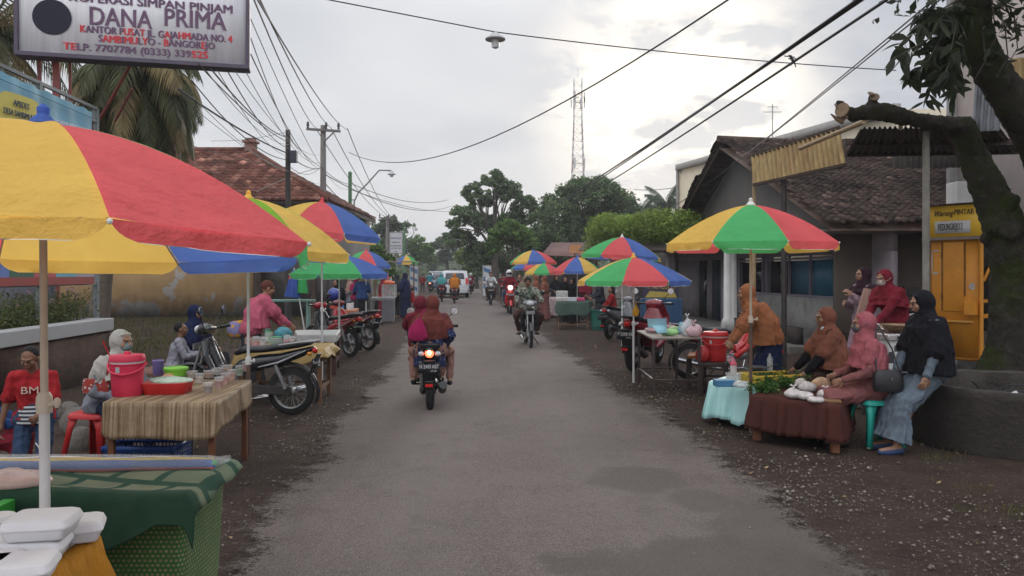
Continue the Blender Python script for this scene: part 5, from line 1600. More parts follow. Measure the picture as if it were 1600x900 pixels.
 for i, e in enumerate(ends):
  s_ = starts[i % 5]
  a = L_(s_[0], s_[1], 8.2); b_ = L_(e[0], e[1], 7.9 + rnd.uniform(-.3, .3)); m_ = (a + b_) / 2 + Vector((0, 0, .06))
  tw.tube([a, m_, b_], [.012, .007, .003], 5)
  for k in range(9):
   t = .35 + .65 * k / 8
   p = a.lerp(m_, t * 2) if t < .5 else m_.lerp(b_, t * 2 - 1)
   for _ in range(3):
    dr = Vector((rnd.uniform(-1, .6), rnd.uniform(-.5, .5), rnd.uniform(-1.3, .2))).normalized(); ln = rnd.uniform(.13, .22)
    sd = dr.cross(Vector((rnd.normal(), rnd.normal(), rnd.normal()))).normalized(); nn_ = dr.cross(sd)
    w_ = ln * .19
    prof = [(0, 0), (.12, .35), (.3, .85), (.5, 1), (.7, .8), (.88, .35), (1, 0)]
    Vv = [];
    for (f_, ww) in prof:
     cpt = p + dr * ln * f_ - Vector((0, 0, .25 * ln * f_ * f_))
     Vv += [tuple(cpt + sd * w_ * ww + nn_ * w_ * .25 * ww), tuple(cpt), tuple(cpt - sd * w_ * ww + nn_ * w_ * .25 * ww)]
    Ff = []
    for q in range(len(prof) - 1):
     Ff += [(q * 3, q * 3 + 1, q * 3 + 4, q * 3 + 3), (q * 3 + 1, q * 3 + 2, q * 3 + 5, q * 3 + 4)]
    lf.add(Vv, Ff)
 # leaf masses at the top right corner and above the frame
 for (px, py, n_, sp) in ((1560, -10, 200, .35), (1600, 30, 110, .25), (1545, 85, 24, .14), (1560, -80, 300, .5), (1470, -60, 240, .4)):
  q = np.array(L_(px, py, 8.1)) + rnd.normal(0, sp, (n_, 3)) * np.array([1, 1, .6]); leaves(lf, q, .14, rnd, ratio=.4, droop=.6)
 for e in ((1590, 75), (1575, 90), (1556, 60), (1540, 95)):
  tw.tube([L_(1560, 10, 8.3), L_(e[0] - 5, e[1] - 50, 8.1), L_(*e, 8.1), L_(e[0] - 18, e[1] + 30, 8.1)], [.01, .008, .006, .003], 5)
 tw.build('twigs', M('tree_bark'), rt); lf.build('leaves', lm, rt, ang=0)
big_tree()
# ================================================================ people
SKIN = M('skin', (.27, .145, .088), .55, .12, 12, spec=.35)
SKIN_D = M('skin_darker', (.17, .085, .05), .55, .12, 12, spec=.35)
LIP = M('lips', (.24, .075, .06), .5, .05)
EYEW = M('eye_white', (.30, .27, .25), .5, 0)
EYED = M('iris_dark', (.012, .009, .008), .15, 0)
BROW = M('brow_hair', (.012, .010, .009), .85, 0)
HAIR = M('black_hair', (.010, .008, .007), .85, .4, 30, bump=.6, bscale=90, stretch=(1, 1, .15))
def head_arr(q):
 mb = MB()
 mb.ell((0, -.014, .022), (.074, .090, .086), n=20)
 mb.ell((0, .016, -.045), (.056, .062, .062), n=18)
 mb.ell((0, .045, -.088), (.026, .026, .022), n=12)
 for s in (-1, 1):
  mb.ell((s * .038, .052, -.022), (.026, .026, .03), n=12)
  mb.ell((s * .078, -.008, -.008), (.011, .02, .032), n=10)
  mb.cone((s * .012, .080, .028), (s * .045, .066, .030), .011, .008)
 mb.cone((0, .078, .02), (0, .098, -.016), .008, .0125)
 for s in (-1, 1): mb.ell((s * .012, .088, -.022), (.009, .010, .008), n=8)
 mb.ell((0, .076, -.050), (.024, .014, .014), n=10)
 mb.cone((0, -.01, -.06), (0, -.025, -.14), .046, .044)
 return mesh_arrays(remesh(mb, (.0055, .009, .014)[q], 3))
_H = {}
def hand_arr(side, kind, q):
 """hand pointing along +Z from the wrist, palm facing -Y; thumb on +X*side"""
 k = (side, kind, q)
 if k in _H: return _H[k]
 mb = MB()
 s = side
 mb.ell((0, 0, .045), (.036, .015, .048), n=12)
 mb.cone((0, 0, -.02), (0, 0, .03), .025, .026)
 curl = {'relax': (.45, .5), 'grip': (1.45, 1.45), 'flat': (.1, .12)}[kind]
 for i, (x, ln) in enumerate(((.027, .066), (.009, .074), (-.010, .069), (-.027, .054))):
  p = Vector((x * s, 0, .082)); a = 0.1
  d = Vector(((x * .5) * s * (0 if kind == 'grip' else 1), -math.sin(a), math.cos(a)))
  for j, f in enumerate((.42, .32, .26)):
   a += curl[0] if j == 0 else curl[1] * .8
   d = Vector((x * 1.2 * s, -math.sin(a), math.cos(a))).normalized()
   e = p + d * ln * f
   mb.cone(p, e, .0088 - .0008 * j, .0082 - .0009 * j, 8)
   p = e
 th = Vector((.030 * s, -.004, .022))
 d1 = Vector((.55 * s, -.35, .75)).normalized(); e = th + d1 * .036
 mb.cone(th, e, .0125, .0105, 8)
 d2 = Vector((.15 * s, -.7 if kind == 'grip' else -.3, .7)).normalized()
 mb.cone(e, e + d2 * .03, .0100, .0085, 8)
 _H[k] = mesh_arrays(remesh(mb, (.0042, .0062, .011)[q], 1))
 return _H[k]
HEADS = {}
VOX = (.0105, .016, .024)
def ik(a, b, l1, l2, pole):
 a, b = Vector(a), Vector(b)
 d = b - a; L_ = d.length
 if L_ > (l1 + l2) * .995:
  b = a + d.normalized() * (l1 + l2) * .995; d = b - a; L_ = d.length
 L_ = max(L_, abs(l1 - l2) + .02)
 x = (l1 * l1 - l2 * l2 + L_ * L_) / (2 * L_)
 h = math.sqrt(max(0, l1 * l1 - x * x))
 dn = d.normalized(); pl = Vector(pole); pl = (pl - dn * pl.dot(dn))
 pl = pl.normalized() if pl.length > 1e-5 else dn.orthogonal()
 return a + dn * x + pl * h, b
def creases(me, amp, seed, hc):
 n = len(me.vertices)
 co = np.empty(n * 3, dtype=np.float32); me.vertices.foreach_get('co', co); co = co.reshape(-1, 3).astype(float)
 no = np.empty(n * 3, dtype=np.float32); me.vertices.foreach_get('normal', no); no = no.reshape(-1, 3)
 r = np.random.default_rng(seed)
 w_ = co + .03 * np.sin(co[:, [1, 2, 0]] * 17 + seed)
 h = np.zeros(n)
 for k in ((26, 14, 7), (-17, 25, 9), (12, -20, 24), (38, -30, -12)):
  ph = w_ @ (np.array(k, float) * r.uniform(.8, 1.25, 3)) + r.uniform(0, 6)
  h += 1 - 2 * np.abs(np.sin(ph)) ** .8
 f = np.clip((np.linalg.norm(co - np.array(hc), axis=1) - .10) / .12, .12, 1)
 co += no * (h * amp / 2 * f)[:, None]
 me.vertices.foreach_set('co', co.astype(np.float32).ravel())
def person(label, loc, yaw, o, q=2, group=None, pelvis=(0, 0, .86), lean=0, side=0, ankles=((-.1, 0, .07), (.1, 0, .07)),
     hands=((-.24, .08, .78), (.24, .08, .78)), head=(0, 0), s=1.0, hk=('relax', 'relax'), hdir=(None, None), toe=0.0, knee_out=.12,
     elbow=(.45, -.5, -.5), cat='person'):
 """a figure facing +Y before the yaw; all joints in metres for a 1.58 m adult, scaled by s.
 o = outfit dict"""
 rt = thing('person', label, cat, loc, yaw, group, s)
 vox = VOX[q]
 sk = o.get('skin', SKIN)
 pel = Vector(pelvis)
 def up(a): return Vector((math.sin(R(side)), math.sin(R(a)) , math.cos(R(a)))).normalized()
 mid = pel + up(lean * .6) * .16
 chest = mid + up(lean * 1.0) * .16
 nb = chest + up(lean * 1.15) * .15
 Tn = up(lean * 1.1)
 sw = o.get('sw', .165)
 sh = [nb - Tn * .035 + Vector((sg * sw, 0, 0)) for sg in (-1, 1)]
 hip = [pel + Vector((sg * .09, 0, -.02)) for sg in (-1, 1)]
 hp = head[0]
 hr = Matrix.Rotation(R(-head[1]), 3, 'Z') @ Matrix.Rotation(R(-hp), 3, 'X')
 hc = nb + up(lean * .7 + hp * .3) * .07 + hr @ Vector((0, .022, .095))
 th = o.get('fat', 1.0)
 kn, an, el, wr = [], [], [], []
 for i, sg in enumerate((-1, 1)):
  k, a = ik(hip[i], ankles[i], .41, .40, (sg * knee_out, 1, .15)); kn.append(k); an.append(a)
  e, w_ = ik(sh[i], hands[i], .265, .235, (sg * elbow[0], elbow[1], elbow[2])); el.append(e); wr.append(w_)
 # body
 mb = MB()
 mb.cone(nb - Tn * .02, hc - hr @ Vector((0, .01, .05)), .050, .046)
 def torso(mb, g):
  mb.cone(hip[0] + Vector((.0, 0, .03)), hip[1] + Vector((0, 0, .03)), .105 * th + g, .105 * th + g)
  mb.cone(mid + Vector((-.05, 0, 0)), mid + Vector((.05, 0, 0)), .098 * th + g, .098 * th + g)
  mb.cone(chest + Vector((-.06, 0, 0)), chest + Vector((.06, 0, 0)), .105 * th + g, .105 * th + g)
  mb.cone(sh[0] + Vector((.03, 0, 0)), sh[1] - Vector((.03, 0, 0)), .058 + g, .058 + g)
  for sg in (-1, 1):
   mb.cone(pel + Vector((sg * .05, 0, 0)), mid + Vector((sg * .05, 0, 0)), .1 * th + g, .095 * th + g)
   mb.cone(mid + Vector((sg * .05, 0, 0)), chest + Vector((sg * .06, 0, 0)), .095 * th + g, .10 * th + g)
   mb.cone(chest + Vector((sg * .06, 0, 0)), nb + Vector((sg * .07, 0, -.05)), .10 * th + g, .06 + g)
 torso(mb, -.012)
 fd = []
 for i in (0, 1):
  mb.cone(sh[i], el[i], .046, .037); mb.cone(el[i], wr[i], .036, .024)
  mb.cone(hip[i], kn[i], .080, .055); mb.cone(kn[i], an[i], .052, .035)
  f = Vector((math.sin(R(toe)) * (1 if i else -1), math.cos(R(toe)), -.22)).normalized()
  fd.append(f)
  heel = an[i] + Vector((0, -.03, -.03)); mb.cone(heel, heel + f * .19 + Vector((0, 0, .02)), .036, .028)
 me = remesh(mb, vox, 3)
 V, F = mesh_arrays(me); bpy.data.meshes.remove(me)
 body = MB(); body.add(V, F)
 hq = min(q, 2)
 if hq not in HEADS: HEADS[hq] = head_arr(hq)
 HV, HF = HEADS[hq]
 m3 = np.array(hr)
 body.add(HV @ m3.T + np.array(hc), HF)
 if q < 2:
  for sg in (-1, 1):
   for c_, r_, mi in (((sg * .031, .0690, .008), (.0125, .0078, .0048), 2), ((sg * .031, .0768, .008), (.0058, .0030, .0056), 3)):
    body.ell(hc + hr @ Vector(c_), r_, hr, 10, mi)
   body.cone(hc + hr @ Vector((sg * .016, .083, .028)), hc + hr @ Vector((sg * .047, .072, .030)), .0030, .0022, 6, 4)
  body.ell(hc + hr @ Vector((0, .087, -.046)), (.021, .006, .0045), hr, 10, 1); body.ell(hc + hr @ Vector((0, .086, -.054)), (.018, .007, .0055), hr, 10, 1)
 for i, sg in enumerate((-1, 1)):
  hv, hf = hand_arr(sg * -1 if False else -sg, hk[i], q)
  d = Vector(hdir[i]) if hdir[i] else (wr[i] - el[i]).normalized() * .8 + Vector((0, .1, -.1))
  d.normalize()
  y = Vector((sg * 1.0, .0, .35)) if hdir[i] is None else Vector((sg * .15, .1, 1))
  y = (y - d * y.dot(d)).normalized(); x = y.cross(d)
  m = np.array([list(x), list(y), list(d)]).T
  body.add(hv @ m.T + np.array(wr[i]), hf)
 body.build('body', [sk, LIP, EYEW, EYED, BROW], rt, ang=0)
 def garment(name, build, mat, it=3, vx=None):
  g = MB(); build(g)
  me = remesh(g, vx or vox, it)
  if q < 2 and name in ('shirt', 'skirt', 'headscarf', 'trousers'):
   creases(me, .0075 if name != 'headscarf' else .0065, len(label) + len(name), hc)
  ob = finish(me, name, mat, rt, ang=0)
  return ob
 # trousers / skirt
 if 'trousers' in o:
  ln = o.get('tlen', 1.0)
  def b(g):
   torso_l(g)
   for i in (0, 1):
    g.cone(hip[i], kn[i], .098, .072)
    e_ = kn[i].lerp(an[i], .9 * ln if ln < 1 else .93)
    if ln > .35: g.cone(kn[i], e_, .070, .055 if ln >= 1 else .062)
  def torso_l(g):
   g.cone(hip[0] + Vector((0, 0, .03)), hip[1] + Vector((0, 0, .03)), .118 * th, .118 * th)
   g.cone(pel, mid, .12 * th, .1 * th)
  garment('trousers', b, o['trousers'])
 if 'skirt' in o:
  fl = o.get('flare', 1.0)
  km = (kn[0] + kn[1]) / 2; am = (an[0] + an[1]) / 2
  kd = (kn[1] - kn[0]).length / 2; ad = (an[1] - an[0]).length / 2
  sit = (km - pel).normalized().z > -.75
  def b(g):
   if sit:
    pa = [mid, pel + Vector((0, -.0, .0)), pel.lerp(km, .35) + Vector((0, 0, .01)), pel.lerp(km, .75), km + Vector((0, .03, .02)), km.lerp(am, .25) + Vector((0, .05, 0)), km.lerp(am, .6) + Vector((0, .02, 0)), am + Vector((0, .02, .03))]
    w1 = kd + .09
    g.loft(pa, [.14 * th, .165 * th, .175, w1 + .01, w1 + .01, w1 + .02, w1 + .04 * fl, w1 + .07 * fl], [.11, .13, .10, .09, .09, .09, .11, .14 * fl], 64, 9,
        [0, 0, .01, .015, .015, .03, .05, .07], ph=len(label))
    g.cone(hip[0], kn[0], .10, .08); g.cone(hip[1], kn[1], .10, .08)
   else:
    pa = [mid, pel, pel.lerp(am, .3), pel.lerp(am, .6), pel.lerp(am, .85), am + Vector((0, 0, -.02))]
    g.loft(pa, [.125 * th, .16 * th, .19, .21 * fl, .235 * fl, max(ad + .1, .25 * fl)], [.105, .125, .14, .17 * fl, .19 * fl, .22 * fl], 64, 10,
        [0, .01, .03, .05, .06, .07], ph=len(label))
    g.cone(hip[0], kn[0], .11, .09); g.cone(hip[1], kn[1], .11, .09)
  garment('skirt', b, o['skirt'])
 # shirt or tunic
 if 'top' in o:
  g_ = o.get('loose', .016)
  sl = o.get('sleeve', 1.0)
  hem = o.get('hem', .06)
  def b(g):
   torso(g, g_)
   g.cone(nb - Tn * .03, nb - Tn * .0, .07, .058)
   d = (pel - mid).normalized()
   if hem > 0:
    g.loft([mid, pel, pel - Vector((0, 0, hem))], [.13 * th + g_, .15 * th + g_, .165 * th + g_], [.11 + g_, .13 + g_, .135 + g_], 40, 7, [0, .01, .03], ph=3)
   for i in (0, 1):
    if sl <= .55:
     g.cone(sh[i], sh[i].lerp(el[i], sl * 1.6), .066, .072)
    else:
     g.cone(sh[i], el[i], .062 + g_ * .4, .052 + g_ * .3); g.cone(el[i], el[i].lerp(wr[i], min(.96, sl * .93)), .052 + g_ * .3, .040 + g_ * .3)
  garment(o.get('topname', 'shirt'), b, o['top'])
 if 'hijab' in o:
  ln = o.get('hlen', .33); w1 = o.get('hwid', .25); dp = o.get('hdep', .18)
  def hood(g):
   if o.get('nohood'):
    g.cone(nb, nb + Vector((0, 0, .02)), .07, .06)
   else: g.ell(hc + hr @ Vector((0, -.032, .010)), (.098, .102, .117), hr, 18)
   if not o.get('nohood'):
    g.cone(hc + hr @ Vector((0, -.02, -.07)), nb + Vector((0, 0, .0)), .088, .112)
    g.cone(hc + hr @ Vector((-.045, .018, -.085)), hc + hr @ Vector((.045, .018, -.085)), .036, .036)
    g.cone(hc + hr @ Vector((0, .02, -.10)), nb + up(lean) * -.10 + Vector((0, .09, 0)), .062, .075)
    for sg in (-1, 1):
     g.cone(hc + hr @ Vector((sg * .072, .012, .03)), hc + hr @ Vector((sg * .055, .020, -.08)), .016, .024)
    g.cone(hc + hr @ Vector((-.05, .04, .075)), hc + hr @ Vector((.05, .04, .075)), .016, .016)
   dn = -up(lean * .8)
   c0 = nb + Vector((0, 0, .035)); c1 = nb - up(lean) * .05; c2 = nb - up(lean) * (.05 + (ln - .05) * .5); c3 = nb - up(lean) * ln
   dr = Vector((0, o.get('hfwd', .02) , 0))
   # hanging hem falls straight down when leaning
   c3 = c3 + Vector((0, math.sin(R(lean)) * ln * .35, -abs(math.sin(R(lean))) * ln * .25))
   lo = o.get('loose', .016); b_ = .118 * th + lo + .012; dp_ = max(dp, b_ + .02)
   w2 = max(w1, sw + .085 + lo)
   g.loft([c0, nb - up(lean) * .0, c1, c2, c3 + dr], [.085, sw * .95, sw + .04, (w2 + sw + .06) / 2, w2], [.08, .095, b_, (b_ + dp_) / 2, dp_], 96, 10, [0, .01, .025, .055, .10], ph=ln)
   for sg in (-1, 1):
    g.cone(chest + Vector((sg * .05, 0, 0)), nb + Vector((sg * .06, 0, -.03)), .112 * th + lo + .012, .085 + lo) if ln > .18 else None
   for i in (0, 1):
    f_ = min(1.0, ln * 1.9)
    g.cone(sh[i], sh[i].lerp(el[i], f_), .072 + lo * .6, .070 + lo * .6 + (.015 if ln > .38 else 0))
  garment('headscarf', hood, o['hijab'], vx=vox * (.9 if q == 0 else 1))
 if 'hair' in o:
  def b(g):
   g.ell(hc + hr @ Vector((0, -.030, .034)), (.081, .088, .086), hr, 18)
   if o.get('long'):
    g.cone(hc + hr @ Vector((0, -.06, 0)), nb + Vector((0, -.05, -.02)), .075, .05)
  garment('hair', b, o['hair'], vx=min(vox, .012))
 if 'cap' in o:
  def b(g):
   g.ell(hc + hr @ Vector((0, -.018, .035)), (.084, .098, .088), hr, 18)
  garment('cap', b, o['cap'], vx=min(vox, .012))
 if 'helmet' in o:
  def b(g):
   g.ell(hc + hr @ Vector((0, -.015, .03)), (.125, .14, .135), hr, 20)
   g.cone(hc + hr @ Vector((-.07, .03, -.08)), hc + hr @ Vector((.07, .03, -.08)), .04, .04)
  hm = garment('helmet', b, o['helmet'])
  v = MB(); v.ell(hc + hr @ Vector((0, .022, .02)), (.108, .118, .075), hr, 16)
  ob = v.build('visor', M('smoked_visor', (.02, .02, .022), .12, 0, spec=.6)); ob.parent = hm
 if 'mask' in o:
  def b(g):
   g.ell(hc + hr @ Vector((0, .030, -.036)), (.063, .074, .054), hr, 16)
   g.cone(hc + hr @ Vector((0, .08, -.01)), hc + hr @ Vector((0, .094, -.03)), .015, .016)
  ob = garment('face_mask', b, o['mask'], vx=min(vox, .009))
  if q < 2:
   st = MB()
   for sg in (-1, 1):
    st.tube([hc + hr @ Vector((sg * .055, .06, -.03)), hc + hr @ Vector((sg * .093, .02, -.012)), hc + hr @ Vector((sg * .098, -.03, .01))], .0025, 5)
   st.build('ear_loop', o['mask'], rt).parent = ob
 if 'chinmask' in o:
  def b(g): g.cone(hc + hr @ Vector((-.045, .03, -.125)), hc + hr @ Vector((.045, .03, -.125)), .046, .046)
  garment('face_mask', b, o['chinmask'], vx=min(vox, .01))
 if o.get('shoes') is not None:
  for i in (0, 1):
   g = MB(); heel = an[i] + Vector((0, -.035, -.045))
   g.cone(heel, heel + fd[i] * .12 + Vector((0, 0, .01)), .041, .040); g.cone(heel + fd[i] * .12 + Vector((0, 0, .01)), heel + fd[i] * .2 + Vector((0, 0, .03)), .040, .030)
   ob = finish(remesh(g, min(vox, .014), 2), 'shoe', o['shoes'], rt, ang=0)
 rt['_'] = 0
 del rt['_']
 return rt, dict(hc=hc, hr=hr, nb=nb, sh=sh, el=el, wr=wr, kn=kn, an=an, pel=pel, chest=chest)
# cloth colours
C_brown = cloth('scarf_brown', (.17, .045, .035)); C_maroon = cloth('scarf_maroon', (.17, .02, .032)); C_tan = cloth('scarf_tan', (.36, .135, .06))
C_rust = cloth('scarf_rust', (.25, .095, .06)); C_pink = cloth('scarf_dusty_pink', (.42, .12, .14)); C_white = cloth('scarf_white', (.50, .47, .42))
C_black = cloth('scarf_black', (.012, .012, .016)); C_navy = cloth('dress_navy', (.018, .025, .07)); C_denim = cloth('dress_pale_denim', (.15, .185, .225), fold=.8)
C_grey = cloth('shirt_grey', (.26, .27, .31)); C_magenta = cloth('bag_magenta', (.38, .02, .10)); C_rose = cloth('trousers_dusty_rose', (.34, .18, .14))
C_red = cloth('shirt_red', (.42, .025, .03)); C_lilac = cloth('top_lilac', (.36, .24, .28)); C_peach = cloth('scarf_peach', (.45, .27, .22))
C_blue = cloth('shirt_blue', (.04, .09, .24)); C_teal = cloth('shirt_teal', (.03, .24, .30)); C_orange = cloth('scarf_orange', (.62, .21, .03))
C_dgrey = cloth('cloth_charcoal', (.05, .05, .055)); C_jeans = cloth('jeans_blue', (.05, .08, .15)); C_khaki = cloth('cloth_khaki', (.22, .19, .14))
C_wshirt = cloth('shirt_white', (.5, .5, .5)); C_dbrown = cloth('cloth_dark_brown', (.075, .035, .028)); C_wine = cloth('cloth_wine', (.23, .02, .035))
C_mauve = cloth('dress_mauve', (.26, .10, .095)); C_green = cloth('shirt_green', (.05, .16, .06))
MASK_G = M('mask_grey_green', (.17, .20, .20), .85, .1); MASK_B = M('mask_light_blue', (.42, .55, .60), .85, .1); MASK_K = M('mask_charcoal', (.07, .075, .085), .85, .1)
SH_K = M('shoe_black', (.015, .014, .014), .6, .1); SH_B = M('shoe_blue', (.03, .05, .12), .6, .1)
def pattern(key, base, dots, scale=40, th=.18):
 """small printed motif on cloth"""
 if key in _M: return _M[key]
 m = bpy.data.materials.new(key); m.use_nodes = True; nt = m.node_tree; L = nt.links.new
 b = nt.nodes['Principled BSDF']; b.inputs['Roughness'].default_value = .9; b.inputs['Specular IOR Level'].default_value = .15
 tc = N(nt, 'ShaderNodeTexCoord'); v = N(nt, 'ShaderNodeTexVoronoi', inp={'Scale': scale}); L(tc.outputs['Object'], v.inputs['Vector'])
 k = ramp(nt, v.outputs['Distance'], [(th, 1), (th + .06, 0)])
 L(mixc(nt, k, base, dots), b.inputs['Base Color'])
 n2 = N(nt, 'ShaderNodeTexNoise', inp={'Scale': 14.0, 'Detail': 4.0}); mp = N(nt, 'ShaderNodeMapping'); mp.inputs['Scale'].default_value = (1, 1, .35)
 L(tc.outputs['Object'], mp.inputs[0]); L(mp.outputs[0], n2.inputs['Vector'])
 bp = N(nt, 'ShaderNodeBump', inp={'Strength': .5, 'Distance': .04}); L(n2.outputs[0], bp.inputs['Height']); L(bp.outputs[0], b.inputs['Normal'])
 _M[key] = m
 return m
def camo(key):
 m = bpy.data.materials.new(key); m.use_nodes = True; nt = m.node_tree; L = nt.links.new
 b = nt.nodes['Principled BSDF']; b.inputs['Roughness'].default_value = .9
 tc = N(nt, 'ShaderNodeTexCoord'); n = N(nt, 'ShaderNodeTexNoise', inp={'Scale': 11.0, 'Detail': 2.0}); L(tc.outputs['Object'], n.inputs['Vector'])
 c = ramp(nt, n.outputs[0], [(.4, (.05, .065, .05)), (.47, (.16, .18, .13)), (.53, (.30, .30, .25)), (.6, (.09, .075, .05))])
 nt.nodes[-1].color_ramp.interpolation = 'CONSTANT'
 L(c, b.inputs['Base Color']); return m
# ================================================================ motorcycles and cars
TAIL = M('tail_lamp_red', (.5, .02, .02), .2, .1); LENS = M('clear_lens', (.5, .5, .52), .12, .05, spec=.6); AMB = M('amber_lens', (.5, .18, .02), .2, .05)
PLATE = M('plate_black', (.02, .02, .022), .5, .1); PLTXT = M('plate_white', (.5, .5, .5), .6, 0)
ALU = M('engine_aluminium', (.28, .28, .28), .45, .3, 12, metal=.7); SEAT = M('seat_vinyl', (.016, .016, .018), .42, .25, 14, bump=.3, bscale=120)
def paint(key, col): return M('paint_' + key, col, .22, .08, 3, spec=.6)
P_black = paint('black', (.014, .014, .016)); P_red = paint('red', (.33, .015, .02)); P_brightred = paint('scooter_red', (.45, .02, .02)); P_white = paint('white', (.55, .55, .57)); P_grey = paint('grey', (.16, .16, .17))
P_maroon = paint('maroon', (.17, .012, .02))
def wheel(rt, y, r, tw, name, spokes='wire', disc=False):
 ry = Matrix.Rotation(R(90), 3, 'Y')
 mb = MB()
 rr = r - tw * 1.05
 mb.lathe([(rr, -tw * .42), (rr - .012, -tw * .3), (rr - .018, 0), (rr - .012, tw * .3), (rr, tw * .42), (rr + .008, tw * .3), (rr + .004, 0), (rr + .008, -tw * .3), (rr, -tw * .42)], (0, y, r), 32, m=ry, caps=False)
 mb.lathe([(.035, -.05), (.055, -.035), (.055, .035), (.035, .05)], (0, y, r), 14, m=ry)
 if spokes == 'wire':
  for k in range(24):
   a = 2 * PI * k / 24; b_ = a + (.5 if k % 2 else -.5)
   sx = .035 * (1 if k % 4 < 2 else -1)
   mb.tube([(sx, y + math.cos(b_) * .05, r + math.sin(b_) * .05), (0, y + math.cos(a) * (rr - .01), r + math.sin(a) * (rr - .01))], .0028, 4, caps=False)
 else:
  for k in range(6):
   a = 2 * PI * k / 6
   mb.cone((0, y + math.cos(a) * .04, r + math.sin(a) * .04), (0, y + math.cos(a) * (rr - .01), r + math.sin(a) * (rr - .01)), .016, .012, 6)
 if disc: mb.lathe([(.10, -.004), (.10, .004)], (.05, y, r), 20, m=ry)
 w_ = mb.build(name, ALU, rt)
 t = MB(); prof = []
 for k in range(13):
  a = PI * k / 12
  prof.append((rr + math.sin(a) * (r - rr) * 1.0, -math.cos(a) * tw * .52))
 prof = [(rr - .004, -tw * .3)] + prof + [(rr - .004, tw * .3)]
 t.lathe(prof, (0, y, r), 36, m=ry, caps=False)
 o = t.build('tyre', rubber); o.parent = w_
def mirrors(rt, y, z, sx=.3, h=.17, glass=True):
 for s in (-1, 1):
  mb = MB(); mb.tube([(s * .16, y, z), (s * .2, y + .01, z + h * .6), (s * sx, y - .02, z + h)], .006, 6)
  m3 = Matrix.Rotation(R(90), 3, 'X')
  mb.lathe([(.012, .03), (.045, .018), (.055, -.004), (.054, -.008)], (s * sx, y - .03, z + h + .02), 18, m=Matrix.Rotation(R(-90), 3, 'X'))
  o = mb.build('mirror', black_pl, rt)
  g = MB(); g.lathe([(.05, 0), (.049, .002)], (s * sx, y - .0385, z + h + .02), 18, m=m3); gg = g.build('mirror_glass', chrome); gg.parent = o
def plate(rt, c, s, yaw=0, txt='N 2443 ABT', sub='07-24', tilt=0, w_=.26, h_=.115):
 p = MB(); m4 = facing(c, yaw, tilt)
 p.box((0, 0, 0), (w_, h_, .006), m=m4); p.V[-1][:] = p.V[-1]
 # box() wants the centre separately
 p = MB(); p.add([tuple(m4 @ Vector(v)) for v in ((-w_/2, -h_/2, 0), (w_/2, -h_/2, 0), (w_/2, h_/2, 0), (-w_/2, h_/2, 0), (-w_/2, -h_/2, -.006), (w_/2, -h_/2, -.006), (w_/2, h_/2, -.006), (-w_/2, h_/2, -.006))],
     [(0, 1, 2, 3), (7, 6, 5, 4), (0, 4, 5, 1), (1, 5, 6, 2), (2, 6, 7, 3), (3, 7, 4, 0)])
 o = p.build('number_plate', PLATE, rt, smooth=False)
 if txt:
  t = text(txt, h_ * .5, m4 @ Matrix.Translation((0, h_ * .1, .001)), PLTXT, None, width=w_ * .86, ext=.001); t.parent = o
  t = text(sub, h_ * .22, m4 @ Matrix.Translation((w_ * .2, -h_ * .3, .001)), PLTXT, None, ext=.001); t.parent = o
def blob(fn, name, mat, rt, vox=.011, it=4):
 mb = MB(); fn(mb)
 return finish(remesh(mb, vox, it), name, mat, rt, ang=0)
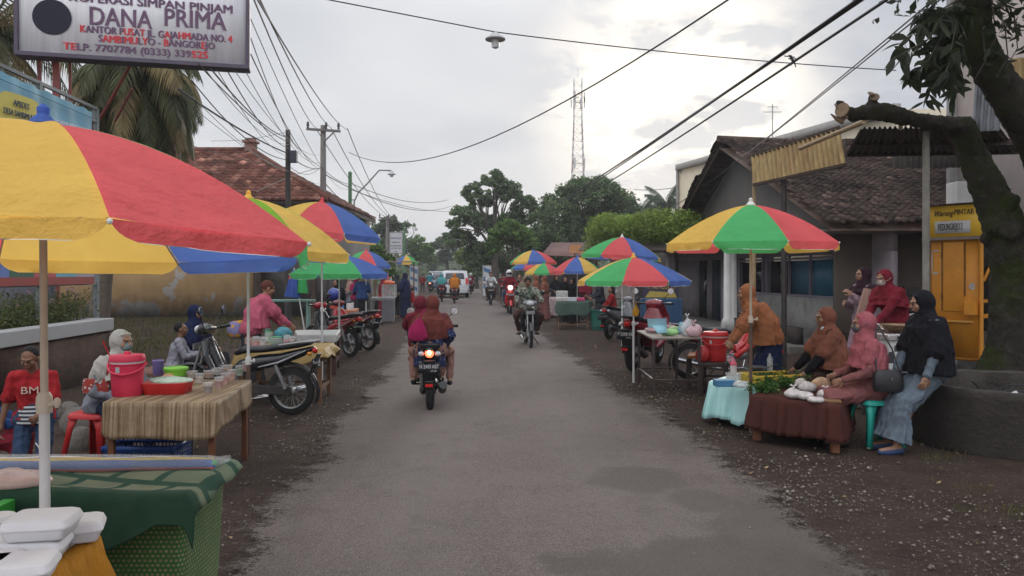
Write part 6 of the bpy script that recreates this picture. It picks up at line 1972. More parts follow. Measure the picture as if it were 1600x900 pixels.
def scooter(label, loc, yaw, body=P_black, trim=black_pl, lit=False, headlit=False, txt=None, group=None, round_lamp=True, s=1, q=.011, maxi=False, plate_f=True):
 """automatic scooter facing +Y, rear tyre touching the ground at y=-.62"""
 rt = thing('motor_scooter', label, 'motor scooter', loc, yaw, group, s)
 r = .245 if not maxi else .27
 wheel(rt, -.62, r, .10 if not maxi else .13, 'rear_wheel', 'cast'); wheel(rt, .62, r, .09 if not maxi else .11, 'front_wheel', 'cast', True)
 W_ = 1.25 if maxi else 1.0
 def tail(g):
  g.loft([(0, -.86, .77), (0, -.72, .72), (0, -.45, .64), (0, -.15, .58), (0, .02, .50), (0, .05, .36)], [.05, .10 * W_, .14 * W_, .15 * W_, .14 * W_, .12], [.03, .07, .12, .16, .16, .1], 28, p=2.6)
  g.loft([(0, -.9, .80), (0, -.6, .66)], [.05, .11], [.02, .05], 20)
 blob(tail, 'body_panel', body, rt, q)
 def shield(g):
  g.loft([(0, .20, .28), (0, .30, .40), (0, .36, .62), (0, .42, .84), (0, .43, .92)], [.14, .19 * W_, .20 * W_, .13, .09], [.05, .06, .06, .07, .06], 28, p=2.8)
  g.loft([(0, .36, .60), (0, .50, .70), (0, .52, .82)], [.12, .12 * W_, .08], [.06, .07, .06], 20)
  if maxi:
   g.loft([(0, .35, .5), (0, .55, .62), (0, .62, .78), (0, .50, .95), (0, .42, 1.02)], [.18, .22, .20, .16, .12], [.1, .12, .1, .08, .05], 28)
   g.loft([(0, -.2, .6), (0, .1, .62), (0, .35, .66)], [.12, .13, .14], [.1, .1, .12], 20)
 blob(shield, 'front_fairing', body, rt, q)
 mb = MB(); mb.box((0, .10, .30), (.26, .36, .06)); mb.build('footboard', trim, rt, bevel=.015)
 def st(g):
  g.loft([(0, -.84, .83), (0, -.70, .81), (0, -.45, .775), (0, -.2, .745), (0, .0, .73), (0, .04, .69)], [.06, .12, .135, .14, .10, .07], [.02, .045, .05, .05, .045, .03], 28, p=2.5)
 blob(st, 'seat', SEAT, rt, q)
 def hb(g):
  g.loft([(-.14, .43, .99), (0, .46, 1.0), (.14, .43, .99)], [.05, .08, .05], [.05, .075, .05], 20, lat=Vector((0, 1, 0)))
  g.cone((0, .43, .9), (0, .43, .99), .06, .07)
 blob(hb, 'handlebar_cover', body, rt, q)
 mb = MB(); mb.tube([(-.33, .33, 1.0), (-.2, .41, 1.0), (.2, .41, 1.0), (.33, .33, 1.0)], .016, 8)
 for sg in (-1, 1):
  mb.tube([(sg * .34, .325, 1.0), (sg * .22, .40, 1.0)], .021, 10); mb.tube([(sg * .33, .37, .99), (sg * .2, .44, .99)], .007, 5)
 mb.build('handlebar', black_pl, rt)
 m3 = Matrix.Rotation(R(-75), 3, 'X')
 mb = MB(); mb.lathe([(.085, -.03), (.088, .0), (.07, .018), (.03, .03), (.01, .033)], (0, .515 if not maxi else .6, .975 if not maxi else .86), 24, m=m3)
 hl = M('headlamp_lit', (1, .95, .9), .2, 0, emit=2.2) if headlit else LENS
 mb.build('headlight', hl, rt)
 for sg in (-1, 1):
  mb = MB(); mb.ell((sg * .12, .50, .74), (.035, .03, .02)); mb.build('front_indicator', AMB if not headlit else LENS, rt)
 mirrors(rt, .40, 1.02, .30, .16)
 def fend(g):
  pts = [(0, .62 + (r + .035) * math.cos(a), r + (r + .035) * math.sin(a)) for a in [R(x) for x in range(20, 150, 15)]]
  for a, b_ in zip(pts[:-1], pts[1:]):
   for x in (-.035, 0, .035): g.cone((x, a[1], a[2] - abs(x) * .5), (x, b_[1], b_[2] - abs(x) * .5), .018, .018, 6)
 blob(fend, 'front_fender', body, rt, q)
 mb = MB()
 for sg in (-1, 1): mb.tube([(sg * .055, .62, r), (sg * .055, .50, .62)], .02, 8)
 mb.build('fork', trim, rt)
 def eng(g):
  g.ell((0, -.42, .30), (.11, .22, .10)); g.ell((-.09, -.52, .26), (.05, .17, .07)); g.cone((-.06, -.15, .35), (-.06, -.5, .28), .07, .06)
 blob(eng, 'engine', black_pl, rt, .014)
 mb = MB(); mb.tube([(.12, -.3, .22), (.15, -.5, .25), (.17, -.88, .36)], [.03, .055, .05], 12); mb.build('exhaust', M('exhaust_dark', (.06, .06, .06), .5, .2, metal=.4), rt)
 mb = MB(); mb.tube([(-.10, -.62, .3), (-.12, -.68, .62)], .025, 8); mb.build('shock_absorber', ALU, rt)
 mb = MB(); mb.box((0, -.90, .52), (.15, .03, .3), m=Matrix.Rotation(R(14), 4, 'X')); mb.box((0, -.84, .63), (.13, .12, .05));
 for x in (0,): mb.box((0, -.95, .36), (.11, .02, .12), m=Matrix.Rotation(R(18), 4, 'X'))
 mb.build('rear_mudguard', black_pl, rt, bevel=.01)
 mb = MB(); mb.ell((0, -.865, .745), (.055, .035, .055), n=16)
 tl = M('tail_lamp_lit', (1, .12, .05), .3, 0, emit=3.0) if lit else TAIL
 mb.build('tail_light', tl, rt)
 if lit:
  m_ = MB(); m_.ell((0, -.905, .755), (.026, .006, .03)); m_.build('lamp_core', M('tail_lamp_core', (1, .45, .25), .3, 0, emit=5), rt)
 for sg in (-1, 1):
  mb = MB(); mb.ell((sg * .10, -.835, .735), (.04, .04, .032), n=12); mb.build('rear_indicator', LENS, rt)
 mb = MB(); mb.tube([(-.11, -.45, .80), (-.13, -.82, .84), (-.08, -.92, .85), (.08, -.92, .85), (.13, -.82, .84), (.11, -.45, .80)], .014, 7); mb.build('grab_rail', black_pl, rt)
 plate(rt, (0, -.945, .575), 1, 0, txt or '', '07-24' if txt else '', R(-8), .27, .13)
 mb = MB(); mb.box((0, -.972, .365), (.09, .012, .035)); mb.build('reflector', TAIL, rt)
 if headlit or plate_f:
  p = MB(); p.box((0, .60, .72 if not maxi else .66), (.2, .01, .07)); p.build('front_plate', M('plate_worn', (.2, .2, .2), .5, .3, 9), rt)
 for sg in (-1, 1):
  mb = MB(); mb.tube([(sg * .12, -.2, .28), (sg * .25, -.18, .28)], .014, 6); mb.build('footpeg', black_pl, rt)
 return rt
def cub(label, loc, yaw, body=P_black, shield=None, txt=None, group=None, s=1, q=.011, lean=0, headlit=False, cast=False):
 """step-through motorcycle with thin spoked wheels, facing +Y"""
 rt = thing('motorcycle', label, 'motorcycle', loc, yaw, group, s)
 if lean: rt.rotation_euler = (0, R(lean), yaw)
 r = .285
 sp = 'cast' if cast else 'wire'
 wheel(rt, -.61, r, .075, 'rear_wheel', sp); wheel(rt, .63, r, .068, 'front_wheel', sp, True)
 shield = shield or body
 def tail(g):
  g.loft([(0, -.90, .80), (0, -.75, .74), (0, -.5, .66), (0, -.25, .62), (0, -.02, .56), (0, .12, .48)], [.03, .07, .10, .11, .09, .06], [.02, .05, .07, .09, .09, .05], 24, p=2.4)
 blob(tail, 'tail_fairing', body, rt, q)
 mb = MB()
 for sg in (-1, 1):
  mb.tube([(sg * .105, -.25, .57), (sg * .11, -.5, .63), (sg * .085, -.82, .77)], [.006, .012, .006], 6)
 mb.build('side_stripe', M('silver_decal', (.35, .35, .36), .35, .2), rt)
 def leg(g):
  for sg in (-1, 1):
   g.loft([(sg * .09, .10, .36), (sg * .15, .26, .50), (sg * .15, .36, .70), (sg * .08, .42, .86)], [.05, .06, .06, .05], [.05, .035, .035, .05], 16)
  g.loft([(0, .12, .45), (0, .28, .56), (0, .38, .78), (0, .42, .90)], [.06, .07, .08, .09], [.06, .06, .06, .06], 20)
 blob(leg, 'leg_shield', shield, rt, q)
 def st(g):
  g.loft([(0, -.86, .855), (0, -.7, .83), (0, -.45, .80), (0, -.30, .775), (0, -.05, .765), (0, .07, .72)], [.07, .11, .125, .125, .10, .05], [.025, .04, .045, .04, .045, .03], 26, p=2.5)
 blob(st, 'seat', SEAT, rt, q)
 def hb(g):
  g.loft([(-.15, .42, 1.0), (0, .46, 1.0), (.15, .42, 1.0)], [.05, .09, .05], [.045, .08, .045], 20, lat=Vector((0, 1, 0)))
 blob(hb, 'headlamp_cowl', body, rt, q)
 hl = M('headlamp_lit') if headlit else LENS
 mb = MB(); mb.ell((0, .535, 1.0), (.085, .03, .05), n=16); mb.build('headlight', hl, rt)
 mb = MB(); mb.tube([(-.34, .32, 1.03), (-.2, .40, 1.01), (.2, .40, 1.01), (.34, .32, 1.03)], .014, 8)
 for sg in (-1, 1): mb.tube([(sg * .35, .315, 1.03), (sg * .24, .38, 1.015)], .02, 10); mb.tube([(sg * .34, .36, 1.02), (sg * .2, .44, 1.0)], .006, 5)
 mb.build('handlebar', black_pl, rt)
 mirrors(rt, .39, 1.03, .29, .18)
 mb = MB()
 for sg in (-1, 1): mb.tube([(sg * .06, .63, r), (sg * .06, .47, .80)], .018, 8)
 mb.build('fork', ALU, rt)
 def fend(g):
  pts = [(.63 + (r + .03) * math.cos(a), r + (r + .03) * math.sin(a)) for a in [R(x) for x in range(25, 165, 14)]]
  for a, b_ in zip(pts[:-1], pts[1:]):
   for x in (-.03, 0, .03): g.cone((x, a[0], a[1] - abs(x) * .4), (x, b_[0], b_[1] - abs(x) * .4), .014, .014, 6)
 blob(fend, 'front_fender', shield, rt, q)
 def rf(g):
  pts = [(-.61 + (r + .045) * math.cos(a), r + (r + .045) * math.sin(a)) for a in [R(x) for x in range(60, 205, 14)]]
  for a, b_ in zip(pts[:-1], pts[1:]):
   for x in (-.035, 0, .035): g.cone((x, a[0], a[1] - abs(x) * .4), (x, b_[0], b_[1] - abs(x) * .4), .014, .014, 6)
 blob(rf, 'rear_fender', black_pl, rt, q)
 def eng(g):
  g.ell((0, .02, .30), (.10, .17, .10)); g.cone((0, .08, .33), (0, .28, .38), .075, .065); g.cone((.09, -.05, .28), (.09, .06, .29), .06, .06)
 blob(eng, 'engine', ALU, rt, .013)
 mb = MB()
 mb.bar((-.075, -.1, .31), (-.075, -.64, .29), .03, .10); mb.tube([(.07, -.1, .31), (.07, -.61, .285)], .018, 8)
 mb.build('swing_arm', steel_dark, rt, bevel=.006)
 for sg in (-1, 1):
  mb = MB(); mb.tube([(sg * .10, -.58, .32), (sg * .11, -.46, .60)], .022, 8)
  for k in range(7): mb.lathe([(.03, -.006), (.03, .006)], Vector((sg * .10, -.58, .36)).lerp(Vector((sg * .11, -.46, .58)), k / 7), 10)
  mb.build('shock_absorber', ALU, rt)
 mb = MB(); mb.tube([(.05, .26, .30), (.09, .22, .18), (.11, -.1, .17), (.12, -.3, .2), (.135, -.85, .33)], [.018, .018, .02, .04, .042], 12); mb.build('exhaust', chrome, rt)
 mb = MB(); mb.ell((0, -.90, .765), (.06, .03, .035), n=14); mb.build('tail_light', TAIL, rt)
 for sg in (-1, 1):
  mb = MB(); mb.ell((sg * .10, -.87, .735), (.03, .028, .022)); mb.build('rear_indicator', AMB, rt)
 mb = MB(); mb.box((0, -.90, .60), (.13, .02, .28), m=Matrix.Rotation(R(22), 4, 'X')); mb.build('plate_holder', black_pl, rt, bevel=.006)
 plate(rt, (0, -.925, .62), 1, 0, txt or '', '06-25' if txt else '', R(-14), .25, .11)
 mb = MB(); mb.tube([(-.10, -.5, .83), (-.12, -.8, .87), (-.06, -.93, .88), (.06, -.93, .88), (.12, -.8, .87), (.10, -.5, .83)], .012, 7); mb.build('grab_rail', ALU, rt)
 for sg in (-1, 1):
  mb = MB(); mb.tube([(0, -.02, .29), (sg * .16, -.02, .29), (sg * .17, -.02, .29), (sg * .27, -.02, .29)], [.011, .011, .02, .02], 8); mb.build('footpeg', black_pl, rt)
 mb = MB(); mb.tube([(-.10, -.12, .25), (-.26, -.2, .02)], .012, 6); mb.build('side_stand', steel_dark, rt)
 if headlit is not None:
  p = MB(); p.box((0, .55, .80), (.2, .01, .075)); p.build('front_plate', M('plate_worn'), rt)
 return rt
def rider_pose(kind='scooter', pillion=False, z=.80, tw=0):
 """joints of a rider in the bike's own frame, pelvis over y"""
 y = -.55 if pillion else -.18
 d = dict(pelvis=(0, 0, z + .10), lean=8 if not pillion else 6, knee_out=.35)
 d['ankles'] = ((-.17, .32 if not pillion else .22, .37), (.17, .32 if not pillion else .22, .37))
 d['hands'] = ((-.30, .50, 1.03), (.30, .50, 1.03)) if not pillion else ((-.16, .20, 1.0), (.16, .20, 1.0))
 if kind == 'cub':
  d['ankles'] = ((-.20, .16, .36), (.20, .16, .36))
 d['hk'] = ('grip', 'grip'); d['hdir'] = ((0.05, .9, -.3), (-.05, .9, -.3))
 return y, d
def ride(label, bike, outfit, kind='scooter', pillion=False, z=.80, q=2, group=None, s=1.0, **kw):
 y, d = rider_pose(kind, pillion, z)
 yaw = bike.rotation_euler[2]
 y += kw.pop('dy', 0); dx = kw.pop('dx', 0)
 d.update(kw)
 off = Matrix.Rotation(yaw, 3, 'Z') @ Vector((dx, y, 0)) * bike.scale[0]
 return person(label, bike.location + off, yaw, outfit, q=q, group=group, s=s * bike.scale[0], **d)
def car(label, loc, yaw, prof, w_, paintm, rear=True, s=1, lamps=TAIL):
 """prof: side outline points (y, z) for body; built facing +Y"""
 rt = thing('car', label, 'car', loc, yaw, s=s)
 n = len(prof)
 mb = MB(); V = []
 cols_ = 7
 def wz(z): return w_ / 2 * (1 - .16 * max(0, (z - .95)) / .8 - .05 * max(0, (.5 - z)))
 for x in np.linspace(-1, 1, cols_):
  for (y, z) in prof:
   e = (1 - abs(x)) < .01
   V.append((x * wz(z), y * (1 - (.02 if e else 0)), z - (.03 if e and z > .9 else 0)))
 F = []
 for i in range(cols_ - 1):
  for k in range(n):
   k2 = (k + 1) % n
   F.append((i * n + k, i * n + k2, (i + 1) * n + k2, (i + 1) * n + k))
 F.append(tuple(range(n))); F.append(tuple(reversed(range((cols_ - 1) * n, cols_ * n))))
 mb.add(V, F); mb.build('body', paintm, rt, bevel=.03, ang=50)
 return rt, wz
def mpv(label, loc, yaw, pm, rear=True):
 prof = [(-2.0, .32), (-2.04, .55), (-2.02, .95), (-1.86, 1.15), (-1.68, 1.58), (-1.4, 1.66), (.2, 1.66), (.6, 1.55), (1.25, 1.08), (1.95, .92), (2.08, .7), (2.06, .32)]
 rt, wz = car(label, loc, yaw, prof, 1.68, pm)
 sgn = -1
 def Q(name, pts, mat, parent=rt):
  mb = MB(); mb.slab(pts, .012); return mb.build(name, mat, parent, smooth=False, bevel=.004)
 # rear
 Q('rear_window', [(-.58, -1.875, 1.14), (.58, -1.875, 1.14), (.52, -1.735, 1.50), (-.52, -1.735, 1.50)], glass_dark)
 Q('windscreen', [(.62, 1.22, 1.12), (-.62, 1.22, 1.12), (-.54, .66, 1.54), (.54, .66, 1.54)], glass_dark)
 for s in (-1, 1):
  for (y0, y1) in ((-1.6, -.75), (-.65, .15), (.22, .95)):
   x0, x1 = wz(1.1) + .004, wz(1.52) + .004
   yt = min(y1, .55)
   pts = [(s * x0, y0, 1.12), (s * x0, y1, 1.12), (s * x1, yt, 1.5), (s * x1, y0 + (.12 if y0 < -1.2 else 0), 1.5)]
   Q('side_window', pts if s < 0 else pts[::-1], glass_dark)
  mb = MB(); mb.loft([(s * .73, -2.02, .86), (s * .72, -1.97, 1.0), (s * .70, -1.86, 1.2)], [.09, .09, .06], [.05, .05, .05], 12); mb.build('tail_light', TAIL, rt)
  mb = MB(); mb.ell((s * .62, 2.0, .82), (.16, .1, .09)); mb.build('headlight', LENS, rt)
  for y in (-1.35, 1.35):
   mb = MB(); mb.lathe([(.2, -.1), (.3, -.09), (.31, 0), (.3, .09), (.2, .1)], (s * .74, y, .31), 20, m=Matrix.Rotation(R(90), 3, 'Y')); w_ = mb.build('wheel', rubber, rt)
   h = MB(); h.lathe([(.18, -.105), (.17, .105)], (s * .745, y, .31), 14, m=Matrix.Rotation(R(90), 3, 'Y')); hh = h.build('rim', ALU); hh.parent = w_
  mb = MB(); mb.ell((s * .95, .95, 1.1), (.1, .06, .08)); mb.build('door_mirror', pm, rt)
 mb = MB(); mb.box((0, -2.03, .45), (1.5, .14, .26)); mb.build('bumper', pm, rt, bevel=.03)
 mb = MB(); mb.box((0, -2.0, .24), (1.35, .12, .12)); mb.build('underbody', black_pl, rt)
 plate(rt, (0, -2.05, .78), 1, 0, 'P 1326 VQ', '', 0, .42, .13)
 mb = MB(); mb.box((0, -2.045, .90), (.5, .03, .04)); mb.build('chrome_strip', chrome, rt)
 mb = MB(); mb.tube([(.0, -1.89, 1.16), (.35, -1.84, 1.26)], .008, 5); mb.build('wiper', black_pl, rt)
 return rt
# ================================================================ parasols
def fab(key, col): return M('canopy_' + key, col, .85, .10, 2.5, spec=.12, bump=.55, bscale=7, tl=.5)
UY, UR, UG, UB = fab('yellow', (.95, .60, .14)), fab('red', (.86, .15, .16)), fab('green', (.12, .56, .20)), fab('blue', (.12, .21, .56))
UL = fab('lime', (.28, .52, .06))
PIPE = M('white_piping', (.62, .62, .58), .8, 0)
CO = {'Y': 0, 'R': 1, 'G': 2, 'B': 3, 'L': 5}
pole_cream = M('cream_pole', (.50, .43, .34), .5, .15, 5); pole_white = M('white_pole', (.55, .54, .53), .45, .1, 5); pole_brown = M('brown_pole', (.10, .06, .045), .6, .25, 6)
def parasol(label, px, d, ztop, zrim, Rr, cols, rot, tilt=0, taz=0, z0=0, pm=(pole_white, pole_white), jz=1.0, ribs=False, knob=UB, fl=.10, ux=None, rise=1.8, lean=(0, 0)):
 base = GD(px, d, z0)
 if d > 4: rot -= math.degrees(math.atan((px - 800) / FPX))
 rt = thing('market_parasol', label, 'parasol', base, group='colour-segmented market parasols along the road')
 A = Vector((lean[0], lean[1], 0))
 h = ztop - z0
 tip = Vector((lean[0], lean[1], h))
 TM = Matrix.Translation(tip) @ Matrix.Rotation(R(tilt), 4, Vector((math.cos(R(taz)), math.sin(R(taz)), 0))) @ Matrix.Translation(-tip)
 mb = MB()
 nr, nc = 10, 8
 hr_ = ztop - zrim
 V = []; F = []; MI = []
 def prof(t): return h - hr_ * (t ** rise)
 rnd = random.Random(int(px * 7 + d))
 for k in range(8):
  a0, a1 = R(rot + 45 * k), R(rot + 45 * (k + 1))
  e0, e1 = Vector((math.cos(a0), math.sin(a0), 0)), Vector((math.cos(a1), math.sin(a1), 0))
  i0 = len(V)
  jit = [rnd.uniform(-1, 1) for _ in range(6)]
  for i in range(nr + 1):
   t = max(.02, i / nr)
   for j in range(nc + 1):
    s = j / nc
    e = e0.lerp(e1, s)
    sag = .022 * math.sin(PI * s) * math.sin(PI * min(1, t * .9)) + .004 * math.sin(9 * s + jit[0] * 3 + t * 7) * t
    p = tip * 0 + Vector((lean[0], lean[1], 0)) + e * Rr * t + Vector((0, 0, prof(t) - sag * Rr))
    V.append(tuple(TM @ p))
  for i in range(nr):
   for j in range(nc):
    q = i0 + i * (nc + 1) + j
    F.append((q, q + nc + 1, q + nc + 2, q + 1)); MI.append(CO[cols[k % len(cols)]])
  # valance
  i1 = len(V); nd = 6; out = (e0 + e1).normalized()
  for q_ in range(nd + 1):
   f_ = q_ / (nd - 1) * .965 if q_ < nd else 1.0
   for j in range(nc + 1):
    s = j / nc
    ins = .11 * (1 - math.sqrt(max(0, 1 - f_ ** 2.2))) + .02 * f_
    s2 = .5 + (s - .5) * (1 - 2 * ins)
    e = e0.lerp(e1, s2)
    wv = .012 * math.sin(s * 11 + jit[1] * 4) * f_ + .008 * math.sin(s * 23 + jit[2] * 5) * f_
    p = Vector((lean[0], lean[1], 0)) + e * Rr + out * (wv + .012 * f_) + Vector((0, 0, h - hr_ - fl * Rr ** .3 * f_ * (1 + .05 * jit[3] * math.sin(s * 4 + jit[4] * 3))))
    V.append(tuple(TM @ p))
  for q_ in range(nd):
   for j in range(nc):
    q = i1 + q_ * (nc + 1) + j
    F.append((q, q + nc + 1, q + nc + 2, q + 1)); MI.append(4 if q_ == nd - 1 else CO[cols[k % len(cols)]])
 me_mb = MB(); me_mb.add(V, F); me_mb.mi = [np.array(MI)]
 me_mb.build('canopy', [UY, UR, UG, UB, PIPE, UL], rt, ang=30)
 # pole in two sections with a joint
 jz_ = jz - z0
 top = TM @ (tip - Vector((0, 0, .02)))
 J = Vector((lean[0] * jz_ / h, lean[1] * jz_ / h, jz_))
 mb = MB(); mb.tube([J, top], .0135, 10); mb.build('upper_pole', pm[0], rt)
 mb = MB(); mb.tube([(0, 0, 0), J], .0185, 10); mb.build('lower_pole', pm[1], rt)
 mb = MB(); mb.lathe([(.026, -.03), (.028, .0), (.026, .03), (.018, .045)], J, 12); mb.tube([J + Vector((.02, -.01, 0)), J + Vector((.055, -.02, .01))], .008, 6); mb.ell(J + Vector((.058, -.02, .01)), (.014, .01, .02)); mb.build('clamp', pm[0], rt)
 m_ = TM.to_3x3()
 mb = MB(); mb.lathe([(.045, -.012), (.05, .0), (.035, .02), (.02, .035), (.022, .06), (.006, .075)], TM @ tip, 14, m=m_); mb.build('finial', knob, rt)
 if ribs:
  hub = TM @ Vector((lean[0], lean[1], h - hr_ * .9))
  for k in range(8):
   a = R(rot + 45 * k); e = Vector((math.cos(a), math.sin(a), 0))
   mb = MB(); mb.tube([TM @ (Vector((lean[0], lean[1], prof(t) - .012)) + e * Rr * t) for t in (.03, .3, .55, .8, 1.0)], .004, 5)
   mb.tube([hub, TM @ (Vector((lean[0], lean[1], prof(.5) - .015)) + e * Rr * .5)], .004, 5)
   mb.ell(TM @ (Vector((lean[0], lean[1], prof(1) - .008)) + e * Rr * 1.005), (.009, .009, .009), n=6)
   mb.build('rib', PIPE, rt)
 return rt
# near left: yellow and red panels fill the corner
parasol('huge near parasol with yellow and red panels filling the left of the picture', 72, 2.9, 2.215, 1.775, 1.0, 'BYRG', 40, -3.0, 0, 0.0, (pole_cream, pole_white), 1.19, True, UB, .062, lean=(-.012, 0), rise=1.75)
# second left
parasol('yellow and lime parasol mostly hidden behind the huge near one', 388, 7.3, 2.36, 1.88, .93, 'YGBRYGBL', -60, 2, 90, 0, (pole_white, pole_brown), .86, True, UY, .09)
parasol('red and blue parasol standing high, third on the left side', 503, 12.4, 2.78, 2.30, 1.0, 'RBGY', -114, 5, 90, 0, (pole_white, pole_white), 1.1, True, UR)
parasol('low green, blue and red parasol over the white-topped table, left side', 530, 15, 2.02, 1.66, .96, 'GBRG', -112, 0, 0, 0, (pole_white, pole_white), 1.0, True, UG)
parasol('red and blue parasol peeping out beyond the low green one, left side', 572, 26, 2.40, 1.90, .86, 'RBYG', -113, 0, 0, 0, (pole_white, pole_white), 1.0, False, UR)
parasol('smallest far parasol with yellow middle panel at the left roadside', 635, 50, 2.78, 2.3, .78, 'BYGR', -155, 0, 0, 0, (pole_brown, pole_brown), 1.2, False, UY)
# right
parasol('large yellow, green and dark red parasol on a brown pole, front right', 1173, 8.35, 2.39, 1.98, .90, 'YGRY', -158, 0, 0, 0, (pole_cream, pole_brown), 1.18, True, PIPE, .085, rise=1.6)
parasol('green, red and blue parasol on a white pole by the blue papers', 990, 12.1, 1.91, 1.56, .86, 'GRBY', -145, 0, 0, 0, (pole_white, pole_white), .9, True, UY, .085, rise=1.6)
parasol('green, red and blue parasol standing higher behind the one by the blue papers', 972, 18, 2.49, 2.06, .92, 'GRBY', -163, 3, 90, 0, (pole_white, pole_white), .9, True, PIPE, .09, rise=1.6)
parasol('red, blue and yellow parasol above the green-clothed table', 902, 25, 2.18, 1.73, .80, 'RBYG', -166, 0, 0, 0, (pole_white, pole_white), .9, False, UB, .09, rise=1.6)
parasol('small yellow, green and red parasol left of the red-blue-yellow one, right side', 850, 32, 2.06, 1.68, .80, 'YGRB', -165, 0, 0, 0, (pole_white, pole_white), .9, False, UG, .09)
parasol('yellow, blue and red parasol highest in the far right cluster', 833, 33, 2.62, 2.13, .99, 'YBRG', -147, 0, 0, 0, (pole_white, pole_white), .9, False, UB, .1)
parasol('blue and red parasol tucked under the highest one in the far right cluster', 826, 38, 2.28, 1.9, .88, 'BRYG', -150, 0, 0, 0, (pole_white, pole_white), .9, False, UR, .1)
# ================================================================ tables and goods
def table(label, cs, z, leg=.045, top=.03, lm=wood_brown, tm=None, rails=(.18,), name='stall_table', group=None, apron=0, brace=False, tl=None):
 """cs: four ground corners (x, y) in order"""
 c = sum((Vector((a, b, 0)) for a, b in cs), Vector()) / 4
 rt = thing(name, label, 'table', c, group=group)
 L_ = [Vector((a, b, 0)) - c for a, b in cs]
 mb = MB()
 V = [tuple(p * 1.03 + Vector((0, 0, z - top))) for p in L_] + [tuple(p * 1.03 + Vector((0, 0, z))) for p in L_]
 mb.add(V, [(3, 2, 1, 0), (4, 5, 6, 7), (0, 1, 5, 4), (1, 2, 6, 5), (2, 3, 7, 6), (3, 0, 4, 7)])
 mb.build('tabletop', tm or lm, rt, smooth=False, bevel=.004)
 for p in L_:
  q = p * .94
  mb = MB(); mb.bar(q, q + Vector((0, 0, z - top)), leg, leg); mb.build('leg', lm, rt, bevel=.003)
 for rz in rails:
  for i in range(4):
   mb = MB(); mb.bar(L_[i] * .94 + Vector((0, 0, rz)), L_[(i + 1) % 4] * .94 + Vector((0, 0, rz)), leg * .7, leg * .7); mb.build('rail', lm, rt)
 if apron:
  for i in range(4):
   mb = MB(); mb.bar(L_[i] * .94 + Vector((0, 0, z - top - apron / 2)), L_[(i + 1) % 4] * .94 + Vector((0, 0, z - top - apron / 2)), .02, apron); mb.build('apron', lm, rt)
 return rt
def drape(label, cs, z, drop, mat, amp=.012, k=14, flare=.03, name='tablecloth', cat='tablecloth', seed=1, hemvar=.02, ins=1.035, group=None, th=.004, rag=0):
 """cloth over a table top; drop: one length or four (one for each side)"""
 rnd = random.Random(seed)
 P4 = [Vector((a, b, 0)) for a, b in cs]
 c = sum(P4, Vector()) / 4
 P4 = [c + (p - c) * ins for p in P4]
 if not hasattr(drop, '__len__'): drop = [drop] * 4
 per = []
 M_ = 48
 for i in range(4):
  a, b_ = P4[i], P4[(i + 1) % 4]
  e = (b_ - a).normalized(); nn = Vector((e.y, -e.x, 0))
  if nn.dot((a + b_) / 2 - c) < 0: nn = -nn
  for j in range(M_):
   t = j / M_
   dl = drop[i]
   if t < .06: dl = drop[i] * (.5 + .5 * t / .06) + drop[i - 1] * (.5 - .5 * t / .06)
   if t > .94: dl = drop[i] * (.5 + .5 * (1 - t) / .06) + drop[(i + 1) % 4] * (.5 - .5 * (1 - t) / .06)
   # corner normals blend
   n2 = nn.copy()
   if t < .05:
    e0 = (P4[i] - P4[i - 1]).normalized(); m0 = Vector((e0.y, -e0.x, 0)); m0 = -m0 if m0.dot((P4[i] + P4[i - 1]) / 2 - c) < 0 else m0
    n2 = (nn * (.5 + t * 10) + m0 * (.5 - t * 10)).normalized()
   if t > .95:
    q = (i + 1) % 4
    e0 = (P4[(q + 1) % 4] - P4[q]).normalized(); m0 = Vector((e0.y, -e0.x, 0)); m0 = -m0 if m0.dot((P4[(q + 1) % 4] + P4[q]) / 2 - c) < 0 else m0
    n2 = (nn * (.5 + (1 - t) * 10) + m0 * (.5 - (1 - t) * 10)).normalized()
   L_ = (b_ - a).length * t + i * 1.7
   ph = k * 6.28 * L_
   per.append((a.lerp(b_, t), n2, max(.012, dl + hemvar * math.sin(L_ * 9 + seed) + rag * rnd.uniform(-1, 1)), ph))
 n = len(per)
 V = []; F = []
 p1, p2 = rnd.uniform(0, 6), rnd.uniform(0, 6)
 for f_ in (.02, .4, .8, .985):
  for p, nn, dl, ph in per:
   q = c + (p - c) * f_
   V.append((q.x, q.y, z + .004 + .003 * math.sin(q.x * 11 + p1) * math.sin(q.y * 9 + p2)))
 rows = 4
 for r in range(9):
  t = r / 8
  for p, nn, dl, ph in per:
   w_ = (math.sin(ph + .8 * math.sin(ph * .37)) * .6 + .4 * math.sin(ph * 1.63 + p1)) * amp * min(1, t * 1.6) + flare * t
   q = p + nn * (.006 + max(w_, -.004) if amp < .02 else .012 + w_ + amp * .7 * t)
   V.append((q.x, q.y, z + .002 - dl * t))
  rows += 1
 for r in range(rows - 1):
  for j in range(n):
   j2 = (j + 1) % n
   F.append((r * n + j, (r + 1) * n + j, (r + 1) * n + j2, r * n + j2))
 F.append(tuple(range(n)))
 V = [(x - c.x, y - c.y, z_) for x, y, z_ in V]
 o = MB().add(V, F).build(name, mat, ang=0)
 o.location = c
 so_ = o.modifiers.new('thick', 'SOLIDIFY'); so_.thickness = th; so_.offset = 1
 tag(o, label, cat, group)
 return o
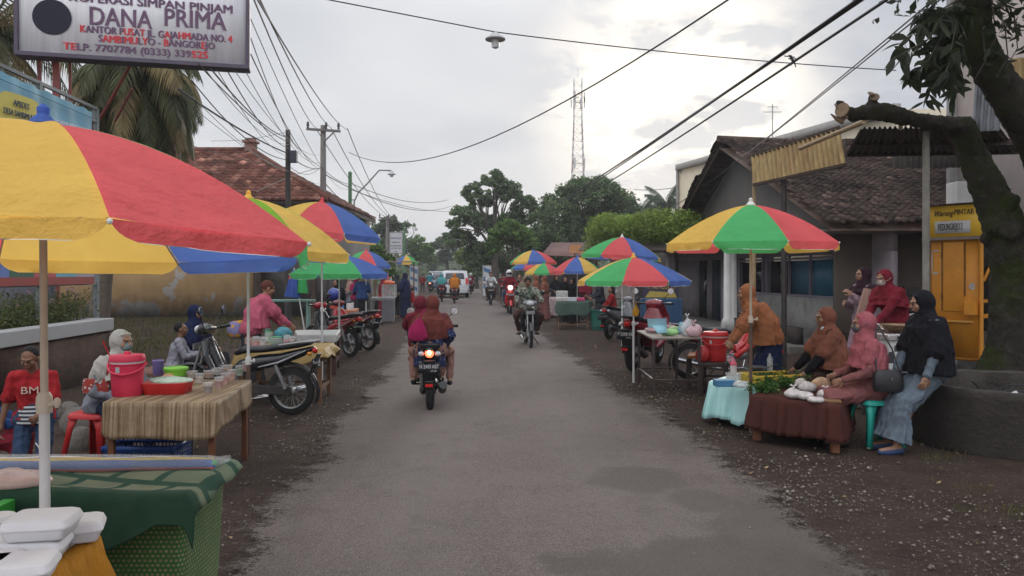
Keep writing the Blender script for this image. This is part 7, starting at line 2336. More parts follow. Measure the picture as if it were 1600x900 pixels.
def tub(label, c, r, h, mat, name='plastic_tub', lid=None, cat='tub', group=None, taper=.85, s=1):
 rt = thing(name, label, cat, c, group=group)
 mb = MB(); mb.lathe([(r * taper, 0), (r * taper + .002, .004), (r, h), (r * 1.06, h), (r * 1.06, h + .008), (r * .97, h + .008), (r * .95, h - .01), (r * taper * .95, .01), (.001, .01)], (0, 0, 0), 28, caps=False); mb.build('bowl', mat, rt)
 if lid:
  mb = MB(); mb.lathe([(r * 1.08, h), (r * 1.09, h + .018), (r * .95, h + .024), (r * .9, h + .018), (.005, h + .020)], (0, 0, 0), 28); mb.build('lid', lid, rt)
 return rt
def cooler(label, c, r, h, mat, yaw=0):
 rt = thing('drink_cooler', label, 'drink cooler', c, yaw)
 mb = MB(); mb.lathe([(r * .84, 0), (r * .9, .012), (r * .93, h * .3), (r, h * .72), (r * 1.04, h * .73), (r * 1.04, h * .75)], (0, 0, 0), 36); mb.build('body', mat, rt)
 mb = MB(); mb.lathe([(r * 1.0, h * .75), (r * 1.0, h * .80)], (0, 0, 0), 36); mb.build('liner', M('cooler_white_liner', (.5, .42, .42), .5, .05), rt)
 mb = MB(); mb.lathe([(r * 1.06, h * .80), (r * 1.07, h * .86), (r * 1.0, h * .93), (r * .5, h * .945), (.01, h * .95)], (0, 0, 0), 36); lid = mb.build('lid', mat, rt)
 mb = MB(); mb.lathe([(r * .22, h * .94), (r * .2, h * 1.0), (r * .16, h * 1.01)], (0, 0, 0), 16); mb.build('cap', mat, rt).parent = lid
 mb = MB(); pts = [(math.cos(a) * r * 1.10, math.sin(a) * r * 1.12, h * .74 - .22 * h * math.sin(a_)) for a, a_ in [(PI + R(180) * t, PI * t) for t in np.linspace(0, 1, 14)]]
 mb.tube(pts, .009, 7); mb.tube([(-r * 1.0, 0, h * .72), (-r * 1.14, -.01, h * .74)], .014, 7); mb.tube([(r * 1.0, 0, h * .72), (r * 1.14, -.01, h * .74)], .014, 7); mb.build('handle', mat, rt)
 mb = MB(); mb.box((-r * .3, -r * .965, h * .62), (.03, .004, .045)); mb.build('sticker', M('sticker_grey', (.35, .33, .33), .6, .1), rt)
 return rt
def bag(label, c, r, mat, seed=1, name='plastic_bag', cat='plastic bag', knot=True, group=None):
 rnd = np.random.default_rng(seed)
 mb = MB(); mb.ell((0, 0, r[2] * .8), r, n=22)
 V = mb.V[0]
 k = rnd.normal(0, 1, (5, 3)) * 3 / max(r)
 dsp = sum(np.sin(V @ k[i] + i) for i in range(5)) / 5
 V *= (1 + .16 * dsp)[:, None]
 V[:, 2] = np.maximum(V[:, 2], .002)
 if knot:
  z = max(V[:, 2])
  mb.tube([(0, 0, z * .92), (.0, 0, z * 1.1), (.01, .01, z * 1.15)], [r[0] * .3, r[0] * .06, r[0] * .10], 8)
  for sg in (-1, 1): mb.tube([(0, 0, z * 1.1), (sg * r[0] * .25, .01, z * 1.3), (sg * r[0] * .4, .0, z * 1.25)], [r[0] * .08, r[0] * .12, r[0] * .03], 6)
 o = mb.build(name, mat, ang=0); o.location = c
 return tag(o, label, cat, group)
def stool(label, c, yaw, mat, h=.44, w_=.30, name='plastic_stool', s=1):
 rt = thing(name, label, 'stool', c, yaw)
 mb = MB(); mb.loft([(0, 0, h - .045), (0, 0, h - .03), (0, 0, h - .008), (0, 0, h)], [w_ * .56, w_ * .56, w_ * .53, w_ * .5], [w_ * .56, w_ * .56, w_ * .53, w_ * .5], 36, p=5, lat=Vector((1, 0, 0))); mb.build('seat', mat, rt)
 for sx in (-1, 1):
  for sy in (-1, 1):
   mb = MB()
   t, b_ = Vector((sx * w_ * .46, sy * w_ * .46, h - .03)), Vector((sx * w_ * .62, sy * w_ * .62, 0))
   a = .05
   V = []
   for p, wd in ((t, .09), (t.lerp(b_, .25), .055), (b_, .045)):
    V += [(p.x, p.y, p.z), (p.x - sx * wd, p.y, p.z), (p.x - sx * wd, p.y - sy * .012, p.z), (p.x - sx * .012, p.y - sy * .012, p.z), (p.x - sx * .012, p.y - sy * wd, p.z), (p.x, p.y - sy * wd, p.z)]
   F = [tuple(range(6)), tuple(reversed(range(12, 18)))]
   for r in (0, 1):
    for j in range(6): F.append((r * 6 + j, (r + 1) * 6 + j, (r + 1) * 6 + (j + 1) % 6, r * 6 + (j + 1) % 6))
   mb.add(V, F); mb.build('leg', mat, rt, smooth=False)
 return rt
film = M('clear_plastic_film', (.62, .62, .64), .25, .12, 12, spec=.6, alpha=.55)
foam = M('white_foam', (.60, .585, .59), .75, .05, 6, bump=.15, bscale=150)
pink_pl = M('hot_pink_plastic', (.52, .028, .065), .45, .06); red_pl = M('red_plastic', (.42, .02, .02), .42, .08); lime_pl = M('lime_plastic', (.22, .55, .05), .4, .06)
blue_pl = M('blue_plastic', (.02, .06, .22), .45, .1); teal_pl = M('teal_plastic', (.02, .30, .24), .42, .08)
cup_pl = M('cup_plastic', (.6, .58, .56), .2, .05, 8, spec=.6, alpha=.38)
def stall_front_left():
 # low table with an orange cloth and foam boxes
 z = .73
 cs = [(-2.9, 1.75), (-1.45, 1.75), (-1.50, 2.80), (-2.9, 2.82)]
 table('low front table under the orange cloth, bottom left corner', cs, z, .04, .02, wood_brown, rails=())
 orange = cloth('orange_cloth', (.52, .22, .02), .8)
 drape('orange-yellow cloth over the front table, hanging in folds at its corner', cs, z, .42, orange, .035, 2.6, .10, seed=4, hemvar=.05)
 c = Vector((-1.96, 2.30, z + .018))
 mb = MB(); mb.grid(lambda u, v: ((u - .5) * .95, (v - .5) * .72 + .10 * (u - .5), .004 * math.sin(u * 13) * math.sin(v * 7)), 12, 8)
 o = mb.build('floral_runner', pattern('floral_cloth', (.36, .31, .27), (.10, .05, .05), 55, .34)); o.location = c; tag(o, 'floral printed runner lying on the orange cloth', 'cloth')
 def box(loc, yaw, label, s=1.0, lid=True):
  rt = thing('takeaway_box', label, 'foam box', loc, yaw, 'white foam takeaway boxes on the front table', s)
  mb = MB(); mb.loft([(0, 0, 0), (0, 0, .004), (0, 0, .034), (0, 0, .036)], [.078, .082, .094, .094], [.062, .066, .077, .077], 48, p=9); mb.build('base', foam, rt, ang=24)
  mb = MB(); mb.loft([(0, 0, .037), (0, 0, .042), (0, 0, .060), (0, 0, .066), (0, 0, .067)], [.098, .098, .090, .078, .070], [.081, .081, .073, .062, .055], 48, p=9); mb.build('lid', foam, rt, ang=24)
  return rt
 zz = z + .014
 S_ = 1.06
 def PB(px, py, zt):
  d = (EYE - zt) * FPX / (py - HOR); return Vector((X(px, d), d, zt))
 box(PB(72, 843, zz + .005), R(12), 'foam box lying under the topmost takeaway box', S_)
 box(PB(66, 836, zz + .075), R(10), 'topmost foam box, stacked beside the parasol pole', S_)
 box(PB(112, 842, zz), R(22), 'foam box tilted behind the topmost takeaway box', S_)
 box(PB(52, 872, zz), R(14), 'foam box in the middle of the front table row', S_)
 box(PB(-2, 868, zz), R(8), 'foam box cut by the left edge, behind the nearest ones', S_)
 box(PB(28, 908, zz), R(16), 'foam box nearest to the floral runner at the bottom edge', S_)
 box(PB(-28, 905, zz), R(10), 'nearest foam box in the bottom left corner', S_)
 c = PB(-2, 838, zz)
 rt = thing('foam_cup', 'round white foam bowl at the left edge behind the boxes', 'bowl', c); mb = MB(); mb.lathe([(.05, 0), (.06, .06), (.064, .062), (.05, .075), (.01, .078)], (0, 0, 0), 24); mb.build('bowl', foam, rt)
 # green plaited basket
 wv = bpy.data.materials.new('green_plait'); wv.use_nodes = True; nt = wv.node_tree; L = nt.links.new; b = nt.nodes['Principled BSDF']; b.inputs['Roughness'].default_value = .6
 tc = N(nt, 'ShaderNodeTexCoord'); sep = N(nt, 'ShaderNodeSeparateXYZ'); L(tc.outputs['Object'], sep.inputs[0])
 cm = N(nt, 'ShaderNodeCombineXYZ'); L(math_n(nt, 'ADD', sep.outputs[0], sep.outputs[1]), cm.inputs[0]); L(sep.outputs[2], cm.inputs[1])
 ch = N(nt, 'ShaderNodeTexBrick', inp={'Scale': 1.0, 'Brick Width': .022, 'Row Height': .020, 'Mortar Size': .0052, 'Mortar Smooth': .2, 'Color1': (.34, .28, .17, 1), 'Color2': (.22, .17, .09, 1), 'Mortar': (.035, .13, .03, 1)})
 ch.offset = .5; L(cm.outputs[0], ch.inputs['Vector'])
 n = N(nt, 'ShaderNodeTexNoise', inp={'Scale': 5.0, 'Detail': 5.0}); L(tc.outputs['Object'], n.inputs['Vector'])
 L(mixc(nt, ramp(nt, n.outputs[0], [(.35, 0), (.7, .6)]), ch.outputs[0], (.03, .10, .025)), b.inputs['Base Color'])
 bp = N(nt, 'ShaderNodeBump', inp={'Strength': .8, 'Distance': .006}); L(ch.outputs['Fac'], bp.inputs['Height']); L(bp.outputs[0], b.inputs['Normal'])
 zt = .74
 rt = thing('plaited_basket', 'large green and tan plaited basket beneath the dark green cloth', 'basket', (-1.95, 3.5, 0))
 mb = MB(); ring_ = []
 def rect(x0, x1, y0, y1, z_, r=.04, n=6):
  out = []
  for (cx, cy, a0) in ((x1 - r, y1 - r, 0), (x0 + r, y1 - r, 90), (x0 + r, y0 + r, 180), (x1 - r, y0 + r, 270)):
   for k in range(n): a = R(a0 + 90 * k / (n - 1)); out.append((cx + math.cos(a) * r, cy + math.sin(a) * r, z_))
  return out
 rows = [rect(-.60, .56, -.16, .24, 0), rect(-.61, .575, -.18, .26, .35), rect(-.62, .59, -.20, .28, zt - .02), rect(-.625, .60, -.21, .29, zt)]
 n_ = len(rows[0]); V = [p for r in rows for p in r]
 mb.add(V, [(r * n_ + j, r * n_ + (j + 1) % n_, (r + 1) * n_ + (j + 1) % n_, (r + 1) * n_ + j) for r in range(3) for j in range(n_)] + [tuple(range(3 * n_, 4 * n_))])
 mb.build('side', wv, rt, smooth=False)
 mb = MB(); rr = rect(-.63, .605, -.215, .295, zt); mb.tube([Vector(p) for p in rr] + [Vector(rr[0])], .012, 6); mb.build('rim', M('green_rim', (.05, .16, .04), .5, .2), rt)
 # bright green wooden crate on the left
 rt = thing('green_crate', 'bright green wooden crate at the left edge behind the foam boxes', 'crate', (-2.55, 3.12, 0))
 mb = MB()
 for k in range(5): mb.box((0, -.25, .12 + k * .145), (1.1, .025, .13))
 mb.build('front_slats', M('bright_green_paint', (.04, .30, .04), .7, .25, 3, dirt=.5), rt, bevel=.004)
 mb = MB(); mb.box((-.5, 0, .38), (.05, .48, .74)); mb.box((.5, 0, .38), (.05, .48, .74)); mb.box((0, .25, .38), (1.05, .025, .74)); mb.box((0, 0, .02), (1.05, .5, .03)); mb.build('frame', M('bright_green_paint'), rt, bevel=.004)
 # dark green cloth over both
 gm = bpy.data.materials.new('green_check_cloth'); gm.use_nodes = True; nt = gm.node_tree; L = nt.links.new; b = nt.nodes['Principled BSDF']; b.inputs['Roughness'].default_value = .92; b.inputs['Specular IOR Level'].default_value = .1
 tc = N(nt, 'ShaderNodeTexCoord'); mp = N(nt, 'ShaderNodeMapping'); mp.inputs['Rotation'].default_value = (0, 0, R(14)); mp.inputs['Location'].default_value = (.07, .12, 0); L(tc.outputs['Object'], mp.inputs[0])
 br = N(nt, 'ShaderNodeTexBrick', inp={'Scale': 1.0, 'Brick Width': .23, 'Row Height': .17, 'Mortar Size': .022, 'Mortar Smooth': .1, 'Color1': (.20, .20, .13, 1), 'Color2': (.065, .13, .085, 1), 'Mortar': (.028, .065, .045, 1)})
 L(mp.outputs[0], br.inputs['Vector'])
 sep = N(nt, 'ShaderNodeSeparateXYZ'); L(tc.outputs['Object'], sep.inputs[0])
 k = ramp(nt, sep.outputs[1], [(.40, 1), (.47, 0)])   # a plain dark border woven along the front edge
 k = ramp(nt, math_n(nt, 'ADD', sep.outputs[1], 1.0), [(.80, 1), (.83, 0)])
 n = N(nt, 'ShaderNodeTexNoise', inp={'Scale': 7.0, 'Detail': 6.0}); L(tc.outputs['Object'], n.inputs['Vector'])
 c_ = mixc(nt, k, br.outputs[0], (.018, .048, .030)); c_ = mixc(nt, ramp(nt, n.outputs[0], [(.35, 0), (.75, .4)]), c_, (.05, .09, .055))
 L(c_, b.inputs['Base Color'])
 n2 = N(nt, 'ShaderNodeTexNoise', inp={'Scale': 160.0}); L(tc.outputs['Object'], n2.inputs['Vector']); bp = N(nt, 'ShaderNodeBump', inp={'Strength': .4, 'Distance': .003}); L(n2.outputs[0], bp.inputs['Height']); L(bp.outputs[0], b.inputs['Normal'])
 def cl(u, v):
  # u across, v from back (1) to front hem (0)
  x = -1.42 + 2.10 * u; edge = .0
  vv = 1 - v
  top = .62
  y = .32 - vv * .72
  zz_ = .028 + .010 * math.sin(u * 11 + v * 5) + .008 * math.sin(v * 17 + u * 4)
  front = -.245
  hem = .04 + .22 * max(0, math.sin(min(1, max(0, (u - .30) / .62)) * PI)) ** .9 + .05 * u
  if y < front:
   over = (front - y) / (.72 - .565) if False else (front - y) / .155
   zz_ -= hem * over * 1.15
   y = front - .018 - .03 * over - .02 * math.sin(u * 16) * over
  if x > .62:
   o_ = (x - .62); zz_ -= o_ * (1.6 - 1.0 * v); x = .625 + o_ * .55
  return (x, y, zz_)
 mb = MB(); mb.grid(cl, 90, 60)
 o = mb.build('green_cloth', gm, ang=0); o.location = (-1.95, 3.5, zt); tag(o, 'dark green checked blanket thrown over the plaited basket', 'blanket')
 for s_, x_, z_, sz in (('T', -.08, -.12, .12), ('OYS', .12, -.155, .09)):
  text(s_, sz, facing((x_, -.322, z_ + .03), 0, R(-12)) @ Matrix.Rotation(R(-14), 4, 'Z'), M('faded_letter_green', (.05, .085, .065), .9, .3, 20), o, bold=.03, ext=.022)
 sd = o.modifiers.new('t', 'SOLIDIFY'); sd.thickness = .006
 fw = M('faded_letter_green', (.06, .10, .075), .9, .3, 20)
 # rolled folded parasol lying on the cloth
 rt = thing('folded_parasol', 'rolled-up parasol in clear plastic lying across the green blanket', 'folded parasol', (-1.95, 3.64, zt + .055), R(1.5))
 Lr = .48
 for i, (mt, a0, a1) in enumerate(((UB, -30, 40), (UR, -95, -30), (UY, 40, 75), (PIPE, 75, 150), (UG, 150, 200), (UB, 200, 265))):
  def fn(u, v):
   x = -.92 + u * 1.50
   a = R(a0 + (a1 - a0) * v) + .35 * (u - .5) - PI / 2 * 0
   r_ = .040 - .012 * u + .003 * math.sin(u * 21 + i)
   # angle measured from facing the camera
   return (x, -math.cos(a) * r_, math.sin(a) * r_)
  mb = MB(); mb.grid(fn, 40, 6); mb.build('panel', mt, rt, ang=0)
 mb = MB(); mb.lathe([(.03, 0), (.05, .03), (.035, .09), (.02, .1)], (-1.0, 0, 0), 14, m=Matrix.Rotation(R(90), 3, 'Y')); mb.build('knob', UB, rt)
 mb = MB(); mb.loft([(-.98, 0, 0), (-.9, 0, 0), (0, 0, -.0), (.56, 0, 0), (.60, 0, .01), (.64, 0, .02)], [.03, .050, .045, .036, .03, .05], [.03, .050, .045, .036, .02, .012], 28, 5, [.1, .06, .05, .06, .1, .2], lat=Vector((0, 1, 0))); mb.build('plastic_sleeve', M('sleeve_film', (.7, .7, .7), .2, .1, 14, spec=.6, alpha=.22), rt)
 bag('pinkish clear plastic bag on the green blanket beside the pole', (-2.12, 3.36, zt + .015), (.17, .10, .045), M('pinkish_film', (.48, .34, .30), .3, .15, 10, alpha=.9), 3, knot=False)
stall_front_left()
def stall_left_two():
 z = .70
 cs = [(X(167, 5.95), 5.95), (X(335, 5.93), 5.93), (X(388, 7.16), 7.16), (X(236, 7.2), 7.2)]
 table('wooden table under the striped brown cloth with the pink cooler', cs, z, .045, .03, M('orange_brown_leg', (.14, .055, .025), .6, .25, 6), rails=())
 st = bpy.data.materials.new('striped_brown_cloth'); st.use_nodes = True; nt = st.node_tree; L = nt.links.new; b = nt.nodes['Principled BSDF']; b.inputs['Roughness'].default_value = .7; b.inputs['Specular IOR Level'].default_value = .25
 tc = N(nt, 'ShaderNodeTexCoord'); n = N(nt, 'ShaderNodeTexNoise', inp={'Scale': 45.0, 'Detail': 3.0}); mp = N(nt, 'ShaderNodeMapping'); mp.inputs['Scale'].default_value = (1, .03, .03); L(tc.outputs['Object'], mp.inputs[0]); L(mp.outputs[0], n.inputs['Vector'])
 L(ramp(nt, n.outputs[0], [(.38, (.115, .07, .038)), (.5, (.20, .135, .075)), (.6, (.29, .21, .13))]), b.inputs['Base Color'])
 n2 = N(nt, 'ShaderNodeTexNoise', inp={'Scale': 6.0, 'Detail': 4.0}); L(tc.outputs['Object'], n2.inputs['Vector']); bp = N(nt, 'ShaderNodeBump', inp={'Strength': .5, 'Distance': .05}); L(n2.outputs[0], bp.inputs['Height']); L(bp.outputs[0], b.inputs['Normal'])
 drape('striped brown cloth hanging low at the front of the wooden table', cs, z, [.27, .21, .2, .2], st, .006, 2, .01, seed=2, hemvar=.006)
 def PT(px, py, zt=z + .006):
  d = (EYE - zt) * FPX / (py - HOR); return Vector((X(px, d), d, zt))
 cooler('hot pink round drink cooler with lid on the striped table', PT(199, 618), .125, .345, pink_pl, R(10))
 # oblong red basket with film-wrapped snacks
 c = PT(262, 614)
 rt = thing('red_basket', 'oblong red plastic basket with wrapped snacks on the striped table', 'basket', c, R(6))
 mb = MB(); mb.loft([(0, 0, 0), (0, 0, .01), (0, 0, .09), (0, 0, .092)], [.16, .165, .185, .185], [.12, .125, .145, .145], 40, p=5); mb.build('body', red_pl, rt)
 mb = MB()
 for k in range(28):
  a = 2 * PI * k / 28; mb.box((math.cos(a) * .182 * 1.0, math.sin(a) * .142, .045), (.004, .004, .07), rz=a)
 mb.build('rib', red_pl, rt)
 bag('greenish film-wrapped snacks heaped in the red basket', c + Vector((.02, 0, .07)), (.17, .12, .035), M('greenish_film', (.36, .44, .34), .3, .3, 9, alpha=.95), 5, knot=False)
 tub('lime green lidded tub behind the red basket', PT(275, 590), .10, .075, lime_pl, lid=lime_pl)
 tub('purple lidded jar behind the pink cooler', PT(247, 586), .05, .12, M('purple_plastic', (.16, .12, .30), .4, .1), lid=M('purple_plastic'))
 bag('small clear bag of orange crackers behind the lime tub', PT(262, 600), (.06, .05, .05), M('orange_film', (.45, .20, .09), .35, .3, 15), 9, knot=False)
 # drinks in plastic cups
 cups = [((325, 614), .075, (.07, .02, .012), 'plastic cup of dark drink nearest the front of the striped table'),
   ((342, 607), .085, (.30, .05, .02), 'plastic cup of red drink just behind the dark one'),
   ((312, 598), .07, (.5, .42, .35), 'flat film-topped cup of pale dessert in the middle of the striped table'),
   ((327, 590), .055, (.38, .17, .07), 'cup of orange dessert behind the pale one'),
   ((352, 600), .085, (.42, .10, .03), 'plastic cup of orange-red drink at the right edge of the striped table'),
   ((362, 594), .085, (.45, .16, .05), 'plastic cup of orange drink second from the back right corner'),
   ((374, 587), .085, (.12, .22, .10), 'plastic cup with green jelly near the back corner'),
   ((385, 580), .09, (.42, .05, .04), 'plastic cup of red drink at the far back corner of the striped table'),
   ((340, 585), .05, (.5, .45, .4), 'lidded cup of pale dessert at the back of the striped table'),
   ((355, 582), .06, (.5, .30, .2), 'small cup of peach dessert beside the green jelly'),
   ((300, 590), .05, (.42, .30, .2), 'low cup of brown dessert next to the lime tub')]
 for i, ((px, py), h, col, lb) in enumerate(cups):
  rt = thing('drink_cup', lb, 'cup', PT(px, py), group='plastic cups on the striped table')
  r = .036 + (.012 if h < .07 else 0)
  mb = MB(); mb.lathe([(r * .8, .002), (r * .97, h * .72), (.004, h * .72)], (0, 0, 0), 18); mb.build('drink', M('drink_%d' % i, col, .3, .25, 20), rt)
  mb = MB(); mb.lathe([(r * .84, 0), (r * 1.05, h), (r * 1.12, h + .004), (r * 1.1, h + .012), (r * .6, h + .014), (.003, h + .014)], (0, 0, 0), 20, caps=False); mb.build('cup', cup_pl, rt)
 # blue crates under the table
 for i, (px, d, z0, lb) in enumerate(((232, 6.5, 0.0, 'lower blue net crate under the striped table'), (245, 6.75, .28, 'upper blue net crate standing in the lower one under the striped table'))):
  c = Vector((X(px, d), d, z0))
  rt = thing('net_crate', lb, 'crate', c, group='blue crates under the striped table')
  W_, D_, H_ = .56, .38, .29
  mb = MB()
  for sx, sy, w_, ax in ((0, -1, W_, 0), (0, 1, W_, 0), (-1, 0, D_, 1), (1, 0, D_, 1)):
   nb_ = int(w_ / .03)
   for k in range(nb_ + 1):
    t = -w_ / 2 + k * w_ / nb_
    p = (t, sy * D_ / 2, H_ / 2) if ax == 0 else (sx * W_ / 2, t, H_ / 2)
    mb.box(p, (.008, .008, H_))
   for zz in np.linspace(.01, H_ - .01, 9):
    mb.box((0, sy * D_ / 2, zz) if ax == 0 else (sx * W_ / 2, 0, zz), (w_, .006, .008) if ax == 0 else (.006, w_, .008))
   mb.box((0, sy * D_ / 2, H_ - .02) if ax == 0 else (sx * W_ / 2, 0, H_ - .02), (w_ + .02, .012, .04) if ax == 0 else (.012, w_ + .02, .04))
  mb.box((0, 0, .006), (W_, D_, .008)); mb.build('grating', blue_pl, rt, smooth=False)
 # red stool with a drink
 st_c = Vector((X(60, 4.72), 4.72, 0))
 stool('low red plastic stool serving as a table in front of the child', st_c, R(8), red_pl, .48, .36)
 rt = thing('drink_cup', 'pink iced drink with a straw on the low red stool', 'cup', st_c + Vector((.03, -.02, .48)))
 mb = MB(); mb.lathe([(.028, 0), (.038, .105), (.03, .107), (.003, .107)], (0, 0, 0), 18); mb.build('drink', M('pink_drink', (.42, .10, .12), .3, .2), rt)
 mb = MB(); mb.tube([(0, 0, .09), (-.015, 0, .16), (-.035, 0, .185)], .0035, 6); mb.build('straw', PIPE, rt)
 rt = thing('paper_plate', 'small white dish on the low red stool', 'dish', st_c + Vector((-.11, -.05, .481))); mb = MB(); mb.lathe([(.03, 0), (.055, .008), (.06, .014), (.056, .012), (.028, .004), (.002, .004)], (0, 0, 0), 22); mb.build('dish', foam, rt)
 stool('red plastic stool under the woman in the white headscarf', Vector((X(152, 7.1), 7.1, 0)), R(-100), red_pl, .44, .34)
 # stones heaped by the bed
 rr = random.Random(5)
 for i, (px, py, s_) in enumerate(((118, 665, .20), (138, 650, .16), (128, 690, .15), (146, 640, .13), (240, 600, .10), (225, 596, .09), (108, 640, .14))):
  p = G(px, py + 12); mb = MB(); mb.ell((0, 0, 0), (s_, s_ * .8, s_ * .75), n=12)
  V = mb.V[0]; V *= 1 + .28 * np.sin(V @ np.array([[9.0], [7], [11]]) * (1 + i * .2) + i) * .6
  o = mb.build('boulder', M('brown_stone', (.13, .115, .10), .95, .3, 6, bump=.7, bscale=18, island=0), ang=30); o.location = p + Vector((0, 0, s_ * .45)); o.rotation_euler = (rr.random(), rr.random(), i)
  tag(o, ['largest boulder behind the low red stool', 'rounded boulder next to the taller red stool', 'boulder in front of the heap by the taller red stool', 'small boulder on top of the heap by the taller red stool', 'stone on the ground behind the pink cooler', 'little stone left of the one behind the pink cooler', 'boulder against the brick bed behind the child'][i], 'boulder', 'stones by the raised flower bed')
stall_left_two()
def stall_left_three():
 """gold-cloth table with jars, white-topped table, further stalls"""
 z = .70
 cs = [(X(352, 9.7), 9.7), (X(500, 9.9), 9.9), (X(505, 11.0), 11.0), (X(372, 10.9), 10.9)]
 cs = [(-3.45, 10.0), (-2.42, 10.1), (-2.5, 11.0), (-3.5, 10.9)]
 table('table with golden cloth and jars behind the black motorcycle', cs, z, .05, .03, wood_brown)
 gold = cloth('gold_cloth', (.40, .27, .10), .9, rough=.55)
 drape('crumpled golden cloth over the table of jars', cs, z, [.13, .12, .2, .32], gold, .03, 3, .05, seed=7, hemvar=.06)
 def PT(px, py, zt=z + .006):
  d = (EYE - zt) * FPX / (py - HOR); return Vector((X(px, d), d, zt))
 for i, (px, py, r, h, col, lb) in enumerate(((400, 541, .06, .13, (.38, .05, .04), 'glass jar of red sweets at the left end of the golden table'), (412, 543, .055, .14, (.4, .3, .28), 'tall clear jar beside the red sweets'),
          (432, 544, .075, .15, (.02, .16, .04), 'dark green syrup jar in the middle of the golden table'), (448, 541, .045, .15, (.5, .12, .14), 'pink syrup bottle right of the dark green jar'),
          (456, 539, .045, .12, (.5, .42, .38), 'pale plastic jar next to the pink bottle'), (466, 541, .05, .07, (.4, .04, .05), 'low jar of red jelly at the right end of the golden table'),
          (420, 536, .055, .16, (.12, .3, .14), 'green-lidded clear jar behind the syrup jars'), (388, 538, .05, .10, (.45, .1, .08), 'short jar with red lid at the far left of the golden table'))):
  rt = thing('sweet_jar', lb, 'jar', PT(px, py), group='jars on the golden table')
  mb = MB(); mb.lathe([(r * .8, .002), (r * .93, .01), (r * .93, h * .6), (.003, h * .6)], (0, 0, 0), 18); mb.build('contents', M('jar_c%d' % i, col, .4, .3, 30), rt)
  mb = MB(); mb.lathe([(r * .85, 0), (r, .01), (r, h * .85), (r * .8, h * .93)], (0, 0, 0), 20); mb.build('glass', M('jar_glass', (.6, .62, .6), .15, .05, alpha=.35, spec=.6), rt)
  mb = MB(); mb.lathe([(r * .85, h * .92), (r * .86, h), (.003, h + .003)], (0, 0, 0), 20); mb.build('lid', M('jar_lid_green', (.08, .3, .12), .5, .1) if i in (2, 6) else (red_pl if i == 7 else cup_pl), rt)
 bag('blue-green patterned bag held over the golden table', PT(445, 534) + Vector((-.05, .1, .02)), (.12, .08, .10), M('blue_green_bag', (.06, .22, .26), .6, .5, 14), 12, knot=False)
 bag('colourful cloth bundle with orange and violet patches at the left of the golden table', PT(372, 530) + Vector((-.05, .15, .0)), (.16, .12, .14), pattern('patch_bag', (.20, .18, .32), (.5, .25, .05), 9, .35), 13, name='cloth_bundle', cat='bundle', knot=False)
 # white-topped table
 z2 = .66
 cs = [(X(452, 13.0) + .15, 13.0), (X(524, 13.0), 13.0), (X(530, 14.1), 14.1), (X(462, 14.0), 14.0)]
 table('dark-legged table with white oilcloth, left of the road', cs, z2, .07, .03, M('dark_red_leg', (.06, .025, .022), .6, .2), rails=(.2,))
 drape('white oilcloth on the dark-legged table, left of the road', cs, z2, .12, M('white_oilcloth', (.48, .475, .45), .45, .08, 3, bump=.3, bscale=5), .004, 2, .0, seed=8, hemvar=.008)
 # yellow-and-black taped post by that table
 # orange-topped table further on
 cs = [(X(520, 19), 19), (X(552, 19), 19), (X(560, 20.2), 20.2), (X(530, 20.2), 20.2)]
 table('orange-painted wooden table beyond the parked motorcycles', cs, .78, .06, .12, M('orange_wood', (.36, .12, .05), .7, .25, 4))
 for i, (px, col, lb) in enumerate(((527, (.42, .06, .04), 'red tray on the orange-painted table'), (537, (.06, .14, .34), 'blue striped box on the orange-painted table'), (545, (.5, .5, .5), 'white box on the orange-painted table'))):
  mb = MB(); mb.box((0, 0, .06), (.3 if i == 0 else .2, .25, .10 if i == 0 else .2)); o = mb.build('stall_box', M('stallbox%d' % i, col, .6, .3, 9), bevel=.01); o.location = Vector((X(px, 19.5), 19.5, .785)); tag(o, lb, 'box')
 # grey stall with glass case
 d = 27; c = GD(597, d)
 cs = [(X(579, 27), 27), (X(616, 27), 27), (X(617, 28), 28), (X(583, 28), 28)]
 table('grey metal stall table with a panelled front, far left', cs, .84, .05, .10, M('grey_stall_metal', (.26, .26, .26), .6, .15, 2), rails=())
 mb = MB(); mb.box((0, 0, .4), (.40, .04, .72)); o = mb.build('grey_board', M('grey_panel', (.15, .15, .16), .6, .2)); o.location = (X(606, 26.95), 26.93, 0); tag(o, 'dark grey panel closing the front of the grey stall table', 'board')
 rt = thing('display_case', 'small glass display case on the grey stall table', 'display case', (X(608, 27.4), 27.4, .845))
 mb = MB()
 for sx in (-1, 1):
  for sy in (-1, 1): mb.bar((sx * .22, sy * .16, 0), (sx * .22, sy * .16, .42), .02, .02)
 for zz in (0.01, .42):
  for sx in (-1, 1): mb.bar((sx * .22, -.16, zz), (sx * .22, .16, zz), .02, .02); mb.bar((-.22, sx * .16, zz), (.22, sx * .16, zz), .02, .02)
 mb.build('frame', M('white_frame', (.5, .5, .48), .5, .05), rt); mb = MB(); mb.box((0, 0, .21), (.42, .31, .38)); mb.build('glass', M('jar_glass'), rt)
 bag('orange and red bags piled on the display case', (X(608, 27.4), 27.4, 1.27), (.2, .15, .09), M('orange_red_bag', (.55, .12, .05), .5, .3, 5), 14, knot=False)
 # blue folded parasol leaning at the wall
 rt = thing('folded_parasol', 'folded blue and green parasol leaning behind the pink-scarfed woman', 'folded parasol', GD(466, 19))
 mb = MB(); mb.loft([(-.1, 0, 1.75), (-.1, 0, 1.6), (-.12, 0, 1.3), (-.14, 0, 1.1)], [.03, .10, .13, .16], [.03, .10, .13, .14], 40, 8, [.1, .15, .25, .3]); mb.build('canopy', UB, rt)
 mb = MB(); mb.loft([(.10, -.02, 1.7), (.1, -.02, 1.5), (.1, -.02, 1.2)], [.03, .09, .12], [.03, .08, .1], 40, 8, [.1, .15, .25]); mb.build('flap', UG, rt)
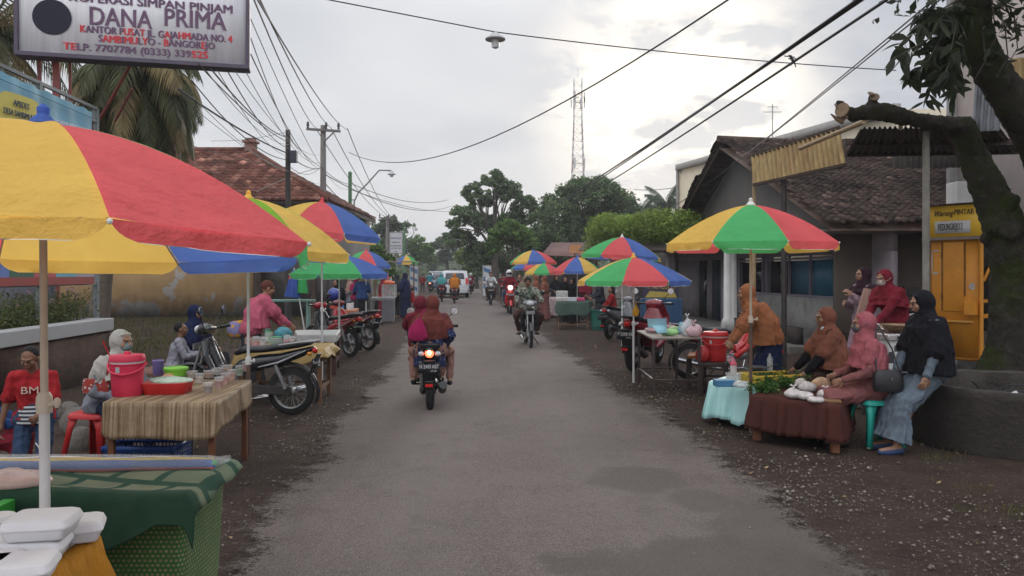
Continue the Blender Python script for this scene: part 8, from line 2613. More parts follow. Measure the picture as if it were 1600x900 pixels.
 mb = MB(); mb.tube([(.2, 0, 0), (-.1, 0, 1.8)], .016, 8); mb.build('pole', pole_white, rt)
 # thin pale bench board and other small things behind
 mb = MB(); mb.box((0, 0, 1.0), (1.3, .3, .05)); mb.box((-.5, 0, .5), (.05, .25, 1.0)); mb.box((.5, 0, .5), (.05, .25, 1.0)); o = mb.build('pale_green_bench', M('pale_green_board', (.20, .33, .27), .7, .15)); o.location = GD(450, 19.5); tag(o, 'pale green high bench in front of the house wall, far left', 'bench')
 # far handcart
 rt = thing('food_cart', 'food cart with flat canopy among the far left crowd', 'cart', GD(618, 33))
 mb = MB(); mb.box((0, 0, .95), (1.3, .7, .5)); mb.build('body', M('cart_red_brown', (.25, .10, .07), .7, .3), rt)
 mb = MB(); mb.box((0, 0, 2.15), (1.9, .9, .05)); mb.build('canopy', M('cart_canopy', (.3, .26, .22), .8, .2), rt)
 for sx in (-1, 1):
  mb = MB(); mb.tube([(sx * .8, -.3, .5), (sx * .8, -.3, 2.15)], .03, 6); mb.build('post', wood_brown, rt)
  mb = MB(); mb.lathe([(.3, -.03), (.33, 0), (.3, .03)], (sx * .5, -.4, .33), 20, m=Matrix.Rotation(R(90), 3, 'X')); mb.build('wheel', rubber, rt)
stall_left_three()
def stalls_right():
 # table with the blue papers
 z = .80
 cs = [(X(1020, 10.7), 10.7), (X(1096, 10.75), 10.75), (2.55, 12.25), (X(996, 12.1), 12.1)]
 steel = M('brown_black_steel', (.045, .03, .028), .5, .25)
 table('slim dark steel table carrying the blue papers and snack bags', cs, z, .035, .025, steel, M('grey_brown_board', (.20, .17, .15), .6, .15), rails=(.22,))
 def PT(px, py, zt=z + .004):
  d = (EYE - zt) * FPX / (py - HOR); return Vector((X(px, d), d, zt))
 pap = M('sky_blue_card', (.24, .45, .52), .8, .06)
 for i, (px, d, w_, h_, yw, lb) in enumerate(((1027, 11.75, .28, .20, 0, 'upright sky blue card at the back of the steel table'), (1033, 11.0, .22, .16, .5, 'tilted sky blue card in the front of the steel table'), (1065, 11.4, .12, .17, -.9, 'narrow blue card behind the green snack bags'))):
  mb = MB(); mb.box((0, 0, h_ / 2), (w_, .006, h_), m=Matrix.Rotation(R(-24 if i != 1 else -52), 4, 'X')); o = mb.build('paper_card', pap, smooth=False); o.location = (X(px, d), d, z + .014 if i == 1 else z + .006); o.rotation_euler = (0, 0, yw); tag(o, lb, 'card')
 gf = M('green_film', (.25, .48, .18), .4, .4, 9, alpha=.95); pf_ = M('pink_film', (.55, .36, .38), .35, .35, 9, alpha=.95)
 for i, (px, py, r, m_, lb, kn) in enumerate(((1046, 524, (.13, .09, .05), gf, 'light green snack bag beside the tilted blue card', False), (1056, 520, (.12, .09, .05), gf, 'light green snack bag behind the front one', False), (1020, 519, (.12, .09, .04), pf_, 'pale pink snack bag at the left of the steel table', False),
          (1084, 526, (.11, .09, .09), pf_, 'knotted pink-white bag at the right end of the steel table', True), (1074, 524, (.09, .08, .12), film, 'clear puffy bag behind the knotted pink-white one', True), (1040, 514, (.14, .07, .04), pf_, 'pale pink bag lying at the back of the steel table', False))):
  bag(lb, PT(px, py), r, m_, 20 + i, knot=kn)
 bag('yellow knotted pouch tied on the white parasol pole', Vector((X(992, 12.07), 12.0, 1.02)), (.05, .04, .08), M('yellow_pouch', (.6, .30, .02), .5, .2), 30)
 # stool with orange top, dark bench with red cooler
 cs = [(X(1074, 11.3), 11.3), (X(1096, 11.3), 11.3), (X(1098, 11.75), 11.75), (X(1078, 11.75), 11.75)]
 table('small stool with orange seat beneath the steel table edge', cs, .50, .04, .04, steel, M('orange_top', (.40, .14, .04), .5, .1), rails=(.12,), name='wooden_stool')
 cs = [(X(1094, 10.9), 10.9), (X(1134, 10.9), 10.9), (X(1136, 11.4), 11.4), (X(1100, 11.4), 11.4)]
 table('dark square stool carrying the red cooler', cs, .44, .045, .06, steel, rails=(.2,), name='wooden_stool')
 cooler('bright red round drink cooler on the dark square stool', Vector((X(1118, 11.1), 11.1, .445)), .165, .44, red_pl, R(-20))
 bag('red plastic bag slumped beside the red cooler', Vector((X(1098, 11.0), 11.0, .445)), (.10, .10, .12), M('red_film', (.42, .03, .03), .4, .15), 31, knot=False)
 # low table with teal satin skirt
 z = .45
 cs = [(X(1112, 8.95), 8.95), (X(1168, 8.55), 8.55), (X(1232, 9.4), 9.4), (X(1160, 9.75), 9.75)]
 table('low table hidden under the pale teal satin skirt', cs, z, .05, .03, wood_brown, rails=())
 teal = M('pale_teal_satin', (.36, .62, .60), .38, .1, 3, spec=.5)
 drape('pale teal satin skirt hanging in gathered folds', cs, z, [.40, .28, .28, .38], teal, .035, 5.5, .07, seed=9, hemvar=.03)
 def PT2(px, py, zt=z + .01):
  d = (EYE - zt) * FPX / (py - HOR); return Vector((X(px, d), d, zt))
 yel = M('yellow_tray_plastic', (.50, .34, .04), .5, .1)
 c = PT2(1205, 597); rt = thing('yellow_tray', 'long yellow tray on the teal-skirted table', 'tray', c, R(15)); mb = MB()
 mb.box((0, 0, .01), (.58, .36, .02));
 for sy in (-1, 1): mb.box((0, sy * .18, .05), (.6, .02, .10))
 for sx in (-1, 1): mb.box((sx * .29, 0, .05), (.02, .34, .099))
 mb.build('tray', yel, rt, bevel=.004)
 mb = MB(); mb.box((-.16, -.192, .05), (.09, .004, .05)); mb.box((.1, -.192, .05), (.05, .004, .04)); mb.build('hand_hole', M('dark_hole', (.03, .025, .02), .9), rt)
 tub('wide white tub beside the squeeze bottle', PT2(1146, 598), .085, .10, cup_pl)
 rt = thing('squeeze_bottle', 'squeeze bottle with pink cap standing in the white tub', 'bottle', PT2(1146, 596) + Vector((0, 0, .06))); mb = MB(); mb.lathe([(.03, 0), (.035, .01), (.035, .12)], (0, 0, 0), 16); mb.build('body', M('milky_plastic', (.55, .5, .48), .4), rt)
 mb = MB(); mb.lathe([(.037, .12), (.037, .15), (.015, .17), (.006, .21)], (0, 0, 0), 16); mb.tube([(0, 0, .19), (-.03, 0, .22), (-.045, 0, .18), (-.04, 0, .14)], .006, 6); mb.build('cap', M('pink_cap', (.6, .12, .18), .45), rt)
 rt = thing('blue_box', 'flat blue box at the left end of the teal-skirted table', 'box', PT2(1131, 604)); mb = MB(); mb.box((0, 0, .04), (.2, .15, .07)); mb.build('box', M('mid_blue', (.05, .17, .30), .6), rt, bevel=.005)
 rt = thing('water_bottle', 'clear water bottle standing behind the yellow tray', 'bottle', PT2(1203, 592) + Vector((0, 0, .09))); mb = MB(); mb.lathe([(.03, 0), (.033, .01), (.033, .14), (.014, .18), (.014, .2)], (0, 0, 0), 16); mb.build('body', M('jar_glass'), rt)
 rt = thing('frying_pan', 'black pan with pale rim on the yellow tray', 'pan', PT2(1180, 592) + Vector((0, 0, .11))); mb = MB(); mb.lathe([(.10, 0), (.14, .03), (.143, .03), (.10, .006), (.002, .006)], (0, 0, 0), 28, caps=False); mb.build('bowl', M('pan_black', (.03, .03, .03), .4), rt); mb = MB(); mb.tube([(.14, 0, .03), (.28, .05, .05)], .010, 7); mb.build('handle', black_pl, rt)
 bag('small white bag between the blue box and the tray', PT2(1160, 606), (.10, .07, .04), film, 33, knot=False)
 # brown skirted table with vegetables
 z = .44
 cs = [(X(1178, 7.95), 7.95), (X(1308, 7.35), 7.35), (X(1322, 8.1), 8.1), (X(1212, 8.75), 8.75)]
 table('low vegetable table hidden under the dark brown pleated skirt', cs, z, .07, .03, M('orange_brown_leg'), rails=())
 drape('dark brown pleated skirt of the low vegetable table', cs, z, [.33, .33, .3, .3], cloth('dark_brown_skirt', (.085, .028, .022), .6), .026, 7.5, .03, seed=11, hemvar=.012)
 def PT3(px, py, zt=z + .01):
  d = (EYE - zt) * FPX / (py - HOR); return Vector((X(px, d), d, zt))
 vg = leafmat('veg', (.05, .12, .022), .5)
 rnd = np.random.default_rng(40)
 vl = ['leafy green bunch at the left front of the brown-skirted table', 'leafy bunch behind the front left one', 'green bunch of spinach in the middle of the vegetable heap', 'tall fern-like bunch near the parasol pole',
    'long-stemmed greens lying to the right', 'greens topmost in the vegetable heap', 'bright green bunch beside the seated woman']
 for i, (px, py) in enumerate(((1195, 612), (1205, 601), (1228, 606), (1192, 600), (1255, 600), (1240, 596), (1278, 597))):
  c = PT3(px, py)
  rt = thing('vegetable_bunch', vl[i], 'vegetables', c, group='bunches of greens on the brown-skirted table')
  m_ = MB(); pts = rnd.normal(0, 1, (420, 3)) * np.array([.075, .065, .035]) + np.array([0, 0, .05]); pts[:, 2] = np.abs(pts[:, 2]); leaves(m_, pts, .045, rnd, droop=0); m_.build('leaves', vg, rt, smooth=False)
  s_ = MB()
  for k in range(12):
   a = rnd.uniform(-.5, .5) + i; s_.tube([(math.cos(a) * .02, math.sin(a) * .02, .01 + .004 * k % .03), (math.cos(a) * .15, math.sin(a) * .15, .012 + .003 * (k % 6))], .003, 5)
  s_.build('stems', M('veg_stem', (.28, .36, .14), .6, .2), rt)
 wf = M('cloudy_film', (.60, .55, .53), .3, .25, 18, alpha=.85, spec=.5); of = M('tan_goods', (.42, .26, .15), .5, .4, 14)
 bl = ['knotted clear bag of white crackers at the left of the row', 'clear bag of white crackers second in the row', 'clear bag leaning in the middle of the row', 'bag of tan bean cakes on top of the others', 'knotted clear bag right of the tan one', 'clear bag nearest the seated pink-scarfed woman', 'small clear bag lying at the front edge', 'puffed clear bag behind the row']
 for i, (px, py, r, m_) in enumerate(((1240, 622, (.09, .07, .05), wf), (1258, 624, (.08, .07, .045), wf), (1262, 612, (.09, .07, .06), wf), (1283, 609, (.10, .07, .07), of), (1290, 622, (.09, .07, .05), wf), (1306, 620, (.07, .06, .06), wf), (1275, 629, (.08, .06, .03), wf), (1250, 607, (.08, .07, .06), wf))):
  bag(bl[i], PT3(px, py), r, m_, 50 + i, knot=i in (0, 4, 5), group='bagged goods on the brown-skirted table')
 rt = thing('chopping_board', 'wooden board at the front edge under the bags', 'board', PT3(1288, 627)); mb = MB(); mb.box((0, 0, .008), (.30, .14, .016), rz=R(-20)); mb.build('board', wood_brown, rt, bevel=.003)
 stool('teal plastic stool under the pink-scarfed woman', Vector((X(1366, 7.75), 7.75, 0)), R(10), teal_pl, .45, .32)
 stool('brown stool under the seated woman in the rust headscarf', Vector((X(1298, 8.85), 8.85, 0)), R(20), M('brown_stool_plastic', (.10, .05, .04), .5), .45, .30)
 # stove with chequered front and wok, on the slab before the old house
 mb = MB(); mb.box((X(1400, 10.4) , 11.1, .075), (2.6, 2.6, .15)); o = mb.build('concrete_step', conc, bevel=.01); tag(o, 'low concrete step under the cooking women', 'step')
 c = GD(1404, 9.3); c.z = .0
 rt = thing('gas_stove', 'white stove cabinet with chequered front panel beside the cooking woman', 'stove', c, R(14))
 mb = MB(); mb.box((0, 0, .72), (.66, .46, .38)); mb.build('cabinet', M('white_enamel', (.5, .49, .47), .35, .05), rt, bevel=.01)
 ckm = bpy.data.materials.new('chequer_print'); ckm.use_nodes = True; nt = ckm.node_tree
 tc = N(nt, 'ShaderNodeTexCoord'); ck = N(nt, 'ShaderNodeTexChecker', inp={'Scale': 7.7, 'Color1': (.5, .48, .46, 1), 'Color2': (.035, .03, .035, 1)}); nt.links.new(tc.outputs['Object'], ck.inputs[0]); nt.links.new(ck.outputs[0], nt.nodes['Principled BSDF'].inputs['Base Color'])
 mb = MB(); mb.box((0, -.235, .70), (.655, .012, .30)); mb.build('chequered_front', ckm, rt)
 mb = MB(); mb.box((0, -.01, .94), (.68, .48, .075)); mb.build('cooktop', M('stove_steel', (.55, .52, .50), .2, .05, metal=.6), rt, bevel=.01)
 for x in (-.2, .18): mb = MB(); mb.lathe([(.025, 0), (.025, .02), (.005, .022)], (x, -.255, .94), 14, m=Matrix.Rotation(R(90), 3, 'X')); mb.build('knob', black_pl, rt)
 mb = MB()
 for a, b_ in (((-.28, -.18), (-.32, -.2)), ((.28, -.18), (.32, -.2)), ((-.28, .18), (-.32, .2)), ((.28, .18), (.32, .2))): mb.bar((a[0], a[1], .53), (b_[0], b_[1], 0), .04, .04)
 mb.build('leg', steel_dark, rt)
 rt = thing('wok', 'steel wok on the white stove', 'wok', c + Vector((-.03, 0, .985))); mb = MB()
 mb.lathe([(.06, .0), (.15, .03), (.21, .085), (.215, .087), (.15, .038), (.06, .008), (.002, .008)], (0, 0, 0), 30, caps=False); mb.build('bowl', M('wok_steel', (.30, .2, .12), .3, .3, 6, metal=.7), rt)
 mb = MB();
 for s_ in (-1, 1): mb.tube([(s_ * .21, -.04, .085), (s_ * .25, 0, .095), (s_ * .21, .04, .085)], .007, 6)
 mb.build('handle', chrome, rt)
 bag('grey crumpled sack by the grey pole behind the stove', Vector((X(1430, 11.2), 11.2, .93)), (.2, .14, .10), M('grey_sack', (.40, .38, .36), .8, .3, 8, bump=.6, bscale=20), 71, knot=False, name='sack', cat='sack')
 mb = MB(); mb.box((0, 0, .46), (.6, .4, .92)); o = mb.build('wooden_box_table', wood_dark, bevel=.01); o.location = (X(1430, 11.2), 11.2, 0); tag(o, 'dark box stand holding the grey sack behind the stove', 'stand')
 # table with green cloth further off
 cs = [(X(871, 23.5), 23.5), (X(919, 23.5), 23.5), (X(924, 24.7), 24.7), (X(876, 24.7), 24.7)]
 table('rusty-legged table under the dull green cloth, right side', cs, .82, .035, .03, M('rusty_leg', (.17, .10, .06), .8, .3), rails=(.15,))
 drape('dull green cloth over the rusty-legged table, right side', cs, .82, [.40, .15, .1, .2], cloth('dull_green_cloth', (.085, .13, .105), .5), .02, 2, .04, seed=13)
 for i, (px, dd, sz, col, lb) in enumerate(((878, 24.4, (.35, .3, .30), (.40, .40, .38), 'grey display box at the back of the green-clothed table'), (880, 23.8, (.45, .3, .12), (.45, .40, .36), 'pale tray in front of the grey display box'), (903, 24.0, (.4, .3, .1), (.42, .05, .12), 'magenta tray on the green-clothed table'), (893, 23.7, (.3, .2, .12), (.46, .46, .48), 'white tray in the middle of the green-clothed table'))):
  mb = MB(); mb.box((0, 0, sz[2] / 2), sz); o = mb.build('goods_tray', M('tray%d' % i, col, .6, .25, 8), bevel=.015); o.location = (X(px, dd), dd, .83); tag(o, lb, 'tray')
 mb_c = M('dark_green_bin', (.02, .11, .085), .55, .15)
 for px, dd, lb in ((938, 23.5, 'dark green bin beside the green chair, right side'),):
  rt = thing('waste_bin', lb, 'bin', GD(px, dd)); mb = MB(); mb.lathe([(.24, 0), (.30, .55), (.33, .56), (.33, .60), (.29, .60), (.27, .1), (.01, .1)], (0, 0, 0), 24, caps=False); mb.build('bin', mb_c, rt)
 # blue shop stand behind the big scooter
 c = GD(1033, 21.0); rt = thing('shop_stand', 'blue shop stand with yellow lettered board behind the big red scooter', 'stand', c)
 mb = MB(); mb.box((0, 0, .5), (1.05, .4, 1.0)); mb.build('counter', M('stand_blue', (.03, .08, .16), .6, .2), rt, bevel=.01)
 mb = MB(); mb.box((0, .05, 1.22), (.95, .04, .42)); mb.build('board', M('stand_board_dark', (.05, .045, .07), .6, .1), rt)
 yl = M('stand_yellow', (.45, .33, .08), .7, .15)
 text('P. KHUSUS', .2, facing((0, .02, 1.31), 0), yl, rt, width=.7)
 mb = MB(); mb.add([(-.42, .022, 1.03), (.42, .022, 1.03), (.36, .022, 1.16), (-.30, .022, 1.20)], [(0, 1, 2, 3)]); mb.build('yellow_print', yl, rt, smooth=False)
 mb = MB(); mb.tube([(-.42, .08, 0), (-.42, .08, 1.45)], .02, 6); mb.tube([(.42, .08, 0), (.42, .08, 1.45)], .02, 6); mb.build('post', steel_grey, rt)
 # goods around the far right stalls
 for i, (px, dd, sz, col, lb) in enumerate(((862, 30, (1.1, .6, .75), (.36, .27, .27), 'pinkish cloth-covered stall in the far right cluster'), (845, 34, (.9, .6, .8), (.26, .2, .16), 'brown covered stall at the left of the far right cluster'))):
  c = GD(px, dd); cs = [(c.x - sz[0] / 2, dd), (c.x + sz[0] / 2, dd), (c.x + sz[0] / 2, dd + sz[1]), (c.x - sz[0] / 2, dd + sz[1])]
  drape(lb, cs, sz[2], sz[2] - .06, pattern('stallcloth%d' % i, col, tuple(x * 1.5 for x in col), 9, .3), .02, 3, .03, seed=20 + i, name='covered_stall', cat='stall')
stalls_right()
# ================================================================ traffic and parked motorcycles
RY = math.atan(.0685)
b_main = scooter('black scooter ridden away by two women in headscarves, tail lamp lit', Vector((X(672, 9.63) - .042, 10.24, 0)), RY, P_black, lit=True, txt='N 2443 ABT', s=.97, q=.009)
navy_dots = pattern('navy_floral_dress', (.022, .028, .075), (.34, .36, .45), 42, .16)
p_, j_ = ride('rider in maroon headscarf steering the black scooter', b_main, dict(hijab=C_maroon, hlen=.40, top=C_maroon, trousers=C_rose, hwid=.22, shoes=SH_K), z=.70, q=0, s=.93, side=-13, dx=-.03)
p_, j_ = ride('pillion woman in brown headscarf and navy floral dress on the black scooter', b_main, dict(hijab=C_brown, hlen=.28, hwid=.25, hdep=.19, top=navy_dots, hem=.22, trousers=C_rose, fat=1.28, loose=.014, sw=.165, shoes=SH_K), pillion=True, z=.70, q=0, s=.93,
     hands=((-.22, .16, .9), (.22, .12, .86)), knee_out=.45, ankles=((-.24, .22, .40), (.26, .24, .38)), dy=.05, side=3)
# magenta shoulder bag
c = Vector((X(653, 9.58), 9.56, 0))
rt = thing('shoulder_bag', 'magenta shoulder bag hanging at the left side of the pillion woman', 'bag', c)
mb = MB(); mb.loft([(0, 0, .86), (0, 0, .90), (0, .0, 1.0), (.02, 0, 1.12)], [.085, .12, .10, .03], [.04, .06, .05, .02], 30, 4, [.05] * 4, p=2.5); mb.build('pouch', C_magenta, rt)
mb = MB(); mb.tube([(.02, -.0, 1.10), (.05, -.01, 1.18), (.09, .02, 1.24)], .009, 6); mb.build('strap', C_magenta, rt)
YB = PI + RY
b_ = cub('grey-black motorcycle ridden towards the camera by the man in camouflage', Vector((X(829, 17.5) - .04, 18.15, 0)), YB, P_grey, P_black, s=1.0, q=.012)
ride('man in camouflage shirt with dark cap riding towards the camera', b_, dict(top=camo('camo_shirt'), trousers=C_dbrown, cap=HAIR, skin=SKIN_D, sw=.2, loose=.03, shoes=SH_K), 'cub', z=.74, q=1, knee_out=.6)
b_ = scooter('red scooter with lit headlamp ridden towards the camera', Vector((X(796, 32), 32.6, 0)), YB, P_brightred, headlit=True, q=.016, s=1.12)
ride('rider in white helmet and dark red jacket on the red scooter', b_, dict(top=C_wine, trousers=C_jeans, helmet=P_white, shoes=SH_K, loose=.03), z=.74, q=2)
b_ = scooter('black and white scooter, farthest of the three coming towards the camera', Vector((X(766, 41), 41.6, 0)), YB, P_black, q=.018, s=1.1)
ride('man in white shirt riding the farthest of the oncoming scooters', b_, dict(top=C_wshirt, trousers=C_dbrown, cap=C_dbrown, loose=.03), z=.74, q=2)
van = mpv('white van driving away with a dusty rear window', Vector((X(708, 52) - .1, 55.0, 0)), RY, paint('van_white', (.5, .5, .51)))
van.scale = (1.12, 1.12, 1.12)
c2 = mpv('dark blue car following far behind the white van, coming closer', Vector((X(684, 75), 77, 0)), PI + RY, paint('dark_blue', (.03, .05, .09)))
c3 = mpv('pale grey car, the farthest one on the road', Vector((X(680, 92), 94, 0)), PI + RY, paint('car_grey', (.22, .24, .26))); c3.scale = (1.15, 1.15, 1.15)
for px, dd, bm, o1, lb, lb2, o2, lb3 in ((689, 46, P_red, dict(hijab=C_maroon, top=C_wine, trousers=C_dgrey), 'red scooter left behind the white van', 'woman in magenta headscarf riding left behind the white van', dict(hijab=cloth('scarf_turquoise', (.10, .36, .36)), top=C_wine, trousers=C_dgrey), 'passenger in turquoise headscarf behind the white van'),
         (709, 43, P_maroon, dict(hijab=C_orange, hlen=.5, top=C_orange, trousers=C_dbrown), 'dark red scooter right behind the white van', 'woman in long orange headscarf riding behind the white van', None, None)):
 b_ = scooter(lb, Vector((X(px, dd), dd + .6, 0)), RY, bm, q=.02, s=1.05)
 ride(lb2, b_, o1, z=.74, q=2, pillion=False)
 if o2: ride(lb3, b_, o2, z=.74, q=2, pillion=True, dy=.0)
b_ = scooter('black scooter in front of the dark blue car', Vector((X(671, 68), 68.6, 0)), RY, P_black, lit=True, q=.024, s=1.1)
ride('rider in turquoise shirt in front of the dark blue car', b_, dict(top=C_teal, trousers=C_dgrey, hair=HAIR), z=.74, q=2)
b_ = scooter('dark scooter right of the white van carrying a rider in maroon', Vector((X(735, 62), 62.6, 0)), RY, P_black, q=.024, s=1.05)
ride('rider in maroon jacket right of the white van', b_, dict(top=C_wine, trousers=C_dbrown, helmet=P_white), z=.74, q=2)
b_ = scooter('dark scooter at the road edge right of the rider in maroon', Vector((X(727, 60), 60.6, 0)), RY, P_grey, q=.024, s=1.0)
ride('rider in khaki close beside the white van', b_, dict(top=C_khaki, trousers=C_dbrown, cap=C_wine), z=.74, q=2)
cub('black motorcycle with long seat parked side-on behind the striped table', Vector((X(455, 9.35) - .61, 9.42, 0)), R(84), P_black, q=.008, txt='P 5127 QK')
# handlebar of the black motorcycle carries a pale cover; white leg shield strip is part of the paint
k1 = cub('red-tailed motorcycle with a blue helmet on its mirror, nearer one parked left', Vector((X(548, 15.8) - .46, 15.8 + .40, 0)), R(48), P_red, P_black, q=.012, txt='P 3390 ZC', cast=True)
k2 = cub('red-tailed motorcycle, farther of the two parked on the left verge', Vector((X(576, 17.1) - .47, 17.1 + .38, 0)), R(50), P_maroon, P_red, q=.012, txt='P 6061 VN', cast=True)
m_ = Matrix.Rotation(R(48), 3, 'Z')
hp = k1.location + m_ @ Vector((.30, .36, 1.23))
rt = thing('helmet', 'blue and white helmet hung on the mirror of the red-tailed motorcycle', 'helmet', hp, R(120))
mb = MB(); mb.ell((0, 0, 0), (.125, .14, .13), n=24); mb.build('shell', paint('helmet_blue', (.03, .05, .28)), rt)
mb = MB(); mb.ell((0, .03, -.01), (.11, .125, .07), n=18); mb.build('visor', M('smoked_visor'), rt)
scooter('big maroon touring scooter parked beyond the blue papers table', Vector((X(985, 13.5) + .36, 14.1, 0)), R(-28), P_maroon, q=.010, maxi=True, s=1.12, txt='P 2208 XE')
cub('red motorcycle parked side-on behind the red cooler', Vector((X(1078, 12.5) + .6, 12.55, 0)), R(-84), P_brightred, q=.011, cast=True)
scooter('dark scooter parked under the awning left of the blue shop stand', Vector((X(978, 19.5), 20.5, 0)), R(-35), P_grey, q=.018)
# ================================================================ people on foot
# right side, near
person('woman in long tan headscarf and navy dress bending over the teal-skirted table', GD(1196, 9.95), R(80), dict(hijab=C_tan, hlen=.50, hwid=.27, hdep=.20, top=C_tan, skirt=C_navy, sleeve=1.0, fat=1.12, shoes=SH_K), 0,
    lean=36, pelvis=(0, -.08, .87), hands=((-.2, .55, .62), (.22, .5, .66)), head=(8, 8), hk=('grip', 'grip'), ankles=((-.1, -.06, .07), (.12, .04, .07)))
person('seated woman in rust headscarf and dark jacket with mask under her chin', GD(1300, 8.85), R(90), dict(hijab=C_rust, hlen=.40, hwid=.20, hdep=.15, top=C_black, skirt=C_dbrown, chinmask=MASK_B, loose=.035, shoes=SH_K), 0,
    lean=6, pelvis=(0, 0, .545), ankles=((-.12, .42, .07), (.14, .40, .07)), hands=((-.14, .34, .58), (.13, .36, .60)), head=(6, 0))
person('seated woman in dusty pink headscarf and mauve dress on the teal stool', GD(1364, 7.75), R(80), dict(hijab=C_pink, hlen=.27, hwid=.23, hdep=.17, top=C_mauve, skirt=C_mauve, mask=MASK_K, fat=1.1, shoes=SH_K), 0,
    lean=8, pelvis=(0, 0, .545), ankles=((-.10, .30, .07), (.16, .44, .07)), hands=((-.13, .30, .64), (.12, .32, .66)), head=(4, 0))
# black handbag on her hip
hb_ = Vector((X(1364, 7.75), 7.75, 0)) + Vector((.02, -.27, 0))
rt = thing('handbag', 'black handbag resting on the hip of the pink-scarfed woman', 'handbag', hb_, R(2))
mb = MB(); mb.loft([(0, 0, .56), (0, 0, .60), (0, 0, .72), (0, 0, .76)], [.13, .145, .135, .11], [.05, .06, .05, .025], 36, p=3.5); mb.build('pouch', M('black_leather', (.02, .018, .02), .4, .2), rt)
mb = MB(); mb.lathe([(.012, 0), (.012, .01)], (0, -.058, .68), 12, m=Matrix.Rotation(R(90), 3, 'X')); mb.build('clasp', chrome, rt)
mb = MB(); mb.tube([(-.11, 0, .74), (-.10, .06, .95), (-.04, .14, 1.14)], .008, 6); mb.tube([(.11, 0, .74), (.08, .08, .95), (0, .16, 1.14)], .008, 6); mb.build('strap', M('black_leather'), rt)
person('woman in long black headscarf and pale denim dress leaning on the concrete ring', Vector((3.98, 7.54, 0)), R(96), dict(hijab=C_black, hlen=.50, hwid=.25, hdep=.19, top=C_denim, skirt=C_denim, sleeve=1.0, flare=1.0, fat=1.1, loose=.024, shoes=SH_B), 0,
    lean=6, pelvis=(0, 0, .76), ankles=((-.12, .42, .07), (.13, .36, .07)), hands=((-.22, .20, .66), (.16, .26, .72)), head=(12, 16))
person('woman in maroon cardigan and pale cap bending towards the stove', Vector((X(1402, 10.5), 10.5, .15)), R(112), dict(hijab=C_wine, hlen=.22, hwid=.18, top=C_wine, trousers=C_dgrey, mask=M('mask_cream', (.45, .38, .34), .85, .1), loose=.03), 0,
    lean=24, hands=((-.10, .48, .88), (.12, .46, .90)), head=(12, 0), hk=('grip', 'grip'))
person('woman in lilac blouse with peach shawl standing behind the cooking woman', Vector((X(1352, 11.3), 11.3, .15)), R(108), dict(hijab=cloth('scarf_dark_purple', (.045, .02, .03)), hlen=.14, hwid=.15, top=C_lilac, skirt=C_lilac, loose=.024), 1,
    lean=3, hands=((-.02, .24, 1.22), (.10, .26, 1.10)), head=(0, 10))
sc = Vector((X(1349, 11.1), 11.05, .15)); rt = thing('peach_shawl', 'peach shawl draped down the front of the lilac blouse', 'shawl', sc)
mb = MB(); mb.loft([(.04, 0, 1.30), (.0, -.03, 1.1), (-.05, -.05, .9), (-.06, -.04, .72)], [.06, .09, .10, .09], [.04, .05, .06, .05], 40, 6, [.05, .15, .2, .25]); mb.build('cloth', C_peach, rt)
# left side, near
striped = bpy.data.materials.new('navy_white_stripes'); striped.use_nodes = True; nt = striped.node_tree
tc = N(nt, 'ShaderNodeTexCoord'); sp_ = N(nt, 'ShaderNodeSeparateXYZ'); nt.links.new(tc.outputs['Object'], sp_.inputs[0]); fr_ = math_n(nt, 'FRACT', math_n(nt, 'MULTIPLY', sp_.outputs[2], 26.0))
nt.links.new(ramp(nt, fr_, [(.0, (.02, .022, .04)), (.52, (.02, .022, .04)), (.56, (.42, .42, .42)), (.96, (.42, .42, .42))]), nt.nodes['Principled BSDF'].inputs['Base Color']); nt.nodes['Principled BSDF'].inputs['Roughness'].default_value = .9
gloc = GD(54, 5.75)
gp, gj = person('child in red t-shirt and denim shorts standing behind the low red stool', gloc, R(196), dict(top=C_red, sleeve=.5, hem=0, trousers=C_jeans, tlen=.3, hair=HAIR, skin=SKIN_D, loose=.012), 0,
    s=.72, lean=7, hands=((-.10, .26, .93), (.28, .06, .80)), head=(24, 8), hk=('grip', 'relax'))
mb = MB(); mb.loft([(0, 0, 1.02), (0, .0, .93), (0, 0, .82)], [.135, .155, .170], [.115, .135, .145], 40, 6, [0, .01, .03]); o = finish(remesh(mb, .01, 2), 'shirt_hem', striped, gp, ang=0)
text('BM', .10, Matrix.Translation((0, .155, 1.16)) @ Matrix.Rotation(PI, 4, 'Z') @ Matrix.Rotation(R(90), 4, 'X'), M('shirt_print', (.5, .36, .30), .8), gp, name='shirt_print', width=.15, ext=.004)
person('person in blue jacket sitting at the left edge behind the child', GD(-52, 5.9), R(-70), dict(top=C_blue, trousers=C_wine, hair=HAIR, loose=.03), 0,
    s=.9, pelvis=(0, 0, .50), lean=12, ankles=((-.1, .36, .07), (.12, .36, .07)), hands=((-.1, .35, .6), (.1, .36, .6)))
person('woman in white headscarf, grey mask and grey blouse sitting behind the pink cooler', GD(163, 7.1), R(-108), dict(hijab=C_white, hlen=.20, hwid=.19, hdep=.14, top=C_grey, trousers=cloth('trousers_navy', (.025, .035, .07)), mask=MASK_G, loose=.026, shoes=SH_K), 0,
    s=.94, lean=24, pelvis=(0, 0, .53), ankles=((-.12, .40, .07), (.12, .38, .07)), hands=((-.14, .46, .74), (.12, .32, .62)), head=(2, 4))
rt = thing('sling_bag', 'red, white and black patterned sling bag on the hip of the masked woman', 'bag', GD(150, 6.85), R(10))
mb = MB(); mb.loft([(0, 0, .64), (0, 0, .68), (0, 0, .76)], [.10, .11, .10], [.03, .035, .03], 24, p=3); mb.build('pouch', pattern('sling_print', (.32, .05, .04), (.5, .48, .44), 30, .3), rt); mb = MB(); mb.tube([(.08, 0, .75), (.12, -.02, .95), (.05, .02, 1.08)], .008, 6); mb.build('strap', C_red, rt)
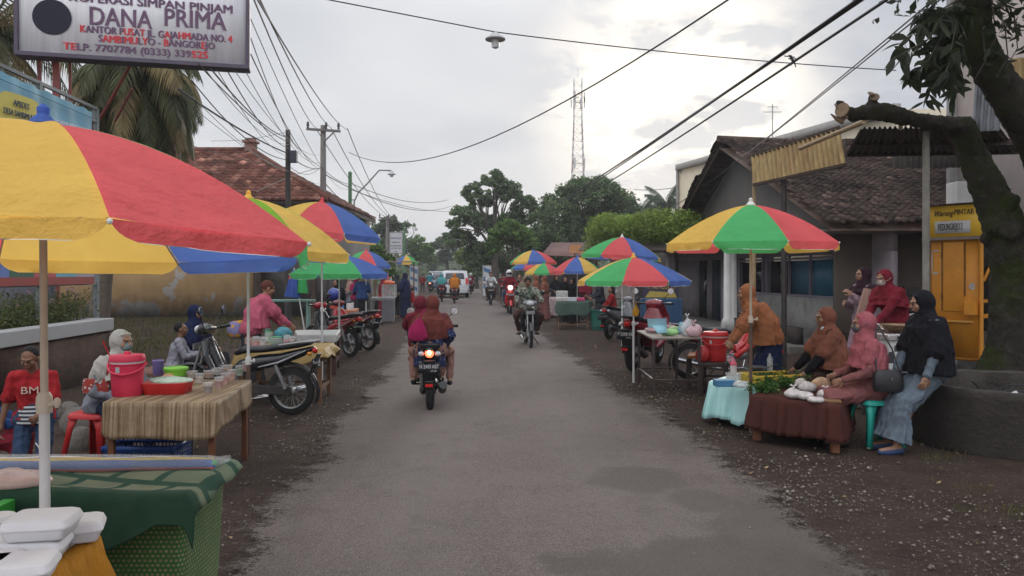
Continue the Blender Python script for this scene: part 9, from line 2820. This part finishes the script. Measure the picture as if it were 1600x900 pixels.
person('boy in pale grey shirt sitting behind the black motorcycle', GD(272, 10.5), R(-74), dict(top=cloth('shirt_pale_grey', (.33, .32, .36)), trousers=C_dgrey, hair=HAIR, skin=SKIN_D, loose=.02), 0,
    s=.80, pelvis=(0, 0, .53), lean=12, ankles=((-.1, .36, .07), (.12, .36, .07)), hands=((-.1, .40, .75), (.1, .40, .75)), head=(-4, 0))
person('woman in navy headscarf sitting beside the boy in grey', GD(300, 11.4), R(-104), dict(hijab=C_navy, hlen=.42, hwid=.22, top=C_navy, skirt=C_dgrey), 1,
    pelvis=(0, 0, .47), lean=6, ankles=((-.1, .36, .07), (.12, .36, .07)), hands=((-.1, .35, .6), (.1, .36, .6)))
mb = MB(); mb.box((X(285, 11), 10.95, .19), (1.0, 1.3, .36)); o = mb.build('brick_bench', brick_mat('bench_brick', (.16, .08, .06), (.2, .1, .07), (.15, .13, .12)), bevel=.01); tag(o, 'low brick bench carrying the boy and the woman in navy', 'bench')
person('woman in pink cape and dark cap bending over the golden table', GD(392, 11.55), R(-62), dict(hijab=cloth('cape_pink', (.58, .13, .19)), hlen=.42, hwid=.24, hdep=.19, top=cloth('cape_pink'), skirt=C_dgrey, nohood=1, cap=cloth('cap_brown', (.16, .06, .045)), loose=.03, fat=1.1), 1,
    lean=24, hands=((-.2, .55, .82), (.2, .6, .84)), head=(14, 0))
# market crowd further off
def stander(px, dd, yaw, o, lb, s=1.0, q=2, **kw):
 return person(lb, GD(px, dd), R(yaw), o, q, 'people shopping at the far stalls', s=s, **kw)
kids = [
 (528, 20.5, 150, dict(hijab=C_black, hlen=.4, top=C_black, skirt=C_dgrey), 'woman all in black behind the blue helmet, left side', .95),
 (566, 26.0, 20, dict(top=C_blue, trousers=C_dgrey, hair=HAIR), 'man in blue waistcoat and grey trousers at the grey stall', 1.03),
 (598, 28.6, -60, dict(hijab=C_wine, hlen=.35, top=C_red, skirt=C_wine), 'woman in bright red behind the glass display case', .98),
 (556, 27.0, -20, dict(hijab=C_magenta, top=C_magenta, skirt=C_dgrey), 'woman in magenta left of the man in the blue waistcoat', .96),
 (612, 31.0, 170, dict(hijab=C_black, mask=MASK_B, top=C_dgrey, skirt=C_dgrey), 'woman in dark scarf and pale mask behind the far left cart', .98),
 (621, 30.2, 60, dict(hijab=C_dgrey, top=C_khaki, trousers=C_dgrey), 'person in khaki beside the woman with the pale mask', 1.02),
 (634, 29.5, 70, dict(hijab=C_navy, hlen=.6, top=C_navy, skirt=C_navy), 'tall woman in navy robe at the road edge, far left', 1.05),
 (645, 29.8, 90, dict(top=C_red, trousers=C_lilac, hair=HAIR), 'small child in red shirt beside the navy-robed woman', .70),
 (660, 66, 0, dict(top=C_wine, trousers=C_dgrey, hair=HAIR), 'distant pedestrian in wine red near the left poster', 1.0),
 (548, 30, 120, dict(hijab=C_peach, top=C_lilac, skirt=C_grey), 'woman in peach scarf far behind the low green parasol', .97),
 (822, 28.0, 160, dict(hijab=C_khaki, top=C_khaki, trousers=C_khaki), 'person in beige uniform behind the camouflaged rider', 1.0),
 (836, 29.0, -90, dict(hijab=C_rust, hlen=.4, top=C_rust, skirt=C_khaki), 'woman in rust scarf beside the beige uniform, right side', 1.0),
 (852, 28.0, 80, dict(hijab=C_rust, hlen=.3, top=C_mauve, skirt=C_mauve), 'woman in brick-coloured blouse under the small yellow-green-red parasol', .98),
 (868, 31.5, 200, dict(hijab=C_black, top=C_dgrey, skirt=C_dgrey), 'woman in charcoal behind the pinkish covered stall', .98),
 (882, 26.2, 190, dict(hijab=C_black, hlen=.45, top=C_black, skirt=C_black), 'seller in black behind the grey display box', .97),
 (897, 26.0, 120, dict(hijab=C_black, hlen=.5, top=C_navy, skirt=C_black), 'second seller in black under the red-blue-yellow parasol', .93),
 (938, 23.6, 92, dict(top=cloth('jacket_slate', (.045, .045, .06)), trousers=C_dgrey, cap=C_dgrey, loose=.03), 'man in slate jacket standing at the right end of the green-clothed table', 1.0),
 (812, 36, 170, dict(hijab=C_mauve, top=C_wine, trousers=C_dgrey), 'person in mauve scarf at the left end of the far right cluster', 1.0),
 (915, 28, 150, dict(hijab=C_wine, top=C_maroon, skirt=C_dgrey), 'woman in wine red behind the magenta tray', .96),
 (785, 52, 0, dict(top=C_wine, trousers=C_dgrey, cap=C_wine), 'distant person in red near the right poster', 1.0),
]
for px, dd, yw, o, lb, s_ in kids:
 stander(px, dd, yw, o, lb, s_, 2 if dd > 24 else 1, hands=((-.18, .26, .95), (.18, .28, .98)), lean=4)
# seated customer and her chair on the right
person('person in red sitting on the green chair beside the man in slate, right side', GD(958, 24.2), R(95), dict(top=C_red, trousers=C_dgrey, hair=HAIR, long=True), 2, pelvis=(0, 0, .53), lean=6, ankles=((-.1, .36, .07), (.12, .36, .07)), hands=((-.1, .35, .6), (.1, .36, .6)), group=None)
rt = thing('plastic_chair', 'dark green plastic chair under the person in red, right side', 'chair', GD(958, 24.2), R(95))
mb = MB(); mb.box((0, 0, .42), (.44, .42, .03)); mb.build('seat', M('dark_green_bin'), rt, bevel=.01)
for sx in (-1, 1):
 for sy in (-1, 1): mb = MB(); mb.bar((sx * .19, sy * .18, .41), (sx * .23, sy * .22, 0), .045, .03); mb.build('leg', M('dark_green_bin'), rt)
mb = MB(); mb.grid(lambda u, v: ((u - .5) * .46, -.21 - .08 * v - .03 * math.sin(PI * u), .43 + v * .42), 10, 8); o = mb.build('backrest', M('dark_green_bin'), rt); o.modifiers.new('s', 'SOLIDIFY').thickness = .012
# litter and leaves on the verges
rr = random.Random(17)
rnd = np.random.default_rng(18)
mb = MB()
n = 420
side = rnd.random(n) < .6
v = rnd.uniform(3.5, 22, n); u = np.where(side, rnd.uniform(2.4, 6, n), rnd.uniform(-5.5, -1.4, n))
C = np.stack([u - .0685 * v, v, np.full(n, .012)], 1)
leaves(mb, C, .045, rnd, droop=0)
for V in mb.V: V[:, 2] = np.clip(V[:, 2], .004, .03)
o = mb.build('fallen_leaves', M('leaf_dry', (.22, .15, .08), .9, .4, 5, island=.6), smooth=False); tag(o, 'dry fallen leaves scattered over the verges', 'leaves', kind='stuff')
# ================================================================ air
hz = bpy.data.materials.new('haze_air'); hz.use_nodes = True
nt = hz.node_tree; nt.nodes.clear()
pv = N(nt, 'ShaderNodeVolumePrincipled', inp={'Color': (.86, .88, .92, 1), 'Density': .0009, 'Anisotropy': .3})
o_ = N(nt, 'ShaderNodeOutputMaterial'); nt.links.new(pv.outputs[0], o_.inputs['Volume'])
mb = MB(); mb.box((0, 1300, 29), (3600, 3200, 60))
o = mb.build('haze', hz, smooth=False); o['kind'] = 'stuff'; o['label'] = 'thin pale haze in the air over the road'; o['category'] = 'haze'
